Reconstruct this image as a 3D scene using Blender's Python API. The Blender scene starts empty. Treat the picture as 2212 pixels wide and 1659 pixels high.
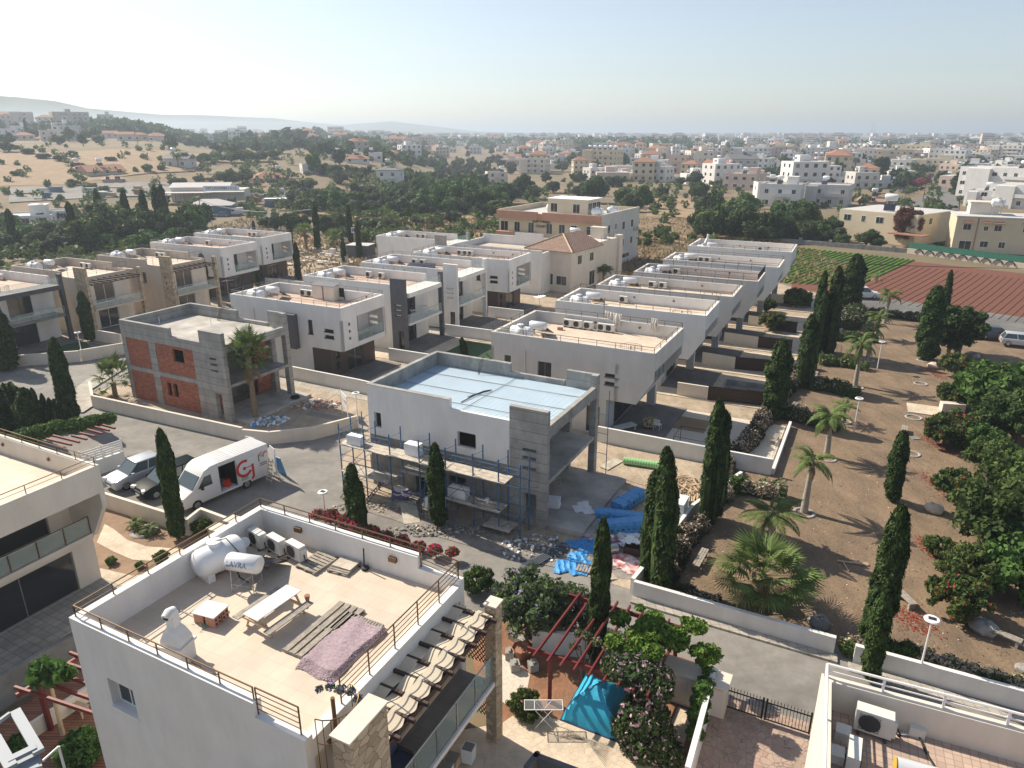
import bpy, bmesh, math, random
import numpy as np
from mathutils import Vector, Matrix
R_=math.radians
random.seed(7); rng=np.random.default_rng(7)
sc=bpy.context.scene
COL=sc.collection
# ---------------- camera, world, sun, exposure
cam=bpy.data.objects.new('camera',bpy.data.cameras.new('camera')); COL.objects.link(cam); sc.camera=cam
CH=22.5; TILT=19.5
cam.location=(0,0,CH); cam.rotation_euler=(R_(90-TILT),0,0)
cam.data.sensor_width=36; cam.data.lens=24.96; cam.data.clip_end=30000; cam.data.clip_start=.3
SUN_AZ=144.0; SUN_EL=40.0        # direction towards the sun, from +X
w=bpy.data.worlds.new('World'); sc.world=w; w.use_nodes=True
nt=w.node_tree; bg=nt.nodes['Background']
sky=nt.nodes.new('ShaderNodeTexSky'); sky.sky_type='NISHITA'; sky.sun_disc=False
sky.sun_elevation=R_(SUN_EL); sky.sun_rotation=R_(90-SUN_AZ); sky.air_density=1.0; sky.dust_density=.7; sky.ozone_density=2.2; sky.altitude=20
hs=nt.nodes.new('ShaderNodeHueSaturation'); hs.inputs['Saturation'].default_value=.66
nt.links.new(sky.outputs[0],hs.inputs['Color']); nt.links.new(hs.outputs[0],bg.inputs[0]); bg.inputs[1].default_value=0.092
sd=bpy.data.lights.new('sun','SUN'); sd.energy=4.8; sd.angle=R_(.55); sd.color=(1,.885,.72)
so=bpy.data.objects.new('sun',sd); COL.objects.link(so)
sv=Vector((math.cos(R_(SUN_AZ))*math.cos(R_(SUN_EL)),math.sin(R_(SUN_AZ))*math.cos(R_(SUN_EL)),math.sin(R_(SUN_EL))))
so.rotation_euler=sv.to_track_quat('Z','Y').to_euler(); so.location=sv*100
sc.view_settings.view_transform='Standard'; sc.view_settings.look='None'; sc.view_settings.gamma=1; sc.view_settings.exposure=0.63
try: sc.view_settings.use_curve_mapping=False
except: pass
sc.render.engine='CYCLES'
sc.cycles.max_bounces=5; sc.cycles.transparent_max_bounces=12; sc.cycles.volume_bounces=0
# ---------------- helpers
def terr(x,y):
    d=math.hypot(x,y)
    def S(t,a,b):
        t=min(1,max(0,(t-a)/(b-a))); return t*t*(3-2*t)
    phi=math.degrees(math.atan2(x,y))
    w1=S(-phi,4,13)*(1 if abs(phi)<90 else 0); w2=S(-phi,21.5,27.5)*(1 if y>0 else 0)
    z=(w1*11.5+w2*4.5)*S(d,205,430)+w2*S(d,470,720)*8+S(d,300,1300)*5
    if d>800: z-=w2*S(d,800,1100)*20
    return z
# pixel -> point on the terrain or on a plane (survey of the site made from the picture at 2211 px width)
RG=dict(A=(0,300,2.212),B=(950,400,2.212),C=(1900,450,2.212),D=(2839,450,2.212),E=(0,850,2.212),F=(800,850,2.212),G=(1700,1050,2.212),H=(2500,850,1.6505),I=(0,1400,2.011),J=(1200,1350,2.011),K=(2200,1450,2.011),L=(2739,1550,2.011),M=(0,2055,2.011),N=(600,1900,1.8433),O=(1600,2055,2.011),P=(2600,2055,1.7853),Z=(0,0,.57593),
 Q=(2000,1700,3.16),V=(600,1600,4.148),X=(800,700,3.687),Y=(1900,700,4.022),T=(0,2500,4.366))
def ray(k,x,y):
    a,b,s=RG[k]; U=(a+x/s)*.57593; Vv=(b+y/s)*.57593
    t=R_(TILT); X=(U-1105.5)/1533; Y=-(Vv-829.5)/1533
    return X,math.cos(t)+Y*math.sin(t),-math.sin(t)+Y*math.cos(t)
def G(k,x,y,z=0):
    r=ray(k,x,y); q=(z-CH)/r[2]; return Vector((r[0]*q,r[1]*q,z))
def GT(U,V):
    "ground point under a distant pixel: march the terrain"
    r=ray('Z',U/.57593*.57593,V) if 0 else None
    t=R_(TILT); X=(U-1105.5)/1533; Y=-(V-829.5)/1533
    r=(X,math.cos(t)+Y*math.sin(t),-math.sin(t)+Y*math.cos(t))
    d=20.
    while d<6000:
        x,y,z=r[0]*d,r[1]*d,CH+r[2]*d
        if z<=terr(x,y): break
        d*=1.006
    return Vector((x,y,terr(x,y)))
def empty(name,loc=(0,0,0),rz=0,label=None,cat=None,group=None,parent=None):
    o=bpy.data.objects.new(name,None); COL.objects.link(o); o.location=loc; o.rotation_euler=(0,0,R_(rz)); o.empty_display_size=.2
    return tag(o,label,cat,group)
def tag(o,label=None,cat=None,group=None,kind=None):
    if label: o['label']=label
    if cat: o['category']=cat
    if group: o['group']=group
    if kind: o['kind']=kind
    return o
class MB:
    def __init__(s): s.v=[]; s.f=[]; s.m=[]; s.sm=False
    def add(s,vs,fs,m=0):
        n=len(s.v); s.v+= [tuple(v) for v in vs]; s.f+=[tuple(n+i for i in f) for f in fs]; s.m+=[m]*len(fs); return s
    def box(s,x0,x1,y0,y1,z0,z1,m=0):
        return s.add([(x0,y0,z0),(x1,y0,z0),(x1,y1,z0),(x0,y1,z0),(x0,y0,z1),(x1,y0,z1),(x1,y1,z1),(x0,y1,z1)],[(0,3,2,1),(4,5,6,7),(0,1,5,4),(1,2,6,5),(2,3,7,6),(3,0,4,7)],m)
    def obox(s,c,sz,rz=0,m=0,rx=0,ry=0):
        M=Matrix.Translation(c)@Matrix.Rotation(R_(rz),4,'Z')@Matrix.Rotation(R_(ry),4,'Y')@Matrix.Rotation(R_(rx),4,'X')
        a,b,h=sz[0]/2,sz[1]/2,sz[2]/2
        return s.add([M@Vector(p) for p in [(-a,-b,-h),(a,-b,-h),(a,b,-h),(-a,b,-h),(-a,-b,h),(a,-b,h),(a,b,h),(-a,b,h)]],[(0,3,2,1),(4,5,6,7),(0,1,5,4),(1,2,6,5),(2,3,7,6),(3,0,4,7)],m)
    def prism(s,poly,z0,z1,m=0,ax=2):
        n=len(poly)
        A=sum(poly[i][0]*poly[(i+1)%n][1]-poly[(i+1)%n][0]*poly[i][1] for i in range(n))
        if A<0: poly=poly[::-1]
        def P(p,z): return (p[0],p[1],z) if ax==2 else ((p[0],z,p[1]) if ax==1 else (z,p[0],p[1]))
        vs=[P(p,z0) for p in poly]+[P(p,z1) for p in poly]
        return s.add(vs,[tuple(range(n))[::-1],tuple(range(n,2*n))]+[(i,(i+1)%n,n+(i+1)%n,n+i) for i in range(n)],m)
    def tube(s,pts,r,n=6,m=0,r1=None,cap=True):
        pts=[Vector(p) for p in pts]; K=len(pts); base=len(s.v); vs=[];fs=[]
        up=None
        for i,p in enumerate(pts):
            t=(pts[min(i+1,K-1)]-pts[max(i-1,0)]).normalized()
            if up is None:
                up=Vector((0,0,1)) if abs(t.z)<.9 else Vector((1,0,0))
            a=t.cross(up).normalized(); b=a.cross(t).normalized(); up=b
            rr=r if r1 is None else r+(r1-r)*i/(K-1)
            if isinstance(r,(list,tuple)): rr=r[i]
            vs+=[p+(a*math.cos(2*math.pi*j/n)+b*math.sin(2*math.pi*j/n))*rr for j in range(n)]
        for i in range(K-1):
            for j in range(n):
                fs.append((i*n+j,i*n+(j+1)%n,(i+1)*n+(j+1)%n,(i+1)*n+j))
        if cap: fs+= [tuple(range(n))[::-1],tuple(range((K-1)*n,K*n))]
        return s.add(vs,fs,m)
    def lathe(s,prof,n=16,m=0,M=None):
        vs=[];fs=[];K=len(prof)
        for r,z in prof: vs+=[Vector((r*math.cos(2*math.pi*j/n),r*math.sin(2*math.pi*j/n),z)) for j in range(n)]
        if M is not None: vs=[M@v for v in vs]
        for i in range(K-1):
            for j in range(n): fs.append((i*n+j,i*n+(j+1)%n,(i+1)*n+(j+1)%n,(i+1)*n+j))
        fs+=[tuple(range(n))[::-1],tuple(range((K-1)*n,K*n))]
        return s.add(vs,fs,m)
    def mesh(s,name,mats,smooth=False):
        me=bpy.data.meshes.new(name); me.from_pydata(s.v,[],s.f)
        if not isinstance(mats,(list,tuple)): mats=[mats]
        for m in mats: me.materials.append(m)
        if len(mats)>1: me.polygons.foreach_set('material_index',s.m)
        if smooth:
            me.polygons.foreach_set('use_smooth',[True]*len(me.polygons))
            try: me.set_sharp_from_angle(angle=R_(38))
            except: pass
        me.update(); return me
    def build(s,name,mats,parent=None,smooth=False,loc=(0,0,0),rz=0):
        o=bpy.data.objects.new(name,s.mesh(name,mats,smooth)); COL.objects.link(o); o.location=loc; o.rotation_euler=(0,0,R_(rz))
        if parent: o.parent=parent
        return o
def kids(o): return [c for c in o.children]
ORIG={}
def copy_tree(o,parent=None,_k={}):
    c=o.copy(); COL.objects.link(c); c.parent=parent
    for ch in _k.setdefault(o.name,list(o.children)): copy_tree(ch,c)
    return c
PROTOS=[]
class Proto:
    "first use moves the original itself, afterwards copies"
    def __init__(s,o): s.o=o; s.used=False; PROTOS.append(s)
    def put(s,loc,rz=0,sc=1,label=None,group=None,cat=None):
        o=s.o if not s.used else copy_tree(s.o); s.used=True
        o.location=loc; o.rotation_euler=(0,0,R_(rz)); o.scale=(sc,sc,sc) if not isinstance(sc,(tuple,list)) else sc
        if label: o['label']=label
        if group: o['group']=group
        elif 'group' in o: del o['group']
        return o
# ---------------- materials
M={}
def mat(name,col,rough=.8,var=.0,scale=1.,bump=0,bscale=None,metal=0,col2=None,island=0,spec=.5,detail=4,alpha=1,trans=0,objrand=0):
    m=bpy.data.materials.new(name); m.use_nodes=True; M[name]=m
    nt=m.node_tree; b=nt.nodes['Principled BSDF']; N=nt.nodes.new; L=nt.links.new
    b.inputs['Roughness'].default_value=rough; b.inputs['Metallic'].default_value=metal
    b.inputs['Specular IOR Level'].default_value=spec
    b.inputs['Base Color'].default_value=(*col,1)
    if alpha<1: b.inputs['Alpha'].default_value=alpha
    if trans: b.inputs['Transmission Weight'].default_value=trans
    tc=N('ShaderNodeTexCoord'); g=None
    if objrand or (var and 0): pass
    if var or col2:
        no=N('ShaderNodeTexNoise'); no.inputs['Scale'].default_value=scale; no.inputs['Detail'].default_value=detail; no.inputs['Roughness'].default_value=.65
        L(tc.outputs['Object'],no.inputs['Vector'])
        cr=N('ShaderNodeValToRGB'); cr.color_ramp.elements[0].position=.32; cr.color_ramp.elements[1].position=.68
        c2=col2 if col2 else tuple(min(1,c*(1+var)) for c in col); c1=col if col2 else tuple(c*(1-var) for c in col)
        cr.color_ramp.elements[0].color=(*c1,1); cr.color_ramp.elements[1].color=(*c2,1)
        L(no.outputs['Fac'],cr.inputs[0]); g=cr.outputs[0]
    if island:
        ge=N('ShaderNodeNewGeometry'); mr=N('ShaderNodeMapRange'); mr.inputs[3].default_value=1-island; mr.inputs[4].default_value=1+island
        L(ge.outputs['Random Per Island'],mr.inputs[0])
        mx=N('ShaderNodeMix'); mx.data_type='RGBA'; mx.blend_type='MULTIPLY'; mx.inputs[0].default_value=1
        if g: L(g,mx.inputs[6])
        else: mx.inputs[6].default_value=(*col,1)
        cb=N('ShaderNodeCombineColor'); [L(mr.outputs[0],cb.inputs[i]) for i in range(3)]
        L(cb.outputs[0],mx.inputs[7]); g=mx.outputs[2]
    if objrand:
        oi=N('ShaderNodeObjectInfo'); hs=N('ShaderNodeHueSaturation')
        mr=N('ShaderNodeMapRange'); mr.inputs[3].default_value=1-objrand; mr.inputs[4].default_value=1+objrand
        L(oi.outputs['Random'],mr.inputs[0]); L(mr.outputs[0],hs.inputs['Value'])
        mr2=N('ShaderNodeMapRange'); mr2.inputs[3].default_value=.5-objrand*.05; mr2.inputs[4].default_value=.5+objrand*.05
        m2=N('ShaderNodeMath'); m2.operation='FRACT'; m3=N('ShaderNodeMath'); m3.operation='MULTIPLY'; m3.inputs[1].default_value=7.31
        L(oi.outputs['Random'],m3.inputs[0]); L(m3.outputs[0],m2.inputs[0]); L(m2.outputs[0],mr2.inputs[0]); L(mr2.outputs[0],hs.inputs['Hue'])
        if g: L(g,hs.inputs['Color'])
        else: hs.inputs['Color'].default_value=(*col,1)
        g=hs.outputs[0]
    if g: L(g,b.inputs['Base Color'])
    if bump:
        n2=N('ShaderNodeTexNoise'); n2.inputs['Scale'].default_value=bscale or scale*8; n2.inputs['Detail'].default_value=5
        L(tc.outputs['Object'],n2.inputs['Vector']); bp=N('ShaderNodeBump'); bp.inputs['Strength'].default_value=bump; bp.inputs['Distance'].default_value=.05
        L(n2.outputs['Fac'],bp.inputs['Height']); L(bp.outputs[0],b.inputs['Normal'])
    return m
def tiles(name,col,gap,sx,sy,mortar=.02,rough=.8,var=.08,off=0,bump=.2,warp=0,ax='xy'):
    "brick texture material in object metres"
    m=mat(name,col,rough); nt=m.node_tree; N=nt.nodes.new; L=nt.links.new; b=nt.nodes['Principled BSDF']
    tc=N('ShaderNodeTexCoord'); br=N('ShaderNodeTexBrick'); br.offset=off
    vec=tc.outputs['Object']
    if ax!='xy':
        sp=N('ShaderNodeSeparateXYZ'); cb=N('ShaderNodeCombineXYZ'); L(vec,sp.inputs[0])
        ad=N('ShaderNodeMath'); ad.operation='ADD'; L(sp.outputs[0],ad.inputs[0]); L(sp.outputs[1],ad.inputs[1])
        L(ad.outputs[0],cb.inputs[0]); L(sp.outputs[2],cb.inputs[1]); vec=cb.outputs[0]
    L(vec,br.inputs['Vector']); br.inputs['Scale'].default_value=1
    br.inputs['Brick Width'].default_value=sx; br.inputs['Row Height'].default_value=sy; br.inputs['Mortar Size'].default_value=mortar
    br.inputs['Color1'].default_value=(*[c*(1-var) for c in col],1); br.inputs['Color2'].default_value=(*[min(1,c*(1+var)) for c in col],1); br.inputs['Mortar'].default_value=(*gap,1)
    no=N('ShaderNodeTexNoise'); no.inputs['Scale'].default_value=.9; no.inputs['Detail'].default_value=5; L(tc.outputs['Object'],no.inputs['Vector'])
    mr=N('ShaderNodeMapRange'); mr.inputs[1].default_value=.3; mr.inputs[2].default_value=.7; mr.inputs[3].default_value=.88; mr.inputs[4].default_value=1.08; L(no.outputs['Fac'],mr.inputs[0])
    mx=N('ShaderNodeMix'); mx.data_type='RGBA'; mx.blend_type='MULTIPLY'; mx.inputs[0].default_value=1
    cb=N('ShaderNodeCombineColor'); [L(mr.outputs[0],cb.inputs[i]) for i in range(3)]
    L(br.outputs['Color'],mx.inputs[6]); L(cb.outputs[0],mx.inputs[7]); L(mx.outputs[2],b.inputs['Base Color'])
    if bump:
        bp=N('ShaderNodeBump'); bp.inputs['Strength'].default_value=bump; bp.inputs['Distance'].default_value=.01; bp.invert=True
        L(br.outputs['Fac'],bp.inputs['Height']); L(bp.outputs[0],b.inputs['Normal'])
    return m
def cells(name,cols,scale,edge=.06,ecol=(.2,.17,.13),rough=.85,ax3=False):
    "irregular stone / crazy paving"
    m=mat(name,cols[0],rough); nt=m.node_tree; N=nt.nodes.new; L=nt.links.new; b=nt.nodes['Principled BSDF']
    tc=N('ShaderNodeTexCoord'); v=N('ShaderNodeTexVoronoi'); v.inputs['Scale'].default_value=scale; v2=N('ShaderNodeTexVoronoi'); v2.feature='DISTANCE_TO_EDGE'; v2.inputs['Scale'].default_value=scale
    mp=N('ShaderNodeMapping'); L(tc.outputs['Object'],mp.inputs[0]); mp.inputs['Scale'].default_value=(1,1,1.6 if ax3 else 1)
    L(mp.outputs[0],v.inputs['Vector']); L(mp.outputs[0],v2.inputs['Vector'])
    cr=N('ShaderNodeValToRGB'); cr.color_ramp.interpolation='LINEAR'
    el=cr.color_ramp.elements; el[0].color=(*cols[0],1); el[1].color=(*cols[-1],1)
    for i,c in enumerate(cols[1:-1]): e=el.new((i+1)/(len(cols)-1)); e.color=(*c,1)
    sp=N('ShaderNodeSeparateColor'); L(v.outputs['Color'],sp.inputs[0]); L(sp.outputs[0],cr.inputs[0])
    lt=N('ShaderNodeMapRange'); lt.inputs[1].default_value=edge*.4; lt.inputs[2].default_value=edge; L(v2.outputs['Distance'],lt.inputs[0])
    mx=N('ShaderNodeMix'); mx.data_type='RGBA'; L(lt.outputs[0],mx.inputs[0]); mx.inputs[6].default_value=(*ecol,1); L(cr.outputs[0],mx.inputs[7]); L(mx.outputs[2],b.inputs['Base Color'])
    bp=N('ShaderNodeBump'); bp.inputs['Strength'].default_value=.5; bp.inputs['Distance'].default_value=.03; L(lt.outputs[0],bp.inputs['Height']); L(bp.outputs[0],b.inputs['Normal'])
    return m
WH=(.72,.71,.69)
mat('white_wall',WH,.85,.055,.35,.2,6,detail=9); mat('cream_wall',(.66,.60,.52),.85,.04,.5,.15,6); mat('tan_wall',(.50,.43,.36),.85,.05,.6,.15,6)
mat('grey_wall',(.105,.107,.12),.8,.12,1.5,.2,12); mat('brown_tile',(.055,.035,.03),.5,.25,6,.2,20); mat('dark_frame',(.05,.05,.062),.6,.1,1)
mat('bw_wall',(.60,.58,.55),.85,.06,.4); mat('yellow_wall',(.62,.53,.38),.85,.06,.4); mat('pink_wall',(.60,.47,.40),.85,.06,.4); mat('peach_band',(.50,.28,.19),.85,.08,.5)
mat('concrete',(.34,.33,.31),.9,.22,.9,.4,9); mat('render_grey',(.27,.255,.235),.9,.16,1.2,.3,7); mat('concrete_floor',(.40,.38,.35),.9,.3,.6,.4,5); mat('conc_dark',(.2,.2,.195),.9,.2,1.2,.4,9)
tiles('board_conc',(.36,.35,.33),(.10,.095,.09),30,.62,.012,.9,.10,0,.6,ax='z')
tiles('red_brick',(.36,.105,.055),(.30,.22,.17),.30,.10,.008,.9,.35,.5,.4,ax='z')
tiles('roof_tile_floor',(.58,.49,.395),(.45,.37,.29),.62,.62,.006,.7,.035,0,.1)
tiles('roof_tile_pink',(.50,.37,.29),(.36,.28,.22),.4,.4,.008,.75,.05,0,.1)
tiles('small_tile',(.46,.34,.27),(.27,.22,.19),.22,.22,.012,.75,.12,0,.15)
tiles('deck_wood',(.26,.11,.06),(.05,.03,.02),4,.14,.012,.7,.2,.4,.3)
tiles('dark_slat',(.06,.028,.018),(.012,.008,.006),9,.16,.035,.6,.15,0,.6,ax='z')
tiles('grey_pave',(.20,.19,.18),(.15,.14,.13),.45,.45,.008,.8,.06,0,.1)
tiles('kerb_pave',(.42,.39,.34),(.28,.25,.22),.4,.4,.02,.85,.1,0,.3)
cells('stone_clad',[(.46,.36,.24),(.34,.27,.19),(.55,.46,.33),(.42,.30,.20)],2.6,.05,(.24,.19,.13),ax3=True)
cells('crazy_pave',[(.40,.27,.21),(.45,.33,.26),(.37,.28,.22)],3.6,.03,(.22,.16,.13))
cells('light_pave',[(.60,.50,.38),(.66,.56,.44),(.57,.48,.37)],4.2,.02,(.50,.41,.31))
mat('rail_bronze',(.16,.10,.055),.45,metal=.6); mat('rail_grey',(.22,.21,.2),.4,metal=.6); mat('rail_white',(.8,.78,.77),.4); mat('black_metal',(.02,.02,.02),.5,metal=.3)
mat('glass_pane',(.025,.028,.032),.08,spec=.8); mat('win_frame',(.25,.24,.23),.4,metal=.4); mat('white_frame',(.75,.75,.74),.5)
mat('glass_rail',(.55,.72,.68),.03,alpha=.17,spec=.6); mat('curtain',(.42,.33,.22),.9,.1,3)
mat('plastic_white',(.78,.79,.80),.35); mat('metal_white',(.7,.71,.72),.3,metal=.25); mat('ac_white',(.66,.65,.60),.5,.05,3); mat('ac_dark',(.06,.06,.06),.6); mat('solar',(.02,.02,.035),.15,spec=.8)
mat('steel',(.45,.46,.47),.35,metal=.8); mat('scaff_blue',(.07,.15,.27),.5,.3,4,metal=.3); mat('plank_metal',(.47,.42,.35),.7,.25,3,.3,20)
mat('wood_grey',(.30,.27,.23),.85,.3,5,.3,20); mat('wood_red',(.15,.020,.018),.55,.15,3); mat('wood_light',(.50,.38,.25),.8,.2,4); mat('wood_dark',(.055,.03,.025),.7)
mat('rubber',(.015,.015,.015),.9); mat('rug',(.40,.31,.345),1,.12,9); mat('foam_white',(.80,.82,.85),.7,.03,3); mat('foam_blue',(.08,.32,.66),.45,.2,4); mat('insul_blue',(.68,.83,.93),.6,.07,1.2)
mat('canopy_cloth',(.62,.54,.41),.85,.04,2); mat('tent_cloth',(.03,.38,.60),.5,.1,3); mat('tarp_blue',(.04,.27,.62),.45,.35,8,.6,20)
mat('brick_block',(.42,.22,.16),.9,.15,6); mat('marble',(.68,.67,.66),.3,.05,2); mat('green_pipe',(.25,.55,.22),.5,.1,4); mat('cord_black',(.01,.01,.01),.6)
mat('gravel_white',(.62,.56,.47),.95,.12,9,.8,25); mat('soil_red',(.20,.085,.05),.95,.25,.5,.8,5); mat('soil_field',(.145,.050,.028),.95,.18,1.5,.8,5); mat('furrow',(.075,.026,.016),.95); mat('soil_park',(.25,.175,.11),.95,col2=(.155,.112,.076),scale=.35,bump=.7,bscale=6,detail=8)
mat('soil_site',(.33,.26,.19),.95,col2=(.46,.38,.29),scale=.7,bump=.8,bscale=5,detail=8); mat('dry_grass',(.25,.17,.10),.95,col2=(.115,.105,.06),scale=.035,bump=.6,bscale=2,detail=12); mat('straw',(.34,.24,.14),.95,col2=(.24,.165,.10),scale=.3,bump=.5,bscale=3,detail=8)
mat('asphalt',(.20,.19,.175),.92,col2=(.265,.25,.23),scale=.35,bump=.25,bscale=30,detail=8); mat('asphalt_dark',(.135,.133,.128),.92,col2=(.17,.165,.158),scale=.25,bump=.25,bscale=30,detail=8)
mat('turf',(.035,.085,.03),.95,.2,4); mat('terracotta',(.31,.145,.09),.85,.18,4); mat('roof_tan',(.42,.26,.18),.85,.12,3); mat('roof_grey',(.50,.49,.48),.8,.06,1); mat('slate',(.16,.16,.17),.8,.1,2)
mat('tin_blue',(.10,.16,.22),.6); mat('far_green',(.06,.085,.05),.95,.3,.02); mat('trunk',(.13,.09,.065),.95,.3,6,.6,20); mat('trunk_palm',(.22,.16,.10),.95,.35,9,.8,14); mat('trunk_smooth',(.33,.30,.25),.9,.15,5); mat('trunk_green',(.16,.26,.08),.7,.1,4)
def leafmat(n,c,c2,isl=.35,obr=.0,sc_=1.2,rough=.6):
    m=mat(n,c,rough,col2=c2,scale=sc_,island=isl,objrand=obr,spec=.12)
    nt=m.node_tree; b=nt.nodes['Principled BSDF']; out=nt.nodes['Material Output']
    tr=nt.nodes.new('ShaderNodeBsdfTranslucent'); mx=nt.nodes.new('ShaderNodeMixShader'); mx.inputs[0].default_value=.3
    l=b.inputs['Base Color'].links[0].from_socket; nt.links.new(l,tr.inputs[0]); nt.links.new(b.outputs[0],mx.inputs[1]); nt.links.new(tr.outputs[0],mx.inputs[2]); nt.links.new(mx.outputs[0],out.inputs[0]); return m
leafmat('leaf_dark',(.038,.068,.026),(.09,.125,.042),.4,.22,.5); leafmat('leaf_mid',(.05,.09,.028),(.12,.165,.05),.45,.25,.8); leafmat('leaf_olive',(.075,.095,.055),(.12,.14,.085),.35,.2,.6)
leafmat('leaf_cyp',(.018,.042,.014),(.075,.115,.03),.62,.15,2.2); leafmat('leaf_bright',(.055,.12,.03),(.11,.19,.05),.35,.15,1); leafmat('leaf_palm',(.085,.14,.04),(.18,.23,.08),.3,.15,.8); leafmat('frond_dry',(.24,.17,.09),(.33,.25,.14),.3)
leafmat('fl_pink',(.62,.03,.12),(.70,.06,.22),.3); leafmat('fl_pale',(.62,.36,.48),(.75,.52,.60),.2); leafmat('fl_cream',(.46,.36,.30),(.60,.50,.42),.2); leafmat('fl_red',(.28,.03,.03),(.38,.08,.05),.3); leafmat('fl_violet',(.30,.22,.55),(.42,.34,.66),.2); leafmat('leaf_brown',(.12,.05,.035),(.20,.09,.06),.3); leafmat('leaf_hedge',(.035,.04,.024),(.085,.085,.05),.4)

def dirty(name,scl,lo=.8,hi=1.05,a=.35,b_=.65,detail=8,seed=0):
    "multiply the base colour by stretched noise: stains, streaks, patches that belong to the surface"
    m=M[name]; nt=m.node_tree; N=nt.nodes.new; L=nt.links.new; b=nt.nodes['Principled BSDF']; src=b.inputs['Base Color']
    tc=N('ShaderNodeTexCoord'); mp=N('ShaderNodeMapping'); mp.inputs['Scale'].default_value=scl; mp.inputs['Location'].default_value=(seed,seed*.7,0); L(tc.outputs['Object'],mp.inputs[0]); no=N('ShaderNodeTexNoise'); no.inputs['Scale'].default_value=1; no.inputs['Detail'].default_value=detail; no.inputs['Roughness'].default_value=.7; L(mp.outputs[0],no.inputs['Vector'])
    mr=N('ShaderNodeMapRange'); mr.inputs[1].default_value=a; mr.inputs[2].default_value=b_; mr.inputs[3].default_value=lo; mr.inputs[4].default_value=hi; L(no.outputs['Fac'],mr.inputs[0])
    cb=N('ShaderNodeCombineColor'); [L(mr.outputs[0],cb.inputs[i]) for i in range(3)]; mx=N('ShaderNodeMix'); mx.data_type='RGBA'; mx.blend_type='MULTIPLY'; mx.inputs[0].default_value=1
    if src.is_linked: L(src.links[0].from_socket,mx.inputs[6])
    else: mx.inputs[6].default_value=src.default_value
    L(cb.outputs[0],mx.inputs[7]); L(mx.outputs[2],src)
for n_ in ('white_wall','cream_wall','tan_wall','bw_wall'): dirty(n_,(1.0,1.0,.25),.93,1.02,.36,.6,5)
for n_ in ('asphalt','asphalt_dark'): dirty(n_,(.09,.2,1),.80,1.12,.4,.6); dirty(n_,(1.6,1.6,1),.90,1.05,.4,.6,seed=3)
for n_ in ('light_pave','kerb_pave','grey_pave','crazy_pave'): dirty(n_,(.5,.5,1),.75,1.08)
for n_ in ('board_conc','concrete','render_grey'): dirty(n_,(1.1,1.1,.5),.72,1.12)
for n_ in ('soil_park','soil_site'): dirty(n_,(.9,.25,1),.78,1.15); dirty(n_,(9,9,9),.8,1.15,seed=5)
leafmat('leaf_jac',(.075,.125,.05),(.14,.19,.085),.35,0,1); leafmat('leaf_vine',(.09,.17,.03),(.16,.26,.05),.35,0,1)
mat('site_dirt',(.17,.15,.13),.95,col2=(.31,.285,.26),scale=1.6,bump=.9,bscale=6,detail=9)
mat('soil_bed',(.26,.175,.115),.95,.2,.8,.8,6); mat('soil_red2',(.25,.125,.07),.95,.25,.7,.8,6)
# ---------------- foliage
def qmesh(name,V,mats,mi=None,tri=False):
    "V: n,4,3 array of quads"
    n=len(V); me=bpy.data.meshes.new(name); k=V.shape[1]
    me.vertices.add(n*k); me.vertices.foreach_set('co',V.reshape(-1).astype(np.float32))
    me.loops.add(n*k); me.loops.foreach_set('vertex_index',np.arange(n*k,dtype=np.int32))
    me.polygons.add(n); me.polygons.foreach_set('loop_start',np.arange(0,n*k,k,dtype=np.int32)); me.polygons.foreach_set('loop_total',np.full(n,k,dtype=np.int32))
    for m in (mats if isinstance(mats,(list,tuple)) else [mats]): me.materials.append(m)
    if mi is not None: me.polygons.foreach_set('material_index',mi.astype(np.int32))
    me.update(calc_edges=True); me.validate(); return me
def unit(a): return a/np.maximum(1e-6,np.linalg.norm(a,axis=-1,keepdims=True))
def cards(P,size,out=None,outw=.6,asp=1.6,upw=0,jit=.35):
    n=len(P); nrm=rng.normal(size=(n,3)); nrm=unit(nrm)
    if out is not None: nrm=unit(nrm*(1-outw)+unit(out)*outw)
    t=rng.normal(size=(n,3)); 
    if upw: t=unit(t)*(1-upw)+np.array([0,0,1.])*upw
    t=unit(t-(t*nrm).sum(1,keepdims=True)*nrm); b=np.cross(nrm,t)
    s=(size*(1+jit*rng.normal(size=(n,1)))).clip(size*.35,size*2)
    L=t*s*asp/2; B=b*s/2
    return np.stack([P-L,P+B*.9-L*.1,P+L,P-B*.9-L*.1],1)
def clumpy(n,clumps,spread):
    idx=rng.integers(0,len(clumps),n); c=clumps[idx]
    off=rng.normal(size=(n,3)); off=unit(off)*(rng.random((n,1))**.45)
    return c[:,:3]+off*c[:,3:4]*spread, off
def crown_pts(n,r,h,z0,nc=26,low=.0,rs=1.):
    "uneven crown: clumps spread over an ellipsoid"
    d=unit(rng.normal(size=(nc,3))); d[:,2]=d[:,2]*.85-.08-low*.4; rad=rng.uniform(.35,.80,(nc,1))
    c=d*rad*np.array([r,r,h/2]); c[:,2]+=z0+h*.5
    cl=np.concatenate([c,rng.uniform(.24,.48,(nc,1))*min(r,h*.55)*rs],1)
    P,off=clumpy(n,cl,1.0); return P,off
def obj(name,me,parent=None,loc=(0,0,0)):
    o=bpy.data.objects.new(name,me); COL.objects.link(o); o.location=loc
    if parent: o.parent=parent
    return o
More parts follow.
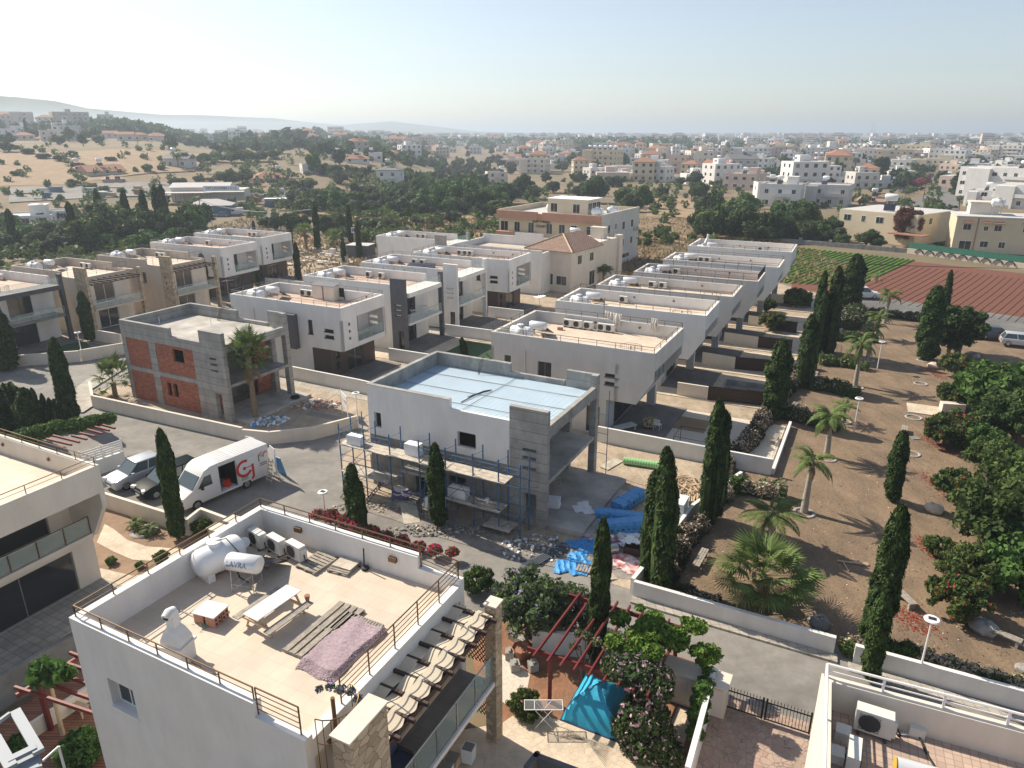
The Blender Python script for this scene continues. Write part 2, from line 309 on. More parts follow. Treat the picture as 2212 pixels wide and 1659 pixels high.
def trunk_mesh(h,r,limbs=5,spread=2.,lh=1.6,m='trunk',seed=0):
    rr=random.Random(seed); mb=MB(); mb.tube([(0,0,-.3),(rr.uniform(-.1,.1),rr.uniform(-.1,.1),h*.5),(rr.uniform(-.2,.2),rr.uniform(-.2,.2),h)],[r*1.3,r,r*.75],7)
    for i in range(limbs):
        a=2*math.pi*i/limbs+rr.uniform(-.4,.4); q=rr.uniform(.6,1)
        mb.tube([(0,0,h*.9),(math.cos(a)*spread*.4*q,math.sin(a)*spread*.4*q,h+lh*.45),(math.cos(a)*spread*q,math.sin(a)*spread*q,h+lh*rr.uniform(.7,1.2))],[r*.55,r*.35,r*.12],5)
    return mb.mesh('trunk',M[m],True)
def mk_tree(name,leaf,r,h,z0,n,size,seed,cat='tree',nc=26,tr=.22,lim=6,mats2=None,p2=0,low=0,upw=0):
    o=empty(name,(0,0,0),cat=cat)
    obj('trunk',trunk_mesh(z0+h*.25,tr,lim,r*.6,h*.4,seed=seed),o)
    P,off=crown_pts(n,r,h,z0,nc,low,.62 if nc>40 else 1.); V=cards(P,size,off,.55,upw=upw)
    mats=[M[leaf]]; mi=None
    if mats2: mats.append(M[mats2]); mi=(rng.random(n)<p2).astype(int)
    obj('crown',qmesh('crown',V,mats,mi),o); return Proto(o)
TREES={}
for i in range(3):
    TREES['broad%d'%i]=mk_tree('broadleaf_tree','leaf_dark' if i<2 else 'leaf_mid',[3.2,3.6,3.0][i],[5.4,4.9,5.9][i],[.7,.5,.8][i],6500,.32,i,nc=[26,32,22][i])
TREES['olive']=mk_tree('olive_tree','leaf_olive',2.6,3.7,.5,5000,.26,5,nc=20)
TREES['bushy']=mk_tree('bushy_tree','leaf_bright',2.8,4.5,.4,5200,.32,6,nc=22)
for i in range(2):
    TREES['far%d'%i]=mk_tree('distant_tree','leaf_dark',[4,3.4][i],[5.5,7][i],[.3,.4][i],620,1.15,8+i,nc=14,tr=.3,lim=3)
TREES['fine']=mk_tree('dense_shrub','leaf_mid',2.5,3.4,.2,17000,.12,11,'shrub',nc=95,lim=7,low=.15)
TREES['redfl']=mk_tree('flowering_shrub','leaf_mid',1.75,2.3,.1,10000,.11,12,'shrub',nc=70,mats2='fl_red',p2=.05,tr=.08,low=.15)
TREES['fig']=mk_tree('broad_shrub','leaf_bright',2.7,3.6,.1,9500,.22,13,'shrub',nc=80,low=.15)
TREES['jaca']=mk_tree('jacaranda_tree','leaf_jac',2.3,3.0,.6,11000,.12,14,'tree',nc=75,mats2='fl_violet',p2=.06,tr=.09)
TREES['conif']=mk_tree('conifer_tree','leaf_cyp',2.3,6.5,.3,14000,.18,15,'tree',nc=90,upw=.5,low=.1)
# cypress: slim columns of upright sprays
def mk_cyp(name,h,r,n,size,seed,heads=1):
    rr=np.random.default_rng(seed); o=empty(name,cat='cypress'); 
    mb=MB(); mb.tube([(0,0,-.2),(0,0,h*.5)],r*.14+.03,7); mb.build('trunk',M['trunk'],o,True)
    hd=[(0,0,1.)] if heads==1 else [(0,0,1.)]+[(r*.72*math.cos(2.4*k),r*.72*math.sin(2.4*k),.80+.10*k) for k in range(heads-1)]
    Ps=[];Os=[]
    bumps=rr.uniform(-1,1,(40,4))
    for hx,hy,hs in hd:
        m=int(n*hs/sum(q[2] for q in hd)); t=rr.random(m)**.92; a=rr.random(m)*2*math.pi
        prof=np.interp(t,[0,.05,.15,.4,.65,.85,.95,1],[.75,.9,.97,1,.95,.80,.52,.14])*r*(.58 if heads>1 else 1)
        lump=np.zeros(m)
        for b in bumps[:24]:
            da=np.angle(np.exp(1j*(a-b[0]*math.pi))); lump+=.16*np.exp(-(da/.6)**2-((t-(b[1]+1)/2)/.06)**2)*np.sign(b[2]+.3)
        rag=rr.random(m)<.06
        rad=prof*(1+lump*1.25+.10*np.sin(a*3+t*19+seed)+.07*np.sin(a*5-t*31))*(.70+.32*rr.random(m)**.6)+np.where(rag,.10*rr.random(m),0)
        z=.35+t*(h*hs-.35)
        bend=(np.sin(t*2.2+seed)*.25*r)
        Ps.append(np.stack([hx+np.cos(a)*rad+bend,hy+np.sin(a)*rad,z],1)); Os.append(np.stack([np.cos(a),np.sin(a),.25+0*a],1))
    P=np.concatenate(Ps); V=cards(P,size,np.concatenate(Os),.6,asp=2.6,upw=.72)
    me=qmesh('crown',V,M['leaf_cyp']); obj('crown',me,o)
    core=MB(); 
    for hx,hy,hs in hd: core.lathe([(r*.25,.4),(r*.5,.12*h),(r*.58,.4*h*hs),(r*.48,.7*h*hs),(r*.28,.9*h*hs),(.01,.97*h*hs)],8,M=Matrix.Translation((hx,hy,0)))
    core.build('inner_foliage',M['leaf_cyp'],o,True)
    return Proto(o)
CYP=[mk_cyp('cypress_tree',8,.55,16000,.10,3),mk_cyp('cypress_tree',8,.8,22000,.105,4,3),mk_cyp('cypress_tree',8,.52,14000,.085,9,2)]
CYPF=mk_cyp('cypress_tree',9,.75,2200,.3,6)
# fan palm and feather palm
def fan_frond(L,n,droop,stalk):
    qs=[]
    for i in range(n):
        a=(i/(n-1)-.5)*R_(250); dx,dy=math.cos(a),math.sin(a); l=L*(1-.25*abs(a)/2.2)
        w=L*.035; px,py=-dy,dx
        p0=np.array([stalk,0,0.]); mid=p0+np.array([dx*l*.55,dy*l*.55,-.02*L]); tip=p0+np.array([dx*l,dy*l,-droop*L*(.35+.25*math.sin(i*5.1))])
        W=np.array([px*w,py*w,w*.5])
        qs.append([p0,mid-W,tip,mid+W])
    s=np.array([[0,-.02,0],[stalk,-.015,0],[stalk,.015,0],[0,.02,0]])
    qs.append(list(s)); return np.array(qs)
def feather_frond(L,n,curve):
    qs=[]; rr=random.Random(n)
    def c(t): return np.array([L*t*(1-.25*curve*t*t),0,L*(.42*t-.95*curve*t*t)])
    for i in range(n):
        t=.12+.88*i/(n-1); p=c(t); d=c(min(1,t+.02))-c(t-.02); d/=np.linalg.norm(d)
        l=L*.30*math.sin(math.pi*min(1,.15+t*.85))**.6*(1.02-.5*t)
        for sgn in (-1,1):
            dirv=np.array([d[0]*.55,sgn*.8,-.45+d[2]*.3+rr.uniform(-.2,.2)]); dirv/=np.linalg.norm(dirv)
            w=np.array([d[0],0,d[2]])*L*.024
            qs.append([p-w,p+dirv*l*.6-w*.8+np.array([0,0,.01]),p+dirv*l-np.array([0,0,l*.18]),p+dirv*l*.6+w*.8])
    K=8
    for i in range(K):
        a,b=c(i/K),c((i+1)/K); w=np.array([0,L*.011*(1-.7*i/K),0]); qs.append([a-w,b-w*.9,b+w*.9,a+w])
    return np.array(qs)
def place_fronds(V,specs):
    out=[]
    for yaw,pitch,base,s in specs:
        Rm=np.array((Matrix.Rotation(yaw,3,'Z')@Matrix.Rotation(-pitch,3,'Y')@Matrix.Rotation(random.uniform(-.3,.3),3,'X')))
        out.append((V*s)@Rm.T+np.array(base))
    return np.concatenate(out)
def mk_palm(name,kind,h,tr,nf,L,seed,dead=.2,bulge=False,tm='trunk_palm'):
    random.seed(seed); o=empty(name,cat='palm')
    mb=MB(); K=9; pr=[]
    for i in range(K):
        t=i/(K-1); r=tr*((1.55-.75*t) if bulge else (1.15-.2*t))
        if bulge and t>.72: r=tr*.62
        if not bulge and t>.8: r=tr*1.25
        pr.append((math.sin(t*2+seed)*.06*h*.3,math.cos(t*1.5+seed)*.02*h,-.1+t*(h+.1)))
    mb.tube(pr,[tr*((1.6-.8*i/(K-1)) if bulge else (1.2-.25*i/(K-1)+(.25 if i>K-3 else 0))) for i in range(K)],10)
    mb.build('trunk',M[tm],o,True)
    top=np.array(pr[-1]); live=[];dry=[]
    if kind=='fan':
        Vs=fan_frond(L*.5,26,.55,L*.66)
    else: Vs=feather_frond(L,44,1.0)
    for i in range(nf):
        t=i/nf; yaw=i*2.399+random.uniform(-.2,.2)
        pitch=(1.35-1.75*t) if kind=='fan' else (1.05-1.25*t)
        live.append((yaw,pitch+random.uniform(-.1,.1),top+np.array([0,0,.1*(1-t)]),random.uniform(.85,1.05)))
    for i in range(int(nf*dead)): dry.append((i*2.1,-random.uniform(.9,1.35),top-np.array([0,0,.15]),random.uniform(.6,.8)))
    o2=obj('fronds',qmesh('fronds',place_fronds(Vs,live),M['leaf_palm']),o)
    if dry: obj('dry_fronds',qmesh('dry',place_fronds(Vs,dry),M['frond_dry']),o)
    if kind!='fan':
        m2=MB(); m2.tube([top-np.array([0,0,.9]),top-np.array([0,0,.4]),top+np.array([0,0,.15])],[tr*.8,tr*.85,tr*.4],8); m2.build('crownshaft',M['trunk_green'],o,True)
    return Proto(o)
PFAN=mk_palm('fan_palm','fan',3.6,.2,34,1.75,2,.35)
PFANBIG=mk_palm('fan_palm','fan',1.5,.32,38,2.0,5,.12)
PFANLOW=mk_palm('fan_palm','fan',.8,.16,22,1.5,8,.1)
PROY=[mk_palm('feather_palm','feather',3.3,.16,13,2.1,21,.25,True,'trunk_smooth'),mk_palm('feather_palm','feather',3.3,.16,11,1.9,33,.3,True,'trunk_smooth')]
PDATE=mk_palm('date_palm','feather',4.6,.22,30,2.6,14,.2)
PSMALL=mk_palm('cycad_plant','feather',.25,.12,16,.8,15,0)
def hedge(name,path,w,h,leaf,label,fl=None,p=0,dens=420,size=.11,cat='hedge',seed=1,z=0):
    "clipped or loose hedge along a path, ground at z"
    pts=[Vector(q).to_2d() for q in path]; P=[];Os=[]
    tot=0; o=empty(name,(pts[0][0],pts[0][1],z),label=label,cat=cat); ob=np.array([pts[0][0],pts[0][1],0])
    core=MB()
    for a,b in zip(pts[:-1],pts[1:]):
        L=(b-a).length; n=int(dens*L*(w+h*1.6)); t=rng.random(n); d=(b-a)/max(L,.01); nn=Vector((-d.y,d.x))
        th=rng.random(n)*math.pi; lump=1+.16*np.sin(t*L*2.1+seed)+.12*np.sin(t*L*5.3+2*seed)+.1*rng.normal(size=n)
        cx=np.cos(th)*w/2*np.sign(1)*lump; cz=(np.abs(np.sin(th))**.55)*h*lump; s=rng.random(n)**.3; cz*=(.25+.75*s)
        X=a.x+d.x*L*t+nn.x*cx; Y=a.y+d.y*L*t+nn.y*cx
        P.append(np.stack([X,Y,cz],1)); Os.append(np.stack([nn.x*np.cos(th),nn.y*np.cos(th),np.sin(th)],1))
        ang=math.degrees(math.atan2(d.y,d.x)); m=(a+b)/2
        core.obox((m.x-ob[0],m.y-ob[1],h*.36),(L,w*.6,h*.7),ang)
    P=np.concatenate(P)-ob; Os=np.concatenate(Os); V=cards(P,size,Os,.5)
    mats=[M[leaf]]; mi=None
    if fl:
        mats.append(M[fl]); q=p*(1.0*(np.sin(P[:,0]*2.3+seed)+np.sin(P[:,1]*2.9)>-.4)*1.3); mi=((rng.random(len(P))<q)&(Os[:,2]>.1)).astype(int)
    obj('leaves',qmesh('leaves',V,mats,mi),o); core.build('inner_foliage',M[leaf],o)
    return o
def vine(name,boxes,leaf,label,n,size,fl=None,p=0,cat='climber',parent=None,loc=(0,0,0),stems=True):
    o=empty(name,loc,label=label,cat=cat); P=[];Os=[]
    tot=sum(b[3]**2 for b in boxes)
    for (x,y,z,r) in boxes:
        k=int(n*r*r/tot); d=unit(rng.normal(size=(k,3))); q=rng.random((k,1))**.4
        P.append(np.array([x,y,z])+d*q*r*np.array([1,1,.6])); Os.append(d)
    P=np.concatenate(P); Os=np.concatenate(Os); V=cards(P,size,Os,.5); mats=[M[leaf]]; mi=None
    if fl: mats.append(M[fl]); mi=(rng.random(len(P))<p).astype(int)
    obj('leaves',qmesh('leaves',V,mats,mi),o)
    if not stems: return o
    mb=MB(); 
    for (x,y,z,r) in boxes[:6]: mb.tube([(boxes[0][0],boxes[0][1],0 if loc[2]<1 else -1),(x*.6+boxes[0][0]*.4,y*.6+boxes[0][1]*.4,z*.7),(x,y,z)],[.035,.025,.01],5)
    mb.build('stems',M['trunk'],o,True)
    return o
# ---------------- building helpers
def wall(mb,p0,p1,z0,z1,t=.25,holes=(),m=0):
    "wall along p0->p1, thickness to the left, rectangular holes (u0,u1,z0,z1)"
    p0=Vector(p0);p1=Vector(p1); L=(p1-p0).length; d=(p1-p0)/L; n=Vector((-d.y,d.x))
    us=sorted({0,L,*[u for h in holes for u in h[:2]]}); zs=sorted({z0,z1,*[z for h in holes for z in h[2:]]})
    for a,b in zip(us[:-1],us[1:]):
        run=None
        for c,e in zip(zs[:-1],zs[1:]):
            if any(h[0]-1e-4<=a and b<=h[1]+1e-4 and h[2]-1e-4<=c and e<=h[3]+1e-4 for h in holes):
                if run: _wb(mb,p0,d,n,a,b,run[0],run[1],t,m); run=None
            else: run=(run[0],e) if run else (c,e)
        if run: _wb(mb,p0,d,n,a,b,run[0],run[1],t,m)
def _wb(mb,p0,d,n,a,b,c,e,t,m):
    q=[p0+d*a,p0+d*b,p0+d*b+n*t,p0+d*a+n*t]
    mb.add([(v.x,v.y,c) for v in q]+[(v.x,v.y,e) for v in q],[(0,3,2,1),(4,5,6,7),(0,1,5,4),(1,2,6,5),(2,3,7,6),(3,0,4,7)],m)
def window(par,p0,p1,h,dep=.12,frame='win_frame',pane='glass_pane',mull=1,sill=True,name='window',curt=0):
    "window filling hole h of the wall p0->p1; frame part with a pane sub-part"
    p0=Vector(p0);p1=Vector(p1); d=(p1-p0).normalized(); n=Vector((-d.y,d.x)); ang=math.degrees(math.atan2(d.y,d.x))
    u0,u1,z0,z1=h; w=u1-u0; hh=z1-z0; c=p0+d*(u0+u1)/2+n*dep
    f=min(.06,w*.12,hh*.12); mb=MB()
    mb.box(-w/2,w/2,0,.05,0,f); mb.box(-w/2,w/2,0,.05,hh-f,hh); mb.box(-w/2,-w/2+f,0,.05,f,hh-f); mb.box(w/2-f,w/2,0,.05,f,hh-f)
    for k in range(mull): x=-w/2+w*(k+1)/(mull+1); mb.box(x-f*.4,x+f*.4,-.004,.05,f,hh-f)
    if sill: mb.box(-w/2-.05,w/2+.05,-dep-.06,-.004,-.05,.014)
    o=mb.build(name,M[frame],par,loc=(c.x,c.y,z0),rz=ang)
    g=MB(); g.box(-w/2+f,w/2-f,.02,.03,f,hh-f); g.build('pane',M[pane],o)
    if curt: g=MB(); g.box(-w/2+f,-w/2+f+w*curt,.034,.05,f,hh-f); g.build('curtain',M['curtain'],o)
    return o
def railing(name,pts,par,m='rail_bronze',h=.42,bars=2,post=1.5,r=.022,z=0,balus=0,cat=None,label=None,glass=None):
    mb=MB(); gl=MB(); pts=[Vector(p) for p in pts]
    for a,b in zip(pts[:-1],pts[1:]):
        L=(b-a).length; n=max(1,round(L/post))
        for k in range(bars):
            zz=h*(1-k/max(1,bars)) if bars>1 else h
            mb.tube([a+Vector((0,0,zz)),b+Vector((0,0,zz))],r if k==0 else r*.6,6)
        for i in range(n+1):
            p=a.lerp(b,i/n); mb.tube([p,p+Vector((0,0,h))],r,6)
        if balus:
            nb=int(L/balus)
            for i in range(nb): p=a.lerp(b,(i+.5)/nb); mb.tube([p+Vector((0,0,.08)),p+Vector((0,0,h))],.009,4,cap=False)
        if glass:
            d=(b-a).normalized()
            for i in range(n):
                p=a.lerp(b,i/n)+d*.06; q=a.lerp(b,(i+1)/n)-d*.06; nn=Vector((-d.y,d.x,0))*.006
                gl.add([p-nn+Vector((0,0,.06)),q-nn+Vector((0,0,.06)),q+nn+Vector((0,0,.06)),p+nn+Vector((0,0,.06)),p-nn+Vector((0,0,h-.03)),q-nn+Vector((0,0,h-.03)),q+nn+Vector((0,0,h-.03)),p+nn+Vector((0,0,h-.03))],[(0,3,2,1),(4,5,6,7),(0,1,5,4),(1,2,6,5),(2,3,7,6),(3,0,4,7)])
    o=mb.build(name,M[m],par,True)
    if glass: gl.build('glass_panel',M[glass],o)
    if cat: tag(o,label,cat)
    return o
def local(root,x,y,z=0):
    a=root.rotation_euler.z; return Vector((root.location.x+x*math.cos(a)-y*math.sin(a),root.location.y+x*math.sin(a)+y*math.cos(a),root.location.z+z))
# ---- roof things (prototypes, copied)
def p_tank():
    o=empty('water_tank',cat='water tank'); b=MB(); Mx=Matrix.Translation((0,0,.72))@Matrix.Rotation(R_(90),4,'Y')
    b.lathe([(.05,-1.0),(.34,-.97),(.52,-.86),(.58,-.7),(.58,-.2),(.60,-.17),(.60,.17),(.58,.2),(.58,.7),(.52,.86),(.34,.97),(.05,1.0)],20,M=Mx); b.build('tank_body',M['plastic_white'],o,True)
    b=MB(); b.lathe([(.24,1.2),(.24,1.36),(.28,1.37),(.28,1.44),(.05,1.46)],14,M=Matrix.Translation((-.1,0,0))); b.build('lid',M['plastic_white'],o,True)
    for s in (-.6,.6): b=MB(); b.box(s-.14,s+.14,-.42,.42,0,.4); b.build('foot',M['plastic_white'],o)
    b=MB(); b.tube([(-.1,0,1.44),(.25,-.3,1.5),(.5,-.62,.9),(.7,-.75,.2),(.9,-.8,.03)],.02,5); b.build('hose',M['cord_black'],o,True); return Proto(o)
def p_boiler():
    o=empty('solar_water_heater',cat='water heater'); b=MB(); Mx=Matrix.Translation((0,0,1.15))@Matrix.Rotation(R_(90),4,'Y')
    b.lathe([(.05,-.72),(.30,-.70),(.34,-.64),(.34,.64),(.30,.70),(.05,.72)],20,M=Mx); b.build('cylinder',M['metal_white'],o,True)
    b=MB()
    for x in (-.5,.5):
        for y in (-.3,.3): b.tube([(x,y,0),(x,y*.8,.9)],.018,4)
        b.tube([(x,-.3,.35),(x,.3,.35)],.015,4); b.tube([(x,.3,.9),(x,1.75,.12)],.02,4)
    b.tube([(-.5,-.3,.35),(.5,-.3,.35)],.015,4); b.tube([(-.5,-.3,.05),(.5,-.3,.85)],.012,4); b.build('stand',M['steel'],o)
    b=MB(); b.obox((0,1.05,.52),(1.35,1.6,.08),0,rx=-28); b.build('solar_panel',M['solar'],o)
    b=MB(); b.tube([(.6,.1,1.1),(.8,.3,.8),(.68,.5,.7)],.02,5); b.tube([(-.3,-.1,.85),(-.4,.1,.4),(0,.1,.2)],.03,5); b.build('pipes',M['cord_black'],o,True); return Proto(o)
def p_ac():
    o=empty('air_conditioner',cat='air conditioner'); b=MB(); b.box(-.42,.42,-.16,.16,.1,.72); b.box(.42,.5,-.12,.14,.15,.62); b.build('casing',M['ac_white'],o)
    b=MB(); b.lathe([(.02,0),(.24,0),(.25,.01),(.02,.012)],18,M=Matrix.Translation((-.1,-.163,.41))@Matrix.Rotation(R_(90),4,'X')); 
    for k in range(-3,4): b.box(-.34,.14,-.185,-.175,.41+k*.07-.004,.41+k*.07+.004)
    for k in range(-3,4): b.box(-.1+k*.07-.003,-.1+k*.07+.003,-.19,-.185,.16,.66)
    b.build('fan_grille',M['ac_dark'],o)
    for s in (-.3,.3): b=MB(); b.box(s-.03,s+.03,-.22,.22,0,.1); b.build('bracket',M['ac_dark'],o)
    b=MB(); b.tube([(.5,.0,.4),(.62,-.05,.25),(.6,.1,.08),(.5,.3,.06)],.022,5); b.build('pipe',M['cord_black'],o,True); return Proto(o)
TANK=p_tank(); BOIL=p_boiler(); ACU=p_ac()
def p_ring():
    b=MB()
    for k in range(26): a=2*math.pi*k/30; b.tube([(math.cos(a)*.85,math.sin(a)*.85,0),(math.cos(a)*.85,math.sin(a)*.85,.85)],.01,4,cap=False)
    for z in (.05,.85): b.tube([(math.cos(2*math.pi*k/30)*.85,math.sin(2*math.pi*k/30)*.85,z) for k in range(26)],.014,5)
    b.tube([(0,0,-.6),(0,0,.85)],.05,8)
    for k in range(7): a=2*math.pi*k/12; b.obox((math.cos(a)*.42,math.sin(a)*.42,-.05-.09*k),(.8,.22,.03),math.degrees(a))
    return tag(b.build('spiral_stair_guard',M['rail_bronze'],None),cat='stair railing')
RING=Proto(p_ring())
ORD=['first','second','third','fourth','fifth','sixth']
def roofkit(v,desc,Wd,acs,tx=1.9,ty=1.7,ring=None,z=6.2):
    rz=math.degrees(v.rotation_euler.z)
    TANK.put(local(v,tx,ty,z),rz,1,'white water tank on the roof of the '+desc)
    BOIL.put(local(v,tx+.9,ty+1.35,z),rz,1,'solar water heater on the roof of the '+desc)
    for i,x in enumerate(acs):
        ACU.put(local(v,x,Wd-.75,z),rz+random.uniform(-4,4),1,('%s air conditioner on the roof of the '%ORD[i] if len(acs)>1 else 'lone air conditioner on the roof of the ')+desc)
    if ring: RING.put(local(v,ring[0],ring[1],z),rz,1,'round bronze stair guard on the roof of the '+desc)
def roofbox(v,L,Wd,wm,fm='roof_tile_floor',rail='rail_bronze',hi=7.2,low=None,x1=None,openSE=False,bars=2,balus=0,fl=6.2,rh=.42):
    "roof deck, parapets and railing"
    x1=x1 or L; b=MB(); b.box(.25,x1-.25,.25,Wd-.25,fl-.2,fl); b.build('roof_deck',M[fm],v)
    b=MB(); b.box(0,x1,0,.25,fl-.2,hi); b.box(0,x1,Wd-.25,Wd,fl-.2,hi); b.box(0,.25,.25,Wd-.25,fl-.2,hi)
    if not openSE: b.box(x1-.25,x1,.25,Wd-.25,fl-.2,hi)
    b.build('parapet',M[wm],v)
    pts=[(x1-.12,.12,hi),(.12,.12,hi),(.12,Wd-.12,hi),(x1-.12,Wd-.12,hi)]
    if not openSE: pts.append((x1-.12,.12,hi))
    railing('roof_railing',pts,v,rail,rh,bars,1.5,balus=balus)
# ---------------- villas of the estate: local x along the long side, y across, facade at x=L
def lights(v,pts):
    for p in pts: b=MB(); b.lathe([(.02,0),(.1,.01),(.1,.06),(.03,.08)],10,M=Matrix.Translation(p)@Matrix.Rotation(R_(90),4,'X')); b.build('wall_lamp',M['rail_bronze'],v,True)
def villaA(W,ang,L,Wd,label,wm='white_wall',acs=(4,5,6),extra=True,desc='',ring=None,rail='rail_grey'):
    v=empty('villa',(W[0],W[1],0),ang,label,'house')
    so=[(9.9,10.5,4.3,5.7),(11.9,13.0,4.75,5.05),(11.9,13.0,4.15,4.45)]
    b=MB(); wall(b,(0,0),(L,0),3,6.0,.25,so); q=[(1.0,1.3,5.3,5.6),(1.0,1.3,4.6,4.9),(1.0,1.3,3.9,4.2),(2.3,Wd-.3,3.45,6.0)]
    wall(b,(L,0),(L,Wd),3,6.0,.2,q); wall(b,(L,Wd),(0,Wd),3,6.0,.25,[(.8,1.8,4.7,5.0),(.8,1.8,4.1,4.4)]); wall(b,(0,Wd),(0,0),3,6.0,.25)
    b.build('upper_wall',M[wm],v)
    b=MB(); wall(b,(L-2.0,.25),(L-2.0,Wd-.25),3.0,6.0,.2,[(2.4,4.6,3.2,5.6)]); b.build('balcony_wall',M[wm],v)
    window(v,(L-2.0,.25),(L-2.0,Wd-.25),(2.4,4.6,3.2,5.6),.08,'black_metal',mull=1,sill=False,name='balcony_door')
    for h in so: window(v,(0,0),(L,0),h,.14,'black_metal',mull=0)
    for h in q[:3]: window(v,(L,0),(L,Wd),h,.12,'black_metal',mull=0,sill=False)
    b=MB(); b.box(L-2.0,L-.2,.25,Wd-.25,3.0,3.2); b.box(.25,L-2.0,.25,Wd-.25,3.0,3.1); b.build('balcony_floor',M['grey_pave'],v)
    railing('balcony_railing',[(L-.1,2.4,3.45),(L-.1,Wd-.35,3.45)],v,'steel',.95,1,1.1,glass='glass_rail')
    g=L-1.6; b=MB(); wall(b,(0,0),(g-2.2,0),0,3.0,.25); wall(b,(g-2.2,Wd),(0,Wd),0,3.0,.25); wall(b,(0,Wd),(0,0),0,3.0,.25); b.build('lower_wall',M[wm],v)
    b=MB(); hb=[(.5,1.0,1.9,2.5),(.5,1.0,.9,1.5),(2.2,4.6,.1,2.4)]; wall(b,(g-2.2,.03),(g,.03),0,3.0,.22); wall(b,(g,.25),(g,Wd-.03),0,3.0,.22,[(h[0],h[1],h[2],h[3]) for h in hb]); wall(b,(g,Wd-.03),(g-2.2,Wd-.03),0,3,.22)
    b.build('brown_tiled_wall',M['brown_tile'],v)
    for h in hb[:2]: window(v,(g,.25),(g,Wd),h,.1,'black_metal',mull=0)
    window(v,(g,.25),(g,Wd),hb[2],.08,'steel',mull=1,sill=False,name='patio_door')
    if extra: b=MB(); b.box(7.0,8.7,-.55,0,2.7,6.1); b.build('grey_bay',M['grey_wall'],v)
    b=MB(); b.box(g,L+1.6,.3,Wd,0,.12); b.build('patio',M['grey_pave'],v)
    roofbox(v,L,Wd,wm,'roof_tile_pink',rail=rail); roofkit(v,desc,Wd,acs,ring=ring); lights(v,[(9,Wd-.27,6.8),(12,Wd-.27,6.8)])
    return v
def villaB(W,ang,L,Wd,label,wm='white_wall',pm='grey_wall',acs=(3.6,5.2),desc='',ring=None,stone=False,dark=False,slits=3,rail='rail_grey',grassroof=False):
    v=empty('villa',(W[0],W[1],0),ang,label,'house'); xb=L-2.2
    sw=[(8.2,8.9,4.2,5.6)]; b=MB(); wall(b,(0,0),(xb,0),0,6.0,.25,sw); wall(b,(xb,Wd),(0,Wd),0,6,.25); wall(b,(0,Wd),(0,0),0,6,.25); b.build('wall',M[wm],v)
    window(v,(0,0),(xb,0),sw[0],.14)
    dh=[(1.8,4.4,3.2,5.7),(1.8,4.4,.1,2.5)]; b=MB(); wall(b,(xb,.25),(xb,Wd-.25),0,6.0,.2,dh); b.build('porch_wall',M['cream_wall' if stone else wm],v)
    for h,nm in zip(dh,('balcony_door','patio_door')): window(v,(xb,.25),(xb,Wd),h,.08,'black_metal' if not stone else 'white_frame',sill=False,name=nm,curt=.3)
    sl=[(.45,1.3,4.9-.55*k,5.12-.55*k) for k in range(slits)] if not stone else [(.6,.85,5.1-.7*k,5.4-.7*k) for k in range(3)]
    b=MB(); wall(b,(xb,-.06),(xb+1.9,-.06),0,7.9,.34,sl+([(.8,1.5,.1,2.2)] if not stone else [])); b.build('stone_pillar' if stone else 'pillar_panel',M[pm],v)
    if not stone: window(v,(xb,-.06),(L,0),(.8,1.5,.1,2.2),.2,'black_metal',mull=0,sill=False)
    b=MB(); b.box(L-.5,L,Wd-.34,Wd+.02,0,7.0 if stone else 7.6); b.build('end_pillar',M[pm],v)
    b=MB(); b.box(xb,L-.05,.28,Wd-.34,2.85,3.1); b.build('balcony_slab',M['conc_dark' if dark else wm],v)
    railing('balcony_railing',[(L-.1,.35,3.1),(L-.1,Wd-.4,3.1)],v,'steel',.95,1,1.4,glass='glass_rail')
    if stone:
        b=MB()
        for k in range(9): y=.3+k*(Wd-.7)/8; b.box(xb,L+.1,y,y+.08,6.0,6.14)
        b.box(L-.12,L+.02,.28,Wd-.34,5.86,6.0); b.build('pergola_beams',M['wood_dark'],v)
        b=MB(); b.box(.25,xb-.25,.25,Wd-.25,6.0,6.2); b.build('roof_deck',M['roof_tile_floor'],v)
        b=MB(); b.box(0,xb-2.6,0,.25,6.0,7.2); b.box(xb-2.6,xb,0,.25,6,6.6); b.box(0,xb-2.6,Wd-.25,Wd,6,7.2); b.box(xb-2.6,xb,Wd-.25,Wd,6,6.6); b.box(0,.25,.25,Wd-.25,6,7.2); b.box(xb-.25,xb,.25,Wd-.25,6,6.5); b.build('parapet',M[wm],v)
        railing('roof_railing',[(xb-2.6,.12,7.2),(.12,.12,7.2),(.12,Wd-.12,7.2),(xb-2.6,Wd-.12,7.2)],v,rail,.42,2,1.5)
        railing('end_railing',[(xb-2.6,.12,6.6),(xb-.12,.12,6.6),(xb-.12,Wd-.12,6.6),(xb-2.6,Wd-.12,6.6)],v,rail,1.0,5,1.5)
        b=MB(); b.box(5.2,7.2,-.7,0,2.7,6.0); b.build('side_bay',M['tan_wall'],v); window(v,(5.2,-.7),(7.2,-.7),(.7,1.1,3.6,4.5),.04)
    else:
        fm='conc_dark' if dark else wm
        b=MB(); b.box(xb,L,.28,Wd-.34,5.9,6.4); b.build('roof_beam',M['dark_frame' if dark else fm],v)
        b=MB(); b.box(.25,L-.2,.25,Wd-.34,6.4,6.42) if 0 else b.box(.25,xb,.25,Wd-.25,6.0,6.2); b.build('roof_deck',M['roof_tile_pink'],v)
        b=MB(); b.box(0,xb,0,.25,6,7.2); b.box(0,xb,Wd-.25,Wd,6,7.2); b.box(0,.25,.25,Wd-.25,6,7.2); b.build('parapet',M[wm],v)
        railing('roof_railing',[(xb,.12,7.2),(.12,.12,7.2),(.12,Wd-.12,7.2),(xb,Wd-.12,7.2)],v,rail,.42,2,1.5)
        railing('glass_parapet',[(L-.12,.35,6.4),(L-.12,Wd-.4,6.4)],v,'steel',.9,1,1.6,r=.014,glass='glass_rail')
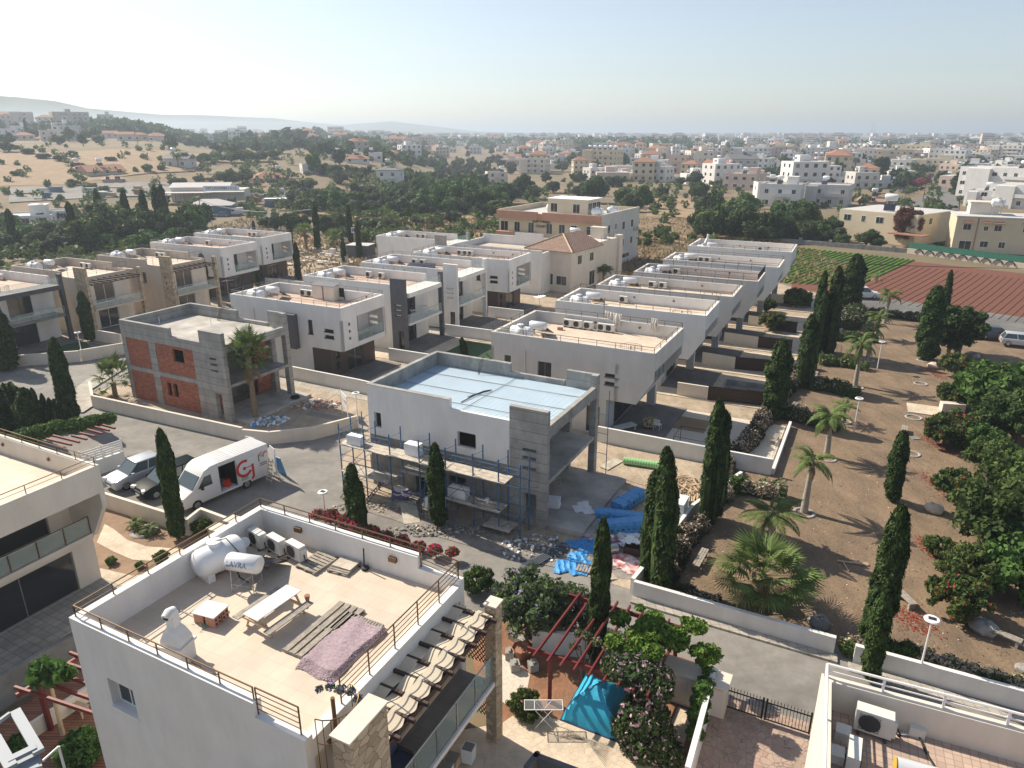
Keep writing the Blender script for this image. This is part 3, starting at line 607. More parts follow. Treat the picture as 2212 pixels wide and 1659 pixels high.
    b=MB(); b.box(xb,L+1.4,.3,Wd,0,.12); b.build('patio',M['grey_pave'],v)
    roofkit(v,desc,Wd,acs,ring=ring)
    return v
def villaC(W,ang,L,Wd,label,wm='white_wall',acs=(4,5),desc='',ring=(0,0),rail='rail_bronze',balus=0,kit=True,fm='roof_tile_floor',back=False,hi=7.2,low=3.6):
    v=empty('villa',(W[0],W[1],0),ang,label,'house'); xe=L-3.0
    so=[(1.2,1.8,4.4,5.4),(4.2,5.4,4.0,5.3),(9.9,11.0,4.85,5.15),(9.9,11.0,4.2,4.5)]
    b=MB(); wall(b,(0,0),(xe,0),3,6,.25,so[:3]+so[3:] ); wall(b,(xe,Wd),(0,Wd),3,6,.25); wall(b,(0,Wd),(0,0),3,6,.25)
    for y0,y1 in ((0,.25),(Wd-.25,Wd)):
        b.prism([(xe,3.0),(L-1.3,3.0),(L,5.0),(L,6.0),(xe,6.0)],y0,y1,ax=1)
    b.build('upper_wall',M[wm],v)
    for i,h in enumerate(so): window(v,(0,0),(xe,0),h,.14,mull=1 if i==1 else 0)
    dh=(1.6,Wd-1.6,3.2,5.6); b=MB(); wall(b,(xe,.25),(xe,Wd-.25),3,6.0,.2,[dh]); b.build('balcony_wall',M[wm],v); window(v,(xe,.25),(xe,Wd),dh,.08,mull=1,sill=False,name='balcony_door',curt=.35)
    b=MB(); b.box(xe,L-1.3,.25,Wd-.25,2.9,3.15); b.box(L-.25,L,.25,Wd-.25,5.75,6.0); b.build('balcony_slab',M[wm],v)
    railing('balcony_railing',[(L-1.4,.3,3.15),(L-1.4,Wd-.3,3.15)],v,rail,.95,1,1.4,glass='glass_rail')
    g=L-low; gh=(1.8,Wd-1.4,.1,2.4); b=MB(); wall(b,(0,0),(g,0),0,3,.25,[(g-1.6,g-.5,.1,2.3)]); wall(b,(g,0.25),(g,Wd-.25),0,2.9,.2,[gh]); wall(b,(g,Wd),(0,Wd),0,3,.25); wall(b,(0,Wd),(0,0),0,3,.25); (b.box(L-2.6,L-1.9,Wd-.6,Wd,0,2.9) if low>3 else None); b.build('lower_wall',M[wm if wm!='white_wall' else 'cream_wall'],v)
    window(v,(0,0),(g,0),(g-1.6,g-.5,.1,2.3),.1,'black_metal',mull=0,sill=False,name='side_door'); window(v,(g,.25),(g,Wd),gh,.08,mull=1,sill=False,name='patio_door',curt=.2)
    b=MB(); b.box(g,L+.8,.1,Wd,0,.12); b.build('patio',M['kerb_pave' if low<3 else 'grey_pave'],v)
    roofbox(v,L,Wd,wm,fm,rail=rail,bars=2 if not balus else 2,balus=balus,hi=hi,rh=.42 if not balus else .8); lights(v,[(6,Wd-.27,6.8),(10,Wd-.27,6.8)])
    if kit: roofkit(v,desc,Wd,acs,ring=ring)
    return v
villaA((-28.4,70.3),-26.5,14,6.8,'white villa with boxed balcony and grey side bay behind the red brick shell','white_wall',(4.2,5.1,6.0),desc='white villa behind the brick shell')
villaB((-23.8,80.2),-26,14.2,7.2,'white villa with a dark grey stone side panel and two porch levels','white_wall','grey_wall',(4.4,6.2),desc='villa with the dark grey panel')
villaB((-19.0,89.0),-25.5,14.2,7.0,'white villa with a white side panel of three slits and glass roof rail','white_wall','white_wall',(4.0,5.2),desc='villa with the white slit panel')
villaA((-13.6,96.5),-25.5,14.6,7.0,'white villa with a boxed balcony in front of the tiled hip roof house','white_wall',(4,4.9,5.7),False,desc='boxed-balcony villa beside the hip roof house',ring=(12,2.2))
villaC((-1.7,56.0),-27,13.7,8.4,'cream villa with slanted balcony sides and white laundry on its roof rail','bw_wall',(3.6,4.5,5.5,6.8,7.5),desc='cream villa with the laundry',ring=(11.3,1.7))
villaC((4.2,67.4),-25.5,14.4,6.7,'white villa with slanted balcony sides above the small pool','white_wall',(5.0,),desc='white villa above the small pool',ring=(11.9,1.6))
villaC((9.0,75.0),-25.5,14.2,6.4,'cream villa with slanted balcony sides, third in the row by the park','bw_wall',(4.6,5.8),desc='third villa by the park',ring=(11.9,1.6))
villaC((14.2,82.6),-25.5,14.0,6.3,'cream villa with a black baluster roof railing','bw_wall',(3.8,),desc='villa with the black baluster rail',ring=None,rail='black_metal',balus=.14,fm='roof_tile_pink')
villaC((19.4,91.2),-25.5,14.1,6.4,'white villa with tan roof deck, second from the end of the park row','white_wall',(3.8,4.6),desc='second-last villa of the park row',ring=None)
vl=villaC((24.8,100.8),-25.5,13.8,8.0,'white villa at the far end of the park row beside the vegetable field','white_wall',(9,),desc='far end villa by the field',ring=None,hi=7.5)
villaA((-53.7,106.2),-25,14,7,'white villa with a boxed balcony, second from the road junction','white_wall',(5,),False,desc='white villa second from the junction')
villaA((-51.5,116.4),-25,14,7,'farthest white villa with a boxed balcony, next to the road junction','white_wall',(6,7),False,desc='white villa next to the junction')
villaB((-55.1,94.4),-25,14,7,'tan villa with a stone pillar and bare pergola, left of the white villas','tan_wall','stone_clad',(4,5),desc='tan villa beside the white ones',stone=True)
villaB((-61.2,86.4),-25,14,7,'tan villa with a stone pillar and a striped awning on its pergola','tan_wall','stone_clad',(4.4,5.4),desc='tan villa with the striped awning',stone=True)
villaB((-66.2,78.4),-25,14,7.2,'white villa framed in dark charcoal with glass balcony at the left road','white_wall','dark_frame',(4,),desc='villa with the charcoal frame',dark=True,ring=(11.6,1.8))
villaC((-70.6,70.2),-25,14,7,'cream villa with slanted balcony sides cut by the left picture edge','bw_wall',(5,),desc='cream villa at the left edge',ring=None)
# villa bottom left, type with slanted sides; its E corner is at (-20.2,31.4)
a=R_(-27); e1=Vector((math.cos(a),math.sin(a))); e2=Vector((-e1.y,e1.x))
Wl=Vector((-20.2,31.4))-e1*13.7-e2*8.4
lv=villaC(tuple(Wl),-27,13.7,8.4,'near cream villa with a glass balcony rail, cut by the left edge','cream_wall',(),desc='near cream villa at left',ring=None,kit=False,low=1.9)
# ---------------- setting: ground, roads, plots
def HT(k,bx,by,tx,ty,z=0):
    p=G(k,bx,by,z); r=ray(k,tx,ty); q=math.hypot(p.x,p.y)/math.hypot(r[0],r[1]); return p,CH+r[2]*q-z
def sheet(name,poly,m,z,kind='structure'):
    b=MB(); P=[(p[0],p[1]) for p in poly]; n=len(P)
    A=sum(P[i][0]*P[(i+1)%n][1]-P[(i+1)%n][0]*P[i][1] for i in range(n))
    if A<0: P=P[::-1]
    b.add([(x,y,z) for x,y in P],[tuple(range(n))]); return tag(b.build(name,M[m]),kind=kind)
def fr(O,ang):
    a=R_(ang); e1=Vector((math.cos(a),math.sin(a))); e2=Vector((-e1.y,e1.x)); O=Vector(O)
    return lambda x,y:tuple(O+e1*x+e2*y)
# ground: one polar sheet following the terrain
nr=150; na=220; rad=[3*1.055**i for i in range(nr)]; vs=[(0,0,0)]; fs=[]
for i,r in enumerate(rad):
    for j in range(na):
        a=2*math.pi*j/na; x,y=r*math.cos(a),r*math.sin(a); vs.append((x,y,terr(x,y)+(.35*math.sin(x*.05)*math.sin(y*.043) if 170<r<1500 else 0)))
for j in range(na): fs.append((0,1+j,1+(j+1)%na))
for i in range(nr-1):
    for j in range(na): a=1+i*na+j; b_=1+i*na+(j+1)%na; fs.append((a,a+na,b_+na,b_))
g=MB(); g.add(vs,fs); tag(g.build('ground',M['dry_grass'],None,True),kind='structure')
def GZ(k,l): return [G(k,x,y).to_2d() for x,y in l]
rd=[(-110,62),(-75,62),(-60,66),(-50,70),(-44,74),(-36,78),(-32,72),(-30,66),(-24,60),(-16,56),(-9,53),(-9,45),(-6.5,41),(-3,39),(.8,36),(6.8,32.2),(15,27.6),(21.6,24.1),(60,6.5),(57,-1),(18.5,18),(12.5,21.6),(8.3,23.6),(7.4,25.2),(-.4,29),(-9,32),(-14,33),(-19,35),(-28,36),(-36,38),(-41,45),(-60,50),(-110,50)]
sheet('road',rd,'asphalt',.012)
sheet('estate_ground',[(-95,64),(-95,98),(-60,124),(-36,124),(-8,112),(10,112),(20,118),(42,112),(47,100),(26,60),(20,44),(8,40),(-30,52),(-44,60),(-70,62)],'soil_site',.006)
sheet('park_soil',[(6.6,31.2),(14.8,27.2),(21.1,23.9),(62,5),(75,60),(60,76),(51.7,86.2),(42,91),(24,60.5),(11.7,40.6)],'soil_park',.02)
sheet('site_ground',[(-12,54),(-12.4,46.5),(-10.5,41.5),(-7.5,38.6),(-5.1,37.3),(.4,34.6),(6.2,31.3),(12.3,42),(13.2,44.6),(-2.4,52.2),(-6,53.6)],'soil_site',.03)
f=fr((-34.2,60.0),-28)
sheet('plot_ground',[(-38.6,61.4),(-36.3,57.5),(-20.8,50.4),(-15,51.0),(-12.3,53.4),f(16.8,4),f(15.5,10.2),f(-2,9.6)],'soil_site',.03)
sheet('pavement',[(-40.9,64.5),(-40.4,61.0),(-37.6,56.2),(-36.4,56.0),(-36.4,57.5),(-38.9,61.8),(-39.0,68.6),(-40,69.2)],'kerb_pave',.13)
# estate gardens between the villas
for i,(O,an) in enumerate([((-28.4,70.3),-26.5),((-23.8,80.2),-26),((-19,89),-25.5)]):
    f=fr(O,an); sheet('garden_paving',[f(0,-3.2),f(19,-3.2),f(19,6.8),f(0,6.8)],'kerb_pave' if i!=1 else 'light_pave',.035+.004*i)
sheet('artificial_lawn',[(-1.2,70.6),(1.2,75.0),(-5.0,78.2),(-7.2,73.8)],'turf',.06)
sheet('artificial_lawn',[(-7.5,83),(-5,87),(-9,88.6),(-11,84.5)],'turf',.06)
f=fr((-1.7,56),-27); sheet('white_gravel',[f(13.4,-1.2),f(22.6,-1.2),f(22.6,8.3),f(13.4,8.3)],'gravel_white',.05)
sheet('dry_lawn',[f(13.5,3.8),f(17,3.8),f(17,6.6),f(13.5,6.6)],'straw',.056)
for i,(O,an) in enumerate([((4.2,67.4),-25.5),((9,75),-25.5),((14.2,82.6),-25.5),((19.4,91.2),-25.5),((24.8,100.8),-25.5)]):
    f=fr(O,an); sheet('garden_paving',[f(9,-2.0),f(22,-2.0),f(22,6.2),f(9,6.2)],'light_pave',.05+.004*i)
f=fr((4.2,67.4),-25.5)
for i,(O,an) in enumerate([((-53.7,106.2),-25),((-55.1,94.4),-25),((-61.2,86.4),-25),((-66.2,78.4),-25)]):
    f2=fr(O,an); sheet('garden_paving',[f2(9,-1.4),f2(19.5,-1.4),f2(19.5,7),f2(9,7)],'grey_pave',.035+.004*i)
sheet('artificial_lawn',[(-52.6,70.8),(-46,74.5),(-48.6,78),(-54,75)],'turf',.06)
# foreground gardens
f=fr((-14.7,19.6),-27)
sheet('garden_soil',GZ('O',[(600,560),(1500,690),(2150,900),(2130,1100),(1960,1560),(1560,1440),(950,1310),(700,1270),(590,1330),(420,1200),(300,600)]),'soil_red2',.022)
sheet('garden_soil',GZ('I',[(560,850),(795,925),(1270,1075),(1385,1120),(1490,1060),(1640,1160),(1700,1300),(1300,1560),(900,1620),(640,1640),(660,1200)]),'soil_bed',.022)
sheet('patio_paving',GZ('O',[(680,1250),(950,1290),(1500,1430),(1800,1700),(1500,2300),(-500,2300),(-500,1500),(560,1330)]),'light_pave',.04)
sheet('garden_path',GZ('O',[(1890,1200),(2010,1240),(1930,1520),(1810,1420)]),'light_pave',.045)
sheet('gravel_bed',GZ('O',[(560,800),(690,880),(780,960),(760,1060),(680,1120),(590,1180),(500,1100)]),'gravel_white',.036)
path=GZ('I',[(790,1140),(860,1180),(960,1260),(1110,1310),(1400,1330),(1330,1430),(1150,1420),(1000,1410),(860,1350),(730,1280)]); sheet('garden_path',path,'light_pave',.04)
path=GZ('I',[(735,1470),(1000,1530),(1190,1510),(1000,1659),(780,1700),(600,1760),(740,1560)]); sheet('garden_path',path,'light_pave',.044)
sheet('driveway',[(8.5,24.1),(12.8,22.1),(9.0,15.6),(7,10),(-2,10),(.5,13),(6.8,21.0)],'crazy_pave',.03)
sheet('red_deck',[f(-6.5,-1.5),f(-.3,-1.5),f(-.3,3.0),f(-6.5,3.0)],'deck_wood',.25)
sheet('side_lane',[f(-9,9.5),f(0,9.0),f(0,2.8),f(-9,2.2)],'grey_pave',.03)
# far road, field
fa=[(43.2,107.9),(58.4,145),(75,132.4),(100,112),(94,68),(56.2,100.5)]
fa=[G('D',280,1400).to_2d(),G('D',350,1060).to_2d(),G('D',1300,1175).to_2d(),G('D',2212,1275).to_2d(),G('D',3000,1400).to_2d(),G('D',3000,1790).to_2d(),G('D',2212,1640).to_2d(),G('D',1200,1500).to_2d()]
sheet('vegetable_field',fa,'soil_field',.02)
sheet('road',[G('D',200,1440).to_2d(),G('D',1200,1500).to_2d(),G('D',2212,1640).to_2d(),G('D',3400,1830).to_2d(),G('D',3200,2250).to_2d(),G('H',2210,690).to_2d(),G('H',1900,600).to_2d(),G('D',1150,1600).to_2d(),G('D',150,1520).to_2d()],'asphalt_dark',.028)
Zp=lambda *l:[GT(u,v).to_2d() for u,v in l]
def tsheet(name,poly,m,dz=.12,n=14,kind='structure'):
    "sheet draped on the terrain between two rows of points"
    a,b_=poly; vs=[];fs=[]; P=lambda L,t:[L[min(int(t*(len(L)-1)),len(L)-2)].lerp(L[min(int(t*(len(L)-1)),len(L)-2)+1],t*(len(L)-1)-min(int(t*(len(L)-1)),len(L)-2))][0]
    K=40
    for i in range(K+1):
        p,q=P(a,i/K),P(b_,i/K)
        for j in range(n+1):
            r=p.lerp(q,j/n); vs.append((r.x,r.y,terr(r.x,r.y)+dz))
    for i in range(K):
        for j in range(n): c=i*(n+1)+j; fs.append((c,c+1,c+n+2,c+n+1))
    g=MB(); g.add(vs,fs); return tag(g.build(name,M[m],None,True),kind=kind)
tsheet('road',(Zp((500,500),(545,480),(520,450),(540,430),(640,412)),Zp((655,500),(598,478),(575,455),(590,436),(655,416))),'asphalt_dark',.1)
tsheet('road',(Zp((560,505),(650,505),(720,520),(850,535),(1000,560)),Zp((560,490),(655,496),(730,510),(860,525),(1010,552))),'asphalt_dark',.12)
tsheet('yard',(Zp((20,440),(200,430),(420,425),(560,430)),Zp((20,408),(200,400),(420,398),(560,408))),'asphalt',.3)
tsheet('road',(Zp((1940,470),(1925,448),(1990,428),(2010,410)),Zp((2070,455),(2070,425),(2050,410),(2030,400))),'asphalt_dark',.1)
tsheet('straw_field',(Zp((1380,520),(1395,470),(1400,430)),Zp((1480,530),(1500,470),(1500,430))),'straw',.16)
tsheet('straw_field',(Zp((640,520),(800,520),(1080,530)),Zp((640,455),(800,460),(1060,470))),'straw',.08)
tsheet('ploughed_field',(Zp((0,330),(150,330),(450,335)),Zp((0,405),(150,400),(420,372))),'straw',.35,30)
f3=MB()
# field furrows and crop rows
p0=Vector(fa[1]);p1=Vector(fa[0])
e=(Vector(fa[2])-Vector(fa[1]))
leafmat('lettuce',(.10,.26,.04),(.20,.38,.07),.2); crop=MB(); NR=24; qs=[]
rows_=[]
Ntop=[G('D',350+i*43,1062+i*4.6).to_2d() for i in range(23)]
for i,a_ in enumerate(Ntop):
    dirv=(G('D',800,1400)-G('D',1290,1175)).to_2d().normalized()
    L=44-i*.5
    n=int(L*16)
    t=rng.random(n)*L; X=a_.x+dirv.x*t+rng.normal(size=n)*.07; Y=a_.y+dirv.y*t+rng.normal(size=n)*.07
    tb=MB(); tb.tube([(a_.x+dirv.x*q_,a_.y+dirv.y*q_,.06+.03*math.sin(q_*3)) for q_ in np.linspace(.3,L*.98,26)],.2,5); rows_.append(tb) if i not in (4,13) else None
    ok=(Y>100.2+ (X-56)*-.75+1.5)
    qs.append(np.stack([X,Y,np.full(n,.12)+rng.random(n)*.12],1)[ok])
P=np.concatenate(qs)
rb=MB()
for t_ in rows_: rb.add(t_.v,t_.f)
tag(rb.build('lettuce_beds',M['lettuce']),kind='stuff')
o=obj('lettuce_rows',qmesh('crop',cards(P,.24,np.tile([0,0,1.],(len(P),1)),.7,asp=1.1),M['lettuce'])); tag(o,kind='stuff')
fb=MB()
for i in range(30):
    dirv=(G('D',800,1400)-G('D',1290,1175)).to_2d().normalized(); a_=G('D',1330+i*55,1180+i*6.2).to_2d()
    pts=[]
    for s in range(2,16): q=a_+dirv*s*2.6; pts.append((q.x+.3*math.sin(s*.22),q.y,.03))
    fb.tube(pts,.055,3,cap=False)
tag(fb.build('field_furrows',M['furrow']),kind='structure')
# far hills
def ridge(name,pts,depth,m,base=-20):
    b=MB(); rr=random.Random(len(pts)); vs=[]; n=len(pts)
    for i,(x,y,h) in enumerate(pts):
        s=Vector((x,y)).normalized()
        for k,(dd,hh) in enumerate([(-depth,0),(-depth*.45,.55),(0,1),(depth*.7,.6),(depth*1.5,0)]): vs.append((x+s.x*dd+rr.uniform(-30,30),y+s.y*dd,base+(h-base)*hh+(rr.uniform(-4,4) if hh else 0)))
    fs=[]
    for i in range(n-1):
        for k in range(4): a_=i*5+k; fs.append((a_,a_+1,a_+6,a_+5))
    b.add(vs,fs); return tag(b.build(name,M[m],None,True),kind='structure')
def rp(U,V,d): t=(U-1105.5)/1533; h=CH+d*((286.6-V)/1533)*math.sqrt(1+0); return (t*d,d,h)
ridge('hills',[rp(u,v,4200) for u,v in [(-420,240),(-260,226),(-100,221),(0,218),(60,217),(130,220),(180,228),(260,240),(340,248),(400,252),(470,254),(540,258),(620,260),(700,267),(760,272),(860,266),(920,274),(1040,284),(1200,288)]],600,'far_green')
sheet('sea',[(2300,3800),(14000,1500),(14000,20000),(-3000,20000),(-400,5200)],'slate',.8)

b=MB(); P=[(21.6,22.5),(14.7,26.3),(6.2,30.6),(6.0,30.25),(14.5,25.9),(21.3,22.1)]; b.prism([(14.8,26.35),(6.2,30.7),(6.0,30.2),(14.6,25.85)],.0,.12); b.prism([(46,9.7),(15.1,25.9),(14.9,25.4),(45.7,9.2)],.0,.11); tag(b.build('kerb',M['kerb_pave'],None),kind='structure')
for i,(x,y) in enumerate([(-24,47),(-9.5,34.6),(6,28.2),(-44,62)]): b=MB(); b.lathe([(.01,0),(.34,0),(.34,.006),(.01,.008)],18); tag(b.build('manhole_cover',M['conc_dark'],None,loc=(x,y,.02)),['round manhole cover in the road before the parked van','round manhole cover in the lane beside the bougainvillea','round manhole cover in the lane above the pergola','round manhole cover at the road bend'][i],'manhole cover')

sheet('site_dirt',GZ('J',[(330,1080),(620,1130),(700,1160),(1400,1360),(1750,1400),(2050,1340),(2300,1300),(2500,1480),(2350,1659),(2100,1640),(1600,1530),(1250,1440),(900,1340),(800,1310),(560,1210),(330,1140)]),'site_dirt',.04)
# ---------------- foreground house with the stone pillars
F=empty('flat_roofed_house',(-14.7,19.6,0),-27,'nearest white house with tan roof terrace, stone pillars and fabric pergola','house')
wn=(1.40,2.68,4.30,5.45); b=MB(); wall(b,(0,0),(8.3,0),0,7.35,.3,[wn]); wall(b,(8.3,0),(10.15,0),0,6.85,.3); wall(b,(10.15,8.5),(8.3,8.5),0,6.85,.3); wall(b,(8.3,8.5),(0,8.5),0,7.35,.3); wall(b,(0,8.2),(0,.3),0,7.35,.3)
b.build('wall',M['white_wall'],F)
window(F,(0,0),(8.3,0),wn,.28,'white_frame')
b=MB(); wall(b,(9.95,.3),(9.95,8.2),0,6.6,.2,[(1.2,4.4,3.35,5.7),(1.0,5.0,.1,2.4)]); b.build('porch_wall',M['cream_wall'],F)
window(F,(9.95,.3),(9.95,8.2),(1.2,4.4,3.35,5.7),.08,'win_frame',sill=False,name='balcony_door'); window(F,(9.95,.3),(9.95,8.2),(1.0,5.0,.1,2.4),.08,'win_frame',sill=False,name='patio_door')
b=MB(); b.box(9.85,10.15,.3,8.2,6.0,6.65); b.build('eaves_parapet',M['white_wall'],F)
b=MB(); b.box(.3,9.85,.3,8.2,6.0,6.2); b.build('roof_deck',M['roof_tile_floor'],F)
railing('roof_railing',[(8.2,.15,7.35),(.15,.15,7.35),(.15,8.35,7.35),(8.3,8.35,7.35)],F,'rail_bronze',.42,2,1.45,.026)
railing('end_railing',[(8.35,8.35,6.85),(10.0,8.35,6.65),(10.0,1.7,6.65)],F,'rail_bronze',.95,5,1.25,.026)
railing('corner_railing',[(8.3,.15,6.85),(9.9,.15,6.85)],F,'rail_bronze',.95,5,1.6,.026)
# stair cage
b=MB()
for k in range(11): a=R_(95+k*17); b.tube([(10.3+math.cos(a)*-.75,.9+math.sin(a)*-.75+.1,5.2),(10.3+math.cos(a)*-.75,.9+math.sin(a)*-.75+.1,7.5)],.014,5)
for z in (6.65,7.5): b.tube([(10.3-math.cos(R_(95+k*17))*.75,1.0-math.sin(R_(95+k*17))*.75,z) for k in range(11)],.018,5)
b.tube([(10.35,1.0,2.5),(10.35,1.0,7.6)],.06,8)
for k in range(9): a=R_(200-k*28); b.obox((10.35+math.cos(a)*.4,1+math.sin(a)*.4,6.1-k*.2),(.8,.26,.03),math.degrees(a))
b.build('spiral_stair',M['rail_bronze'],F,True)
b=MB(); b.box(11.15,11.75,0,1.6,0,7.5); b.build('stone_pillar',M['stone_clad'],F); b=MB(); b.box(11.11,11.79,-.04,1.64,7.5,7.56); b.build('pillar_cap',M['cream_wall'],F)
b=MB(); b.box(11.3,11.75,8.0,8.5,0,6.35); b.build('stone_pillar',M['stone_clad'],F); b=MB(); b.box(11.26,11.79,7.96,8.54,6.35,6.41); b.build('pillar_cap',M['cream_wall'],F)
b=MB(); b.box(10.15,11.7,1.6,8.0,2.83,3.03); b.build('balcony_slab',M['white_wall'],F); b=MB(); b.box(10.16,11.6,1.61,7.99,3.03,3.045); b.build('balcony_floor',M['grey_pave'],F)
railing('balcony_railing',[(11.6,1.65,3.03),(11.6,7.98,3.03)],F,'steel',1.2,1,1.2,.03,glass='glass_rail')
NB=9; CZ=-.42
for k in range(NB):
    y=1.8+k*.73; b=MB(); b.box(10.15,11.95,y,y+.1,6.42+CZ,6.56+CZ); b.build('pergola_beam',M['wood_dark'],F)
b=MB(); b.box(11.56,11.7,1.6,8.0,6.22+CZ,6.418+CZ); b.build('pergola_edge_beam',M['wood_dark'],F)
# woven canopy cloth: strips passing over and under the beams
for s,(x0,x1) in enumerate([(10.17,10.62),(10.64,11.08),(11.10,11.66)]):
    b=MB(); n=90; vs=[]
    for i in range(n+1):
        y=1.7+6.2*i/n; ph=(y-1.85)/.73*math.pi+(math.pi if s%2 else 0); z=6.50+CZ+.06*math.sin(ph+math.pi/2) if s<2 else 6.595+CZ-.05*abs(math.sin((y-1.85)/.73*math.pi))
        if s==2: xx1=x1+.05*math.sin(y*9)
        else: xx1=x1
        vs+=[(x0,y,z),(xx1,y,z+(.0 if s<2 else -.08))]
    b.add(vs,[(2*i,2*i+1,2*i+3,2*i+2) for i in range(n)]); b.build('canopy_strip',M['canopy_cloth'],F)
# lattice panels at the end
for z0,z1 in ((3.6,5.8),(1.1,2.8)):
    b=MB()
    for k in range(-14,15):
        for sg in (-1,1):
            # diagonal slats clipped to the panel 10.2..11.6
            xa=10.75+k*.16; pts=[]
            for t in np.linspace(-1.3,1.3,40):
                x=xa+t*sg*.7; z=(z0+z1)/2+t
                if 10.22<=x<=11.28 and z0<=z<=z1: pts.append((x,8.15+.02*sg,z))
            if len(pts)>3: b.tube([pts[0],pts[-1]],.022,4)
    b.build('lattice_panel',M['wood_dark'],F)
for p in ((2.2,8.17),(7.0,8.17)): b=MB(); b.box(p[0],p[0]+.35,p[1]-.1,p[1]+.03,6.85,7.05); b.build('wall_lamp',M['rail_bronze'],F)
fl=lambda x,y,z=0: local(F,x,y,z)
NEARD='nearest house'
t=TANK.put(fl(.95,5.3,6.2),-27+78,1.0,'big white water tank lying on the roof terrace of the nearest house'); 
bl=BOIL.put(fl(2.75,4.95,6.2),-27+14,(.92,1.05,1.0),'silver water heater cylinder lettered LAVRA on the nearest house roof terrace')
for name,body,px,sc_,colr in (('lettering','LAVRA',0,.26,'scaff_blue'),):
    cu=bpy.data.curves.new('t','FONT'); cu.body=body; cu.size=.30; cu.extrude=.003; cu.align_x='CENTER'; to=bpy.data.objects.new('t',cu); COL.objects.link(to)
    dg=bpy.context.evaluated_depsgraph_get(); me=bpy.data.meshes.new_from_object(to.evaluated_get(dg)); bpy.data.objects.remove(to)
    for v in me.vertices:
        x,y=v.co.x,v.co.y; a=(y+.02)/.345; v.co=Vector((x-.12,-math.cos(a)*(.348+v.co.z*.5),1.15+math.sin(a)*.348))
    me.materials.append(M['scaff_blue']); lo=bpy.data.objects.new('lettering',me); COL.objects.link(lo); lo.parent=bl
for i,(x,y) in enumerate([(.9,7.3),(1.95,7.3),(3.0,7.3)]): ACU.put(fl(x,y,6.2),-27+random.uniform(-3,3)-12,1.05,['leftmost','middle','rightmost'][i]+' of three air conditioners on the nearest house roof')
def pallet(name,loc,rz,L,Wd,n,label,m='wood_grey'):
    o=empty(name,loc,rz,label,'pallet'); b=MB()
    for k in range(n): x=-L/2+(k+.5)*L/n; b.box(x-L/n*.36,x+L/n*.36,-Wd/2,Wd/2,.10,.125)
    b.build('deck_board',M[m],o)
    for y in (-Wd/2+.05,0,Wd/2-.05): b=MB(); b.box(-L/2,L/2,y-.045,y+.045,0,.10); b.build('stringer',M[m],o)
    return o
pallet('wooden_pallet',fl(3.95,7.4,6.2),-27+90-5,1.25,1.05,7,'weathered wooden pallet next to the air conditioners on the near roof')
pallet('wooden_pallet',fl(5.1,7.75,6.2),-27+95,1.1,.95,9,'weathered pallet with a pale board on the near roof terrace')
b=MB(); b.obox((0,0,.15),(.9,.95,.03),0); tag(b.build('board',M['plank_metal'],loc=fl(5.1,7.95,6.2),rz=-25),'pale board lying on the weathered pallet of the near roof','board')
pallet('wooden_pallet',fl(7.0,4.4,6.2),-27,1.2,2.9,4,'long weathered pallet under the fluffy rug on the near roof')
pallet('wooden_pallet',fl(7.9,5.0,6.2),-27,1.6,1.0,14,'slatted pallet end sticking out behind the fluffy rug','wood_grey')
# rug
b=MB(); n1,n2=40,60; vs=[]
for i in range(n1+1):
    for j in range(n2+1):
        u,v=i/n1,j/n2; x=7.35+u*1.5+.25*v*(1-u)*0; y=2.55+v*2.7
        z=6.2+.17*(1 if v>.12 else v/.12)*(1 if u<.86 else (1-u)/.14)+.02*math.sin(9*u+7*v)+random.uniform(0,.025)
        vs.append((x+.12*v+.05*math.sin(v*9),y+.05*math.sin(u*8),z))
b.add(vs,[(i*(n2+1)+j,(i+1)*(n2+1)+j,(i+1)*(n2+1)+j+1,i*(n2+1)+j+1) for i in range(n1) for j in range(n2)]); o=empty('fluffy_rug',fl(0,0),-27,'mauve fluffy rug draped over pallets on the near roof terrace','rug'); b.build('rug_base',M['rug'],o,True)
n=9000; u=rng.random(n); v=rng.random(n); P=np.stack([7.35+u*1.5+.12*v+.05*np.sin(v*9),2.55+v*2.7+.05*np.sin(u*8),6.215+.17*np.minimum(1,v/.12)*np.minimum(1,(1-u)/.14)+.02*np.sin(9*u+7*v)],1)
obj('rug_pile',qmesh('pile',cards(P,.04,np.tile([0,0,1.],(n,1)),.86,asp=1.8),M['rug']),o)
# picnic table
T=empty('picnic_table',fl(5.0,4.05,6.2),-27-4,'weathered picnic table with a white marble top and two benches','table')
b=MB(); b.box(-.36,.36,-.98,0,.74,.77); b.box(-.36,.36,.004,.98,.74,.77); b.build('table_top',M['marble'],T)
for s in (-1,1):
    b=MB(); [b.box(s*.78-.15+k*.155,s*.78-.15+k*.155+.145,-1.0,1.0,.42,.46) for k in range(2)]; b.build('bench_seat',M['wood_grey'],T)
for y in (-.75,.75):
    b=MB(); b.box(-.9,.9,y-.04,y+.04,.34,.42); b.box(-.36,.36,y-.04,y+.04,.66,.735)
    for s in (-1,1): b.tube([(s*.62,y+.05,0),(s*.25,y+.05,.72)],.05,4)
    b.build('leg_frame',M['wood_light'],T)
b=MB(); b.tube([(0,-.75,.36),(0,.75,.72)],.03,4); b.tube([(0,.75,.36),(0,-.75,.72)],.03,4); b.build('brace',M['wood_light'],T)
b=MB(); b.lathe([(.07,0),(.1,.18),(.1,.2),(.08,.2)],12); tag(b.build('flower_pot',M['terracotta'],None,True,loc=fl(5.7,5.0,6.66)),'small orange pot on the far bench of the picnic table','pot')
Bk=empty('brick_side_table',fl(3.0,3.05,6.2),-27+8,'low side table of four hollow bricks under a white marble slab','table')
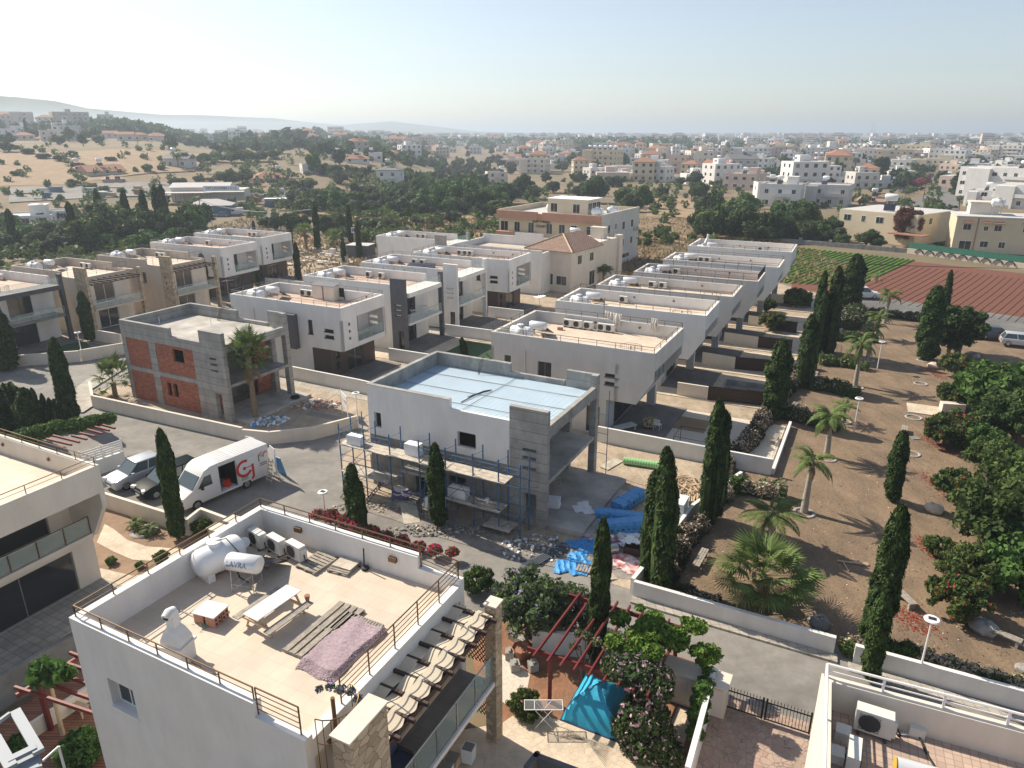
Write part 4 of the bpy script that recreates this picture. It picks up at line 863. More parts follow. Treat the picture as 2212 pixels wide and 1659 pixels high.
for x in (-.25,.25):
    for y in (-.19,.19):
        b=MB(); b.box(x-.2,x+.2,y-.16,y+.16,0,.44); [b.lathe([(.045,0),(.045,.01),(.01,.012)],8,M=Matrix.Translation((x+.2,y+q,.14+.16*w_))@Matrix.Rotation(R_(90),4,'Y'),m=1) for q in (-.08,.08) for w_ in (0,1)]; b.build('hollow_brick',[M['brick_block'],M['rubber']],Bk)
b=MB(); b.box(-.48,.48,-.4,.4,.44,.47); b.build('slab_top',M['marble'],Bk)
# mop
b=MB(); b.tube([(0,0,.03),(1.3,-.05,.05)],.015,5); o=empty('mop',fl(1.1,2.9,6.2),-27,'green string mop lying beside the brick table on the terrace','mop'); b.build('handle',M['plank_metal'],o,True)
n=500; t_=rng.random(n); P=np.stack([1.3+t_*.8,.15*rng.normal(size=n)*(.4+t_),.02+.08*rng.random(n)],1); obj('strings',qmesh('mop',cards(P,.035,asp=4),M['mop_green'] if 'mop_green' in M else mat('mop_green',(.30,.40,.35),.9)),o)
# barbecue with chimney hood
Bq=empty('barbecue',fl(3.7,1.15,6.2),-27+12,'white masonry barbecue with a tapering chimney hood on the near roof','barbecue'); Bq.scale=(.88,.88,.86)
b=MB(); b.box(-.42,.42,-.38,.38,0,.75); b.build('base',M['white_wall'],Bq); b=MB(); b.box(-.5,.5,-.45,.45,.75,.85); b.build('shelf',M['white_wall'],Bq)
b=MB(); prof=[(.42,.36,.85),(.42,.34,1.05),(.26,.24,1.45),(.17,.17,1.6),(.16,.16,2.15)]; vs=[]
for a_,c_,z in prof: vs+=[(-a_,-c_,z),(a_,-c_,z),(a_,c_,z),(-a_,c_,z)]
b.add(vs,[(4*i+j,4*i+(j+1)%4,4*i+4+(j+1)%4,4*i+4+j) for i in range(4) for j in range(4)]+[(16,17,18,19)]); b.build('hood',M['white_wall'],Bq)
b=MB(); b.tube([(0,-.32,2.12),(0,-.1,2.2),(0,.12,2.15)],[.17,.2,.17],12); b.tube([(0,-.325,2.12),(0,-.30,2.125)],.12,12,m=1); b.build('chimney_cap',[M['white_wall'],M['rubber']],Bq,True)
for k,(x,y) in enumerate([(2.6,.9),(2.9,.75)]):
    b=MB(); b.lathe([(.05,0),(.16,.04),(.2,.14),(.18,.14),(.14,.06)],12); tag(b.build('clay_bowl',M['terracotta'],None,True,loc=fl(x,y,6.2)),['brown clay bowl left of the barbecue near the roof corner','brown clay bowl touching the barbecue side'][k],'bowl')
b=MB()
for k in range(2): b.tube([(k*.4,0,0),(k*.4,.25,.5),(k*.4,.5,.02)],.02,5); 
b.tube([(0,.25,.5),(.4,.25,.5)],.02,5); b.tube([(.5,.1,.0),(.7,.2,.42),(.95,.4,.3),(.9,.5,.0)],.018,5); tag(b.build('folded_metal_rack',M['rail_bronze'],None,True,loc=fl(4.7,.6,6.2),rz=-27),'bent metal rack beside the roof railing of the nearest house','rack')
b=MB(); b.tube([(-.05,0,0),(0,0,.95)],.03,6); b.tube([(-1.6,.1,.03),(0,0,.03)],.03,6); b.lathe([(.03,0),(.16,.02),(.16,.1),(.05,.12)],10); tag(b.build('parasol_stand',M['black_metal'],None,True,loc=fl(5.9,8.0,6.2),rz=-27),'dark parasol stand with a lying pole by the roof parapet','stand')
b=MB(); b.tube([(0,0,0),(0,0,.55)],.02,5); b.lathe([(.02,0),(.22,.05),(.23,.07),(.02,.03)],14,M=Matrix.Translation((0,0,.6))@Matrix.Rotation(R_(75),4,'Y')); tag(b.build('satellite_dish',M['plastic_white'],None,True,loc=fl(.9,6.6,6.2),rz=-60),'small white satellite dish between tank and air conditioners','satellite dish')
# things under the fabric pergola
sf=empty('sofa',fl(10.75,2.6,3.05),-27,'dark blue cushioned sofa in the shade of the near balcony','sofa'); b=MB(); b.box(-.4,.4,-.9,.9,.1,.42); b.build('seat',M['far_green'] if 0 else mat('sofa_blue',(.06,.07,.12),.9,.2,6),sf); b=MB(); b.box(-.45,-.25,-.9,.9,.4,.85); b.build('backrest',M['sofa_blue'],sf)
for y in (-.98,.9): b=MB(); b.box(-.45,.4,y,y+.08,0,.6); b.build('armrest',M['rail_grey'],sf)
def bin_(name,loc,w,h,m,label,top=1.15):
    b=MB(); b.prism([(-w/2,-w/2),(w/2,-w/2),(w/2,w/2),(-w/2,w/2)],0,h); n=len(b.v)
    for i in range(4,8): x,y,z=b.v[i]; b.v[i]=(x*top,y*top,z)
    b.box(-w*.5,w*.5,-w*.5,w*.5,h-.02,h+.004,1); tag(b.build(name,[M[m],M['conc_dark']],None,loc=loc,rz=-20),label,'container')
bin_('plastic_bin',fl(11.2,6.8,.13),.4,.65,'plastic_white','tapered white plastic bin below the balcony of the nearest house')
bin_('cardboard_box',fl(10.8,6.3,.13),.45,.45,'wood_light','brown cardboard box below the balcony beside the white bin',1.0)
bin_('cardboard_box',fl(10.9,5.6,.13),.5,.7,'plastic_white','pale open carton standing below the near balcony edge',1.0)
# ---------------- blue roofed building site house
def spanel(mb,x,y0,y1,z0,z1,t=.4): mb.box(x,x+t,y0,y1,z0,z1)
Mh=empty('unfinished_house',(-9.4,43.2,0),-27.3,'unfinished house with blue insulated roof, wrapped in blue scaffolding','house')
wU=[(.45,1.0,4.3,5.35),(6.8,8.1,4.25,5.25)]; LL=10.45
b=MB(); wall(b,(0,0),(6.3,0),3.75,7.2,.25,[wU[0]]); wall(b,(6.3,0),(LL,0),3.75,6.62,.25,[wU[1]-0 if 0 else (6.8-6.3,8.1-6.3,4.25,5.25)]); b.build('plastered_wall',M['white_wall'],Mh)
b=MB(); ho=[(3.5,5.3,0,2.2),(6.1,7.3,.0,2.1),(5.3,5.9,.9,2.1)]; wall(b,(0,0.02),(LL,0.02),0,3.75,.23,ho); b.build('rendered_wall',M['render_grey'],Mh)
b=MB(); b.box(.02,LL,8.0,8.25,0,6.62); b.box(.02,6.3,8.0,8.25,6.62,7.2); b.box(0,.25,.25,8.0,0,7.2); b.build('concrete_wall',M['concrete'],Mh)
b=MB(); b.box(-.03,6.33,-.03,.28,7.2,7.23); b.box(-.03,.28,.28,8.28,7.2,7.23); b.box(.28,6.33,7.97,8.28,7.2,7.23); b.build('coping',M['concrete'],Mh)
b=MB(); wall(b,(LL,.25),(LL,8.0),0,6.2,.2,[(1.4,4.6,3.15,5.6),(1.4,4.6,.1,2.5)]); b.build('porch_wall',M['concrete'],Mh)
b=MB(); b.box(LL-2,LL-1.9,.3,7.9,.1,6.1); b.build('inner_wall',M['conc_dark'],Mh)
b=MB(); wall(b,(LL,-.08),(12.9,-.08),0,7.6,.35,[(.85,1.75,4.92,5.12),(.85,1.75,4.4,4.62),(.85,1.75,3.75,3.95),(.95,1.8,0,2.2)]); b.build('slit_panel',M['board_conc'],Mh)
b=MB(); b.box(12.45,12.9,7.75,8.27,0,7.4); b.box(10.6,12.45,8.0,8.27,6.0,7.4); b.build('end_pillar',M['board_conc'],Mh)
b=MB(); b.box(10.6,11.1,7.6,8.0,0,6.0); b.build('inner_pillar',M['board_conc'],Mh)
b=MB(); b.box(12.55,12.85,.27,7.75,5.85,6.6); b.build('roof_beam',M['concrete'],Mh)
b=MB(); b.box(LL,12.85,.27,7.75,2.85,3.1); b.build('balcony_slab',M['concrete_floor'],Mh)
b=MB(); b.box(.25,12.55,.25,8.0,6.0,6.25); b.build('insulated_roof',M['insul_blue'],Mh)
b=MB()
for k in range(60): x=.4+k*.2; b.tube([(x,.35,6.275),(x,7.9,6.275)],.009,4,cap=False)
for k in range(38): y=.45+k*.2; b.tube([(.3,y,6.287),(12.4,y,6.287)],.009,4,cap=False)
b.build('steel_mesh',M['wood_red'] if 0 else mat('rebar',(.10,.19,.29),.7,.2,3),Mh)
b=MB()
for y in (1.6,3.6,6.0): b.tube([(.3,y,6.31),(12.3,y+.25,6.31)],.018,4)
b.tube([(6.6,.4,6.31),(6.9,7.8,6.31)],.018,4); b.build('laid_bar',M['brown_tile'],Mh)
b=MB()
for k in range(3): b.tube([(4.1+k*.05,7.3,6.3),(4.0+k*.1,7.7,7.0),(4.1+.05*k,8.3,7.65),(4.4+.1*k,8.5,7.2)],.018,5)
b.tube([(5.9,2.0,6.3),(6.1,3.6,6.36),(6.5,4.6,6.34),(6.5,4.9,6.3),(6.2,4.5,6.3),(5.8,3.0,6.3)],.035,5); b.build('cable',M['cord_black'],Mh,True)
b=MB(); b.box(LL,15.2,.1,8.0,0,.35); b.box(15.2,15.9,.2,6.6,0,.18); b.build('terrace_slab',M['concrete_floor'],Mh)
b=MB(); b.box(2.7,8.2,-1.7,-.02,2.25,2.4) if 0 else b.box(3.3,6.2,-1.3,0,2.25,2.42); b.build('entrance_canopy',M['concrete'],Mh)
b=MB(); b.box(-.95,0,1.0,3.5,0,1.6); b.build('side_block',M['concrete'],Mh)
ml=lambda x,y,z=0: local(Mh,x,y,z)
SC=empty('scaffolding',ml(0,0),-27.3,'blue tube scaffolding with plank decks along the unfinished house','scaffolding')
xs=[-1.1,.9,2.9,5.1,7.0,8.9,10.6,12.0]; ys=(-1.75,-.55)
k=0
for x in xs:
    for y in ys:
        top=5.0 if y==ys[1] else (4.9 if x not in (5.1,) else 5.0); b=MB(); b.tube([(x,y,0),(x,y,top)],.045,6); b.box(x-.06,x+.06,y-.06,y+.06,0,.02)
        for z in (1.5,3.4,4.6): b.tube([(x,y,z-.04),(x,y,z+.04)],.045,6)
        b.build('upright',M['scaff_blue'],SC)
b=MB(); 
for i,(x,x2) in enumerate(zip(xs[:-1],xs[1:])):
    for z in ((1.5,3.4) if i!=2 else (3.4,)):
        for y in ys: b.tube([(x,y,z),(x2,y,z)],.022,5)
    if i!=2:
        b.tube([(x,ys[0],4.5),(x2,ys[0],4.5)],.024,5); b.tube([(x,ys[0],4.2),(x2,ys[0],4.2)],.018,5); 
        for q in range(2): b.tube([(x+.3+q*.9,ys[0],4.2),(x+.7+q*.9,ys[0],4.5)],.014,4)
        b.tube([(x,ys[0],2.3),(x2,ys[0],2.3)],.02,5); b.tube([(x,ys[0],1.5),(x2,ys[0],3.4)],.016,5)
b.build('ledger',M['scaff_blue'],SC)
b=MB()
for x,x2 in zip(xs[:-1],xs[1:]):
    for y in ys: b.tube([(x,y,.45),(x2,y,.45)],.018,5); b.tube([(x,y,2.75),(x2,y,2.75)],.018,5)
    b.tube([(x,ys[0],.45),(x2,ys[0],1.5)],.016,5); b.tube([(x2,ys[0],1.5),((x+x2)/2,ys[0],2.75)],.015,5); b.tube([(x,ys[1],3.4),(x2,ys[1],4.6)],.016,5)
b.build('brace',M['scaff_blue'],SC)
for y in (.6,2.2): b=MB(); b.tube([(-1.1,y,0),(-1.1,y,4.9)],.036,6); b.build('upright',M['scaff_blue'],SC)
b=MB(); [b.tube([(-1.1,ys[0],z),(-1.1,2.2,z)],.02,5) for z in (1.5,2.6,3.4,4.4)]; [b.tube([(12.0,ys[0],z),(12.9,ys[0]+.6,z)],.02,5) for z in (1.5,3.4)]; b.build('end_ledger',M['scaff_blue'],SC); b=MB()
for x in xs:
    for z in (1.5,3.4): b.tube([(x,ys[0],z),(x,ys[1],z)],.02,5)
b.build('transom',M['scaff_blue'],SC)
for (x,x2,z,dy) in [(-1.1,.9,3.45,0),(.9,2.9,3.45,0),(2.7,5.1,3.5,0.0),(5.1,7.0,3.45,0),(7.0,8.9,3.45,0),(8.9,11.0,3.45,0),(-1.0,2.7,1.6,-.1),(6.9,10.7,1.55,-.1),(9.7,11.4,.5,-.2)]:
    for j in range(3): b=MB(); b.box(x+random.uniform(-.05,.05),x2+.04,ys[0]-.12+dy+j*.38,ys[0]+.24+dy+j*.38,z,z+.045); b.build('plank',M['plank_metal'],SC)
# scaffold tower at the far end
S2=empty('scaffold_frame',ml(13.5,8.6),-27.3,'thin blue scaffold frame behind the unfinished house pillar','scaffolding'); b=MB()
b.tube([(0,0,0),(0,0,6.2)],.03,6); b.tube([(-1.3,.2,0),(-1.3,.2,4.6)],.025,6); b.build('upright',M['scaff_blue'],S2); b=MB()
for z in (1.5,3,4.4): b.tube([(0,0,z),(-1.3,.2,z)],.02,5)
b.build('ledger',M['scaff_blue'],S2)
def foam(loc,sz,rz,label,m='foam_white'):
    o=empty('foam_block_stack',loc,rz,label,'insulation'); n=4; b=MB()
    for k in range(n): z=sz[2]/n*k; d=random.uniform(-.03,.03); b.box(-sz[0]/2+d,sz[0]/2+d,-sz[1]/2,sz[1]/2,z,z+sz[2]/n-.008)
    b.build('foam_sheet',M[m],o); b=MB(); [b.box(x-.02,x+.02,-sz[1]/2-.012,sz[1]/2+.012,-.0,sz[2]+.006) for x in (-sz[0]*.25,sz[0]*.25)]; b.build('strap',M['plastic_white'],o); return o
foam(ml(-.1,-1.3,3.5),(1.1,.6,.6),-27,'white foam block stack at the left end of the upper scaffold')
foam(ml(4.2,-1.0,3.5),(1.0,.6,.8),-27,'white foam block stack in the middle of the upper scaffold')
foam(ml(7.6,-1.3,1.6),(1.2,.6,.6),-27,'white foam block stack on the lower scaffold deck')
foam(ml(6.1,-1.6,.6),(1.2,.8,.65),-27,'white foam block stack behind the short cypress at scaffold foot')
foam(ml(12.2,2.2,.36),(1.1,.6,.6),-15,'white foam block stack on the terrace slab of the unfinished house')
b=MB(); b.lathe([(.1,0),(.13,.3),(.12,.3),(.02,.28)],12); tag(b.build('paint_bucket',M['plastic_white'],None,True,loc=ml(9.6,-1.3,1.62)),'white paint bucket on the lower scaffold deck','bucket')
# cement bags
cb=empty('cement_bag_pile',ml(3.2,-1.15,.3),-27,'stack of purple and white cement bags by the site entrance','bags')
for k in range(10): b=MB(); Mx=Matrix.Translation((random.uniform(-.15,.15)+(k%2)*.55-.3,random.uniform(-.1,.1),.12+.13*(k//2)))@Matrix.Diagonal((.34,.24,.075,1)); b.lathe([(.05,-1),(.8,-.75),(1.05,0),(.8,.75),(.05,1)],10,M=Mx); b.build('bag',M[['plastic_white','bag_purple'][k%3==1] if 'bag_purple' in M else mat('bag_purple',(.22,.10,.24),.6,.3,8).name],cb,True)
b=MB(); b.box(-.9,.9,-.9,.9,0,.28); tag(b.build('concrete_step',M['concrete'],None,loc=ml(3.3,-1.0,0),rz=-27),'raw concrete entrance step carrying the cement bags','step')
b=MB(); b.obox((0,0,.2),(2.2,1.0,.05),0,ry=9); tag(b.build('ramp_board',M['plank_metal'],None,loc=ml(4.6,-2.3,0),rz=-75),'wide board ramp from the lane to the site entrance','board')
for k,(x,y,r_,l) in enumerate([(-.2,-2.2,60,'left'),(1.6,-2.0,50,'right')]):
    o=empty('roller_conveyor',ml(x,y,0),-27+r_,'rusty ladder-like conveyor frame leaning on the scaffold, %s one'%l,'frame'); b=MB()
    for s in (-.2,.2): b.tube([(-.6,s,.05),(.9,s,1.6)],.03,4)
    b.build('rail',M['wood_dark'],o); b=MB(); [b.tube([(-.5+q*.14,-.2,.15+q*.145),(-.5+q*.14,.2,.15+q*.145)],.03,5) for q in range(10)]; b.build('rungs',M['wood_dark'],o)
def ladder(loc,rz,label):
    o=empty('step_ladder',loc,rz,label,'ladder')
    for s in (-1,1): b=MB(); b.tube([(s*.3,-.35,0),(s*.18,0,1.7)],.025,4); b.tube([(s*.3,.4,0),(s*.18,0,1.7)],.02,4); b.build('side_rail',M['plank_metal'],o)
    b=MB(); [b.box(-.29+.02*q,.29-.02*q,-.37+.06*q,-.27+.06*q,.25*q+.2,.25*q+.23) for q in range(6)]; b.build('steps',M['plank_metal'],o); return o
ladder(ml(11.4,4.6,.36),40,'step ladder on the terrace slab inside the unfinished house porch')
ladder(ml(11.3,3.0,3.1),20,'paint stained trestle ladder on the balcony of the unfinished house')
# ---------------- brick shell house
Cn=empty('brick_shell_house',(-34.2,60,0),-28,'concrete and red brick shell of a house without windows','house'); X2=10.15
b=MB(); 
for x0,x1 in ((0,.5),(3.5,4.35),(9.05,X2)): b.box(x0,x1,0,.3,0,5.7)
b.box(.5,3.5,.002,.298,2.75,3.15); b.box(4.35,9.05,.002,.298,2.75,3.15); b.box(0,X2,-.004,.31,5.7,6.5); b.box(0,6.4,0,.3,6.5,7.2)
b.box(0,.3,.31,7.4,0,7.2); b.box(.3,X2,7.1,7.4,0,6.5); b.box(.3,6.4,7.1,7.4,6.5,7.2); b.build('concrete_frame',M['board_conc'],Cn)
b=MB(); wall(b,(.5,.05),(3.5,.05),0,2.75,.2); wall(b,(.5,.05),(3.5,.05),3.15,5.7,.2)
wall(b,(4.35,.05),(9.05,.05),0,2.75,.2,[(.65,1.2,1.05,2.25),(1.45,2.0,1.05,2.25)]); wall(b,(4.35,.05),(9.05,.05),3.15,5.7,.2,[(2.1,3.45,4.3,5.45)]); b.build('brick_infill',M['red_brick'],Cn)
b=MB(); wall(b,(X2,-.06),(12.75,-.06),0,7.55,.35,[(.9,1.75,5.22,5.42),(.9,1.75,4.72,4.92),(.9,1.75,4.2,4.4),(1.0,1.75,0,2.35)]); b.build('slit_panel',M['board_conc'],Cn)
b=MB(); b.box(.3,12.4,.3,7.1,6.0,6.2); b.build('roof_slab',M['concrete_floor'],Cn); b=MB(); b.box(12.4,12.7,.29,6.7,5.85,6.55); b.build('roof_beam',M['board_conc'],Cn)
b=MB(); b.box(X2,12.7,.29,6.7,2.9,3.15); b.build('balcony_slab',M['concrete'],Cn)
b=MB(); b.box(12.2,12.7,6.7,7.15,0,7.7); b.box(10.6,12.2,6.9,7.15,6.5,7.7); b.build('end_pillar',M['board_conc'],Cn); b=MB(); b.box(10.7,11.2,6.4,6.9,0,5.9); b.build('inner_pillar',M['board_conc'],Cn)
b=MB(); wall(b,(X2-.2,.3),(X2-.2,7.1),3.15,5.9,.2,[(1.7,5.2,3.15,5.6)]); wall(b,(X2-.2,.3),(X2-.2,7.1),0,2.9,.2,[(1.7,5.2,0,2.6)]); b.build('porch_brick_wall',M['red_brick'],Cn)
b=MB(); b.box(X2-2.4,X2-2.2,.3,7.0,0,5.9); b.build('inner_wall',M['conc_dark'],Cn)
b=MB(); b.box(X2,14.2,.3,7.6,0,.3); b.build('terrace_slab',M['concrete_floor'],Cn)
b=MB()
for k in range(4): b.tube([(4.6+k*.12,6.4,6.2),(4.5+k*.1,6.9,7.1),(4.6+k*.1,7.5,7.6),(5.0+k*.1,7.7,7.2)],.02,5)
b.build('cables',M['cord_black'],Cn,True)
for x,y in ((9.4,1.6),(9.9,1.3),(5.5,5),(1.2,3)): b=MB(); b.tube([(x,y,6.2),(x+.03,y,6.9)],.025,5); b.build('pipe_stub',M['plastic_white'],Cn)
cl=lambda x,y,z=0: local(Cn,x,y,z)
# grout/rubble heaps
def rubble(loc,rx,ry,n,s,mats,label,cat='rubble',h=.25,flat=.5):
    b=MB()
    for k in range(n):
        a=random.random()*6.28; q=random.random()**.6; x,y=math.cos(a)*rx*q,math.sin(a)*ry*q; z=h*(1-q)*random.random()
        sz=s*random.uniform(.4,1.4); b.obox((x,y,z+sz*flat*.4),(sz,sz*random.uniform(.4,1),sz*flat*random.uniform(.3,1)),random.uniform(0,180),random.randrange(len(mats)),random.uniform(-25,25),random.uniform(-25,25))
    o=b.build('rubble',[M[m] for m in mats],None,loc=loc); return tag(o,label,cat,kind='stuff')
rubble(cl(15.2,1.5),1.8,1.2,130,.28,['plastic_white','foam_white','concrete','foam_blue'],'heap of white and blue plaster scraps in front of the brick shell')
rubble(cl(16,6.2),2.2,1.2,140,.3,['concrete','wood_light','plastic_white','brick_block'],'strewn rubble and wood scraps by the brick shell plot wall')
rubble(cl(13,5),.8,.8,40,.25,['concrete','plank_metal'],'small debris on the terrace slab of the brick shell')
rubble(ml(8.0,-2.7),4.3,.75,380,.15,['concrete','plank_metal','conc_dark','conc_dark','render_grey','site_dirt'],'rubble strip between scaffolding and lane')
rubble(ml(13.3,-2.1),2.3,1.5,330,.16,['concrete','plank_metal','conc_dark','render_grey','foam_white'],'rubble below the corner pillar of the unfinished house')
rubble(ml(2,-2.6),2.6,.7,120,.14,['concrete','plank_metal','soil_site'],'gravelly rubble at the left foot of the scaffolding')
b=MB(); tag(b.build('t',M['rubber']),'x','x') if 0 else None
b=MB(); 
for k in range(16): a=2*math.pi*k/16; 
b.tube([(math.cos(2*math.pi*k/16)*.32,math.sin(2*math.pi*k/16)*.32,.1) for k in range(17)],.1,8); tag(b.build('old_tyre',M['rubber'],None,True,loc=cl(13.7,6.1,.3)),'black tyre lying on the brick shell terrace','tyre')
# ---------------- site materials
def wrapped(loc,rz,L,Wd,H,label,dots=True):
    o=empty('blue_wrapped_bundle',loc,rz,label,'insulation pack'); b=MB(); b.prism([(-Wd/2,.06),(Wd/2,.06),(Wd/2,H*.75),(Wd*.3,H),(-Wd*.3,H),(-Wd/2,H*.75)],-L/2,L/2,ax=0) if 0 else b.add([(x,y,z) for x in (-L/2,L/2) for y,z in ((-Wd/2,.06),(Wd/2,.06),(Wd/2,H*.8),(Wd*.36,H),(-Wd*.36,H),(-Wd/2,H*.8))],[(0,5,4,3,2,1),(6,7,8,9,10,11)]+[(i,(i+1)%6,6+(i+1)%6,6+i) for i in range(6)]); b.build('wrapping',M['foam_blue'],o)
    if dots:
        b=MB()
        for k in range(7): x=-L*.4+k*L*.13; r=.06+.03*(k%2); b.lathe([(.005,0),(r,0),(r,.006),(.005,.008)],10,M=Matrix.Translation((x,-Wd/2-.002,H*.45))@Matrix.Rotation(R_(90),4,'X'))
        b.build('printed_dots',mat('dots_green',(.03,.12,.06),.6) if 'dots_green' not in M else M['dots_green'],o)
    b=MB(); [b.box(x-.03,x+.03,-Wd/2-.01,Wd/2+.01,.05,H+.01) for x in (-L*.2,L*.25)]; b.build('strap',M['foam_blue'],o)
q=G('Q',1120,620); wrapped((q.x,q.y,.05),48,2.7,.9,.7,'blue wrapped insulation bundle nearest the terrace slab')
q=G('Q',1020,800); wrapped((q.x,q.y,.05),-14,3.0,.7,.6,'long blue wrapped bundle lying between two others')
q=G('Q',1040,930); wrapped((q.x,q.y,.05),10,2.7,.85,.75,'blue wrapped bundle printed with dark dots, nearest the junk pile')
q=G('Q',1420,720); foam((q.x,q.y,.03),(.9,1.0,.7),-27,'low white foam stack left of the tall one by the plot wall')
q=G('Q',1680,780); foam((q.x,q.y,.03),(1.2,1.3,1.4),-27,'tall white foam stack at the plot wall beside the cypress')
q=G('Q',1330,165); b=MB(); b.tube([(-1.6,0,.28),(1.6,0,.28)],.26,14); 
for k in range(17): x=-1.55+k*.19; b.tube([(x-.03,0,.28),(x+.03,0,.28)],.275,14,m=1)
tag(b.build('green_pipe_roll',[M['green_pipe'],M['leaf_bright'] if 0 else mat('green_light',(.42,.68,.36),.6)],None,True,loc=(q.x,q.y,0),rz=-20),'ribbed green roll lying along the white plot wall','roll')
q=G('Q',920,140); b=MB(); b.obox((0,0,.1),(1.9,.75,.04),0,rx=4); tag(b.build('board',M['plank_metal'],None,loc=(q.x,q.y,0),rz=48),'pale board on the dirt behind the end pillar','board')
q=G('Q',1720,400); o=empty('lumber_pile',(q.x,q.y,0),0,'tangled pile of timber offcuts near the plot corner wall','wood'); b=MB()
for k in range(46): a=random.random()*180; b.obox((random.uniform(-1.4,1.4),random.uniform(-1.2,1.2),random.uniform(.05,.4)),(random.uniform(.8,2.2),.06,.05),a,0,0,random.uniform(-12,12))
b.build('sticks',M['wood_light'],o)
q=G('Q',1830,500); b=MB()
for k in range(7): b.obox((k*.12,0,.08+.02*(k%3)),(2.1,.08,.06),72+random.uniform(-6,6))
tag(b.build('plank_bundle',M['wood_light'],None,loc=(q.x,q.y,0)),'loose bundle of long planks beside the timber pile','wood')
q=G('Q',170,1230); o=empty('metal_sheet_stack',(q.x,q.y,0),0,'fan of dark corrugated metal sheets on the ground by the lane','sheets')
for k in range(5): b=MB(); [b.obox((0,.12*j-.24,.03+.03*k),(2.6,.07,.04),0) for j in range(5)]; s_=b.build('sheet',mat('tin_dark',(.12,.14,.17),.5,metal=.4) if 'tin_dark' not in M else M['tin_dark'],o,loc=(k*.12-.3,k*.1-.2,0),rz=22+k*6)
def crumple(loc,r,h,m,label,seed=0,sx=1.3,cat='tarpaulin',name='crumpled_tarp'):
    rr=random.Random(seed); b=MB(); n=34; vs=[]; W_=[(rr.uniform(-9,9),rr.uniform(-9,9),rr.uniform(0,6)) for _ in range(7)]
    for i in range(n+1):
        for j in range(n+1):
            u,v=i/n*2-1,j/n*2-1; a=math.atan2(v,u); R=1+.22*math.sin(a*3+seed)+.12*math.sin(a*7+2*seed); d=math.hypot(u,v)/R; q=max(0,1-d*d)
            f=sum(1-abs(math.sin(a_*u+b_*v+c_)) for a_,b_,c_ in W_)/7
            vs.append((u*r*sx,v*r,.012+q**.5*h*(.15+1.3*f**2)+rr.uniform(0,.015)))
    fs=[]
    for i in range(n):
        for j in range(n):
            u,v=(i+.5)/n*2-1,(j+.5)/n*2-1; a=math.atan2(v,u)
            if math.hypot(u,v)<1+.22*math.sin(a*3+seed)+.12*math.sin(a*7+2*seed)-.05: fs.append((i*(n+1)+j,(i+1)*(n+1)+j,(i+1)*(n+1)+j+1,i*(n+1)+j+1))
    b.add(vs,fs); return tag(b.build(name,M[m],None,False,loc=loc,rz=rr.uniform(0,180)),label,cat)
q=G('Q',490,1320); crumple((q.x,q.y,.02),1.0,.28,'tarp_blue','crumpled blue tarp on the ground near the lane edge',1)
q=G('Q',600,1100); crumple((q.x,q.y,.02),.8,.35,'tarp_blue','smaller blue plastic sheet heap at the terrace slab corner',2)
q=G('Q',590,710); crumple((q.x,q.y,.35),.65,.12,'foam_white','torn white wrapping on the terrace slab edge',3,cat='wrapping',name='torn_wrapping')
q=G('Q',1080,1020); crumple((q.x,q.y,.02),.75,.4,'plastic_white','crumpled grey plastic sacks on the junk pile, farthest',4,cat='sacks',name='plastic_sacks')
q=G('Q',1160,1120); crumple((q.x,q.y,.45),.45,.25,'foam_white','white sack spilling out of the dark crate',5,cat='sack',name='white_sack')
q=G('Q',1060,1310); crumple((q.x,q.y,.02),.95,.3,'sack_print' if 'sack_print' in M else mat('sack_print',(.70,.68,.66),.6,col2=(.50,.12,.12),scale=3,detail=1).name,'printed red and white sack bundle lying by the junk pile',6,cat='sack',name='printed_sacks')
q=G('Q',940,1060); crumple((q.x,q.y,.02),.6,.3,'bag_purple','reddish torn bags among the junk by the cypress',8,cat='sacks',name='torn_bags')
q=G('Q',1170,1190); b=MB(); wall(b,(-.45,-.3),(.45,-.3),0,.5,.04); wall(b,(.45,.3),(-.45,.3),0,.5,.04); b.box(-.45,-.41,-.3,.3,0,.5); b.box(.41,.45,-.3,.3,0,.5); b.box(-.45,.45,-.3,.3,0,.03); tag(b.build('dark_crate',M['wood_dark'],None,loc=(q.x,q.y,.02),rz=-20),'open dark crate with a white sack on the junk pile','crate')
q=G('Q',900,1190); b=MB(); b.tube([(-.45,0,.3),(.45,0,.3)],.29,16); [b.tube([(x-.02,0,.3),(x+.02,0,.3)],.305,16) for x in (-.4,0,.4)]; tag(b.build('rusty_drum',M['steel'],None,True,loc=(q.x,q.y,0),rz=15),'grey steel drum lying on its side in the junk pile','drum')
q=G('Q',600,1380); pallet('wooden_pallet',(q.x,q.y,.03),-20,.8,.8,5,'small pallet on the ground beside the crumpled blue tarp')
q=G('Q',880,1430); b=MB(); b.obox((0,0,.08),(1.3,.5,.03),0,rx=8); tag(b.build('board',M['plank_metal'],None,loc=(q.x,q.y,0),rz=110),'pale warped board behind the slim cypress at the lane','board')
rubble((G('Q',900,1020).x,G('Q',900,1020).y,.02),1.8,1.1,150,.22,['plastic_white','brick_block','foam_white','conc_dark','wood_light'],'junk pile of torn packaging between the cypresses')
for k,(x,y) in enumerate([(5.6,-2.3),(6.0,-2.4),(7.1,-2.5),(7.9,-2.3)]):
    b=MB(); b.tube([(0,0,0),(.15,.6,2.4-.2*k)],.025,5); tag(b.build('steel_prop',M['scaff_blue'],None,loc=ml(x,y),rz=10*k),['steel prop','steel prop','steel prop','steel prop'][k]+' leaning against the scaffolding, number %s from the left'%ORD[k],'prop','props leaning on the scaffold')
b=MB(); b.box(-.9,.9,-.03,.03,.9,2.1); b.tube([(-.9,0,0),(-.9,0,2.2)],.04,5); b.tube([(.9,0,0),(.9,0,2.1)],.04,5)
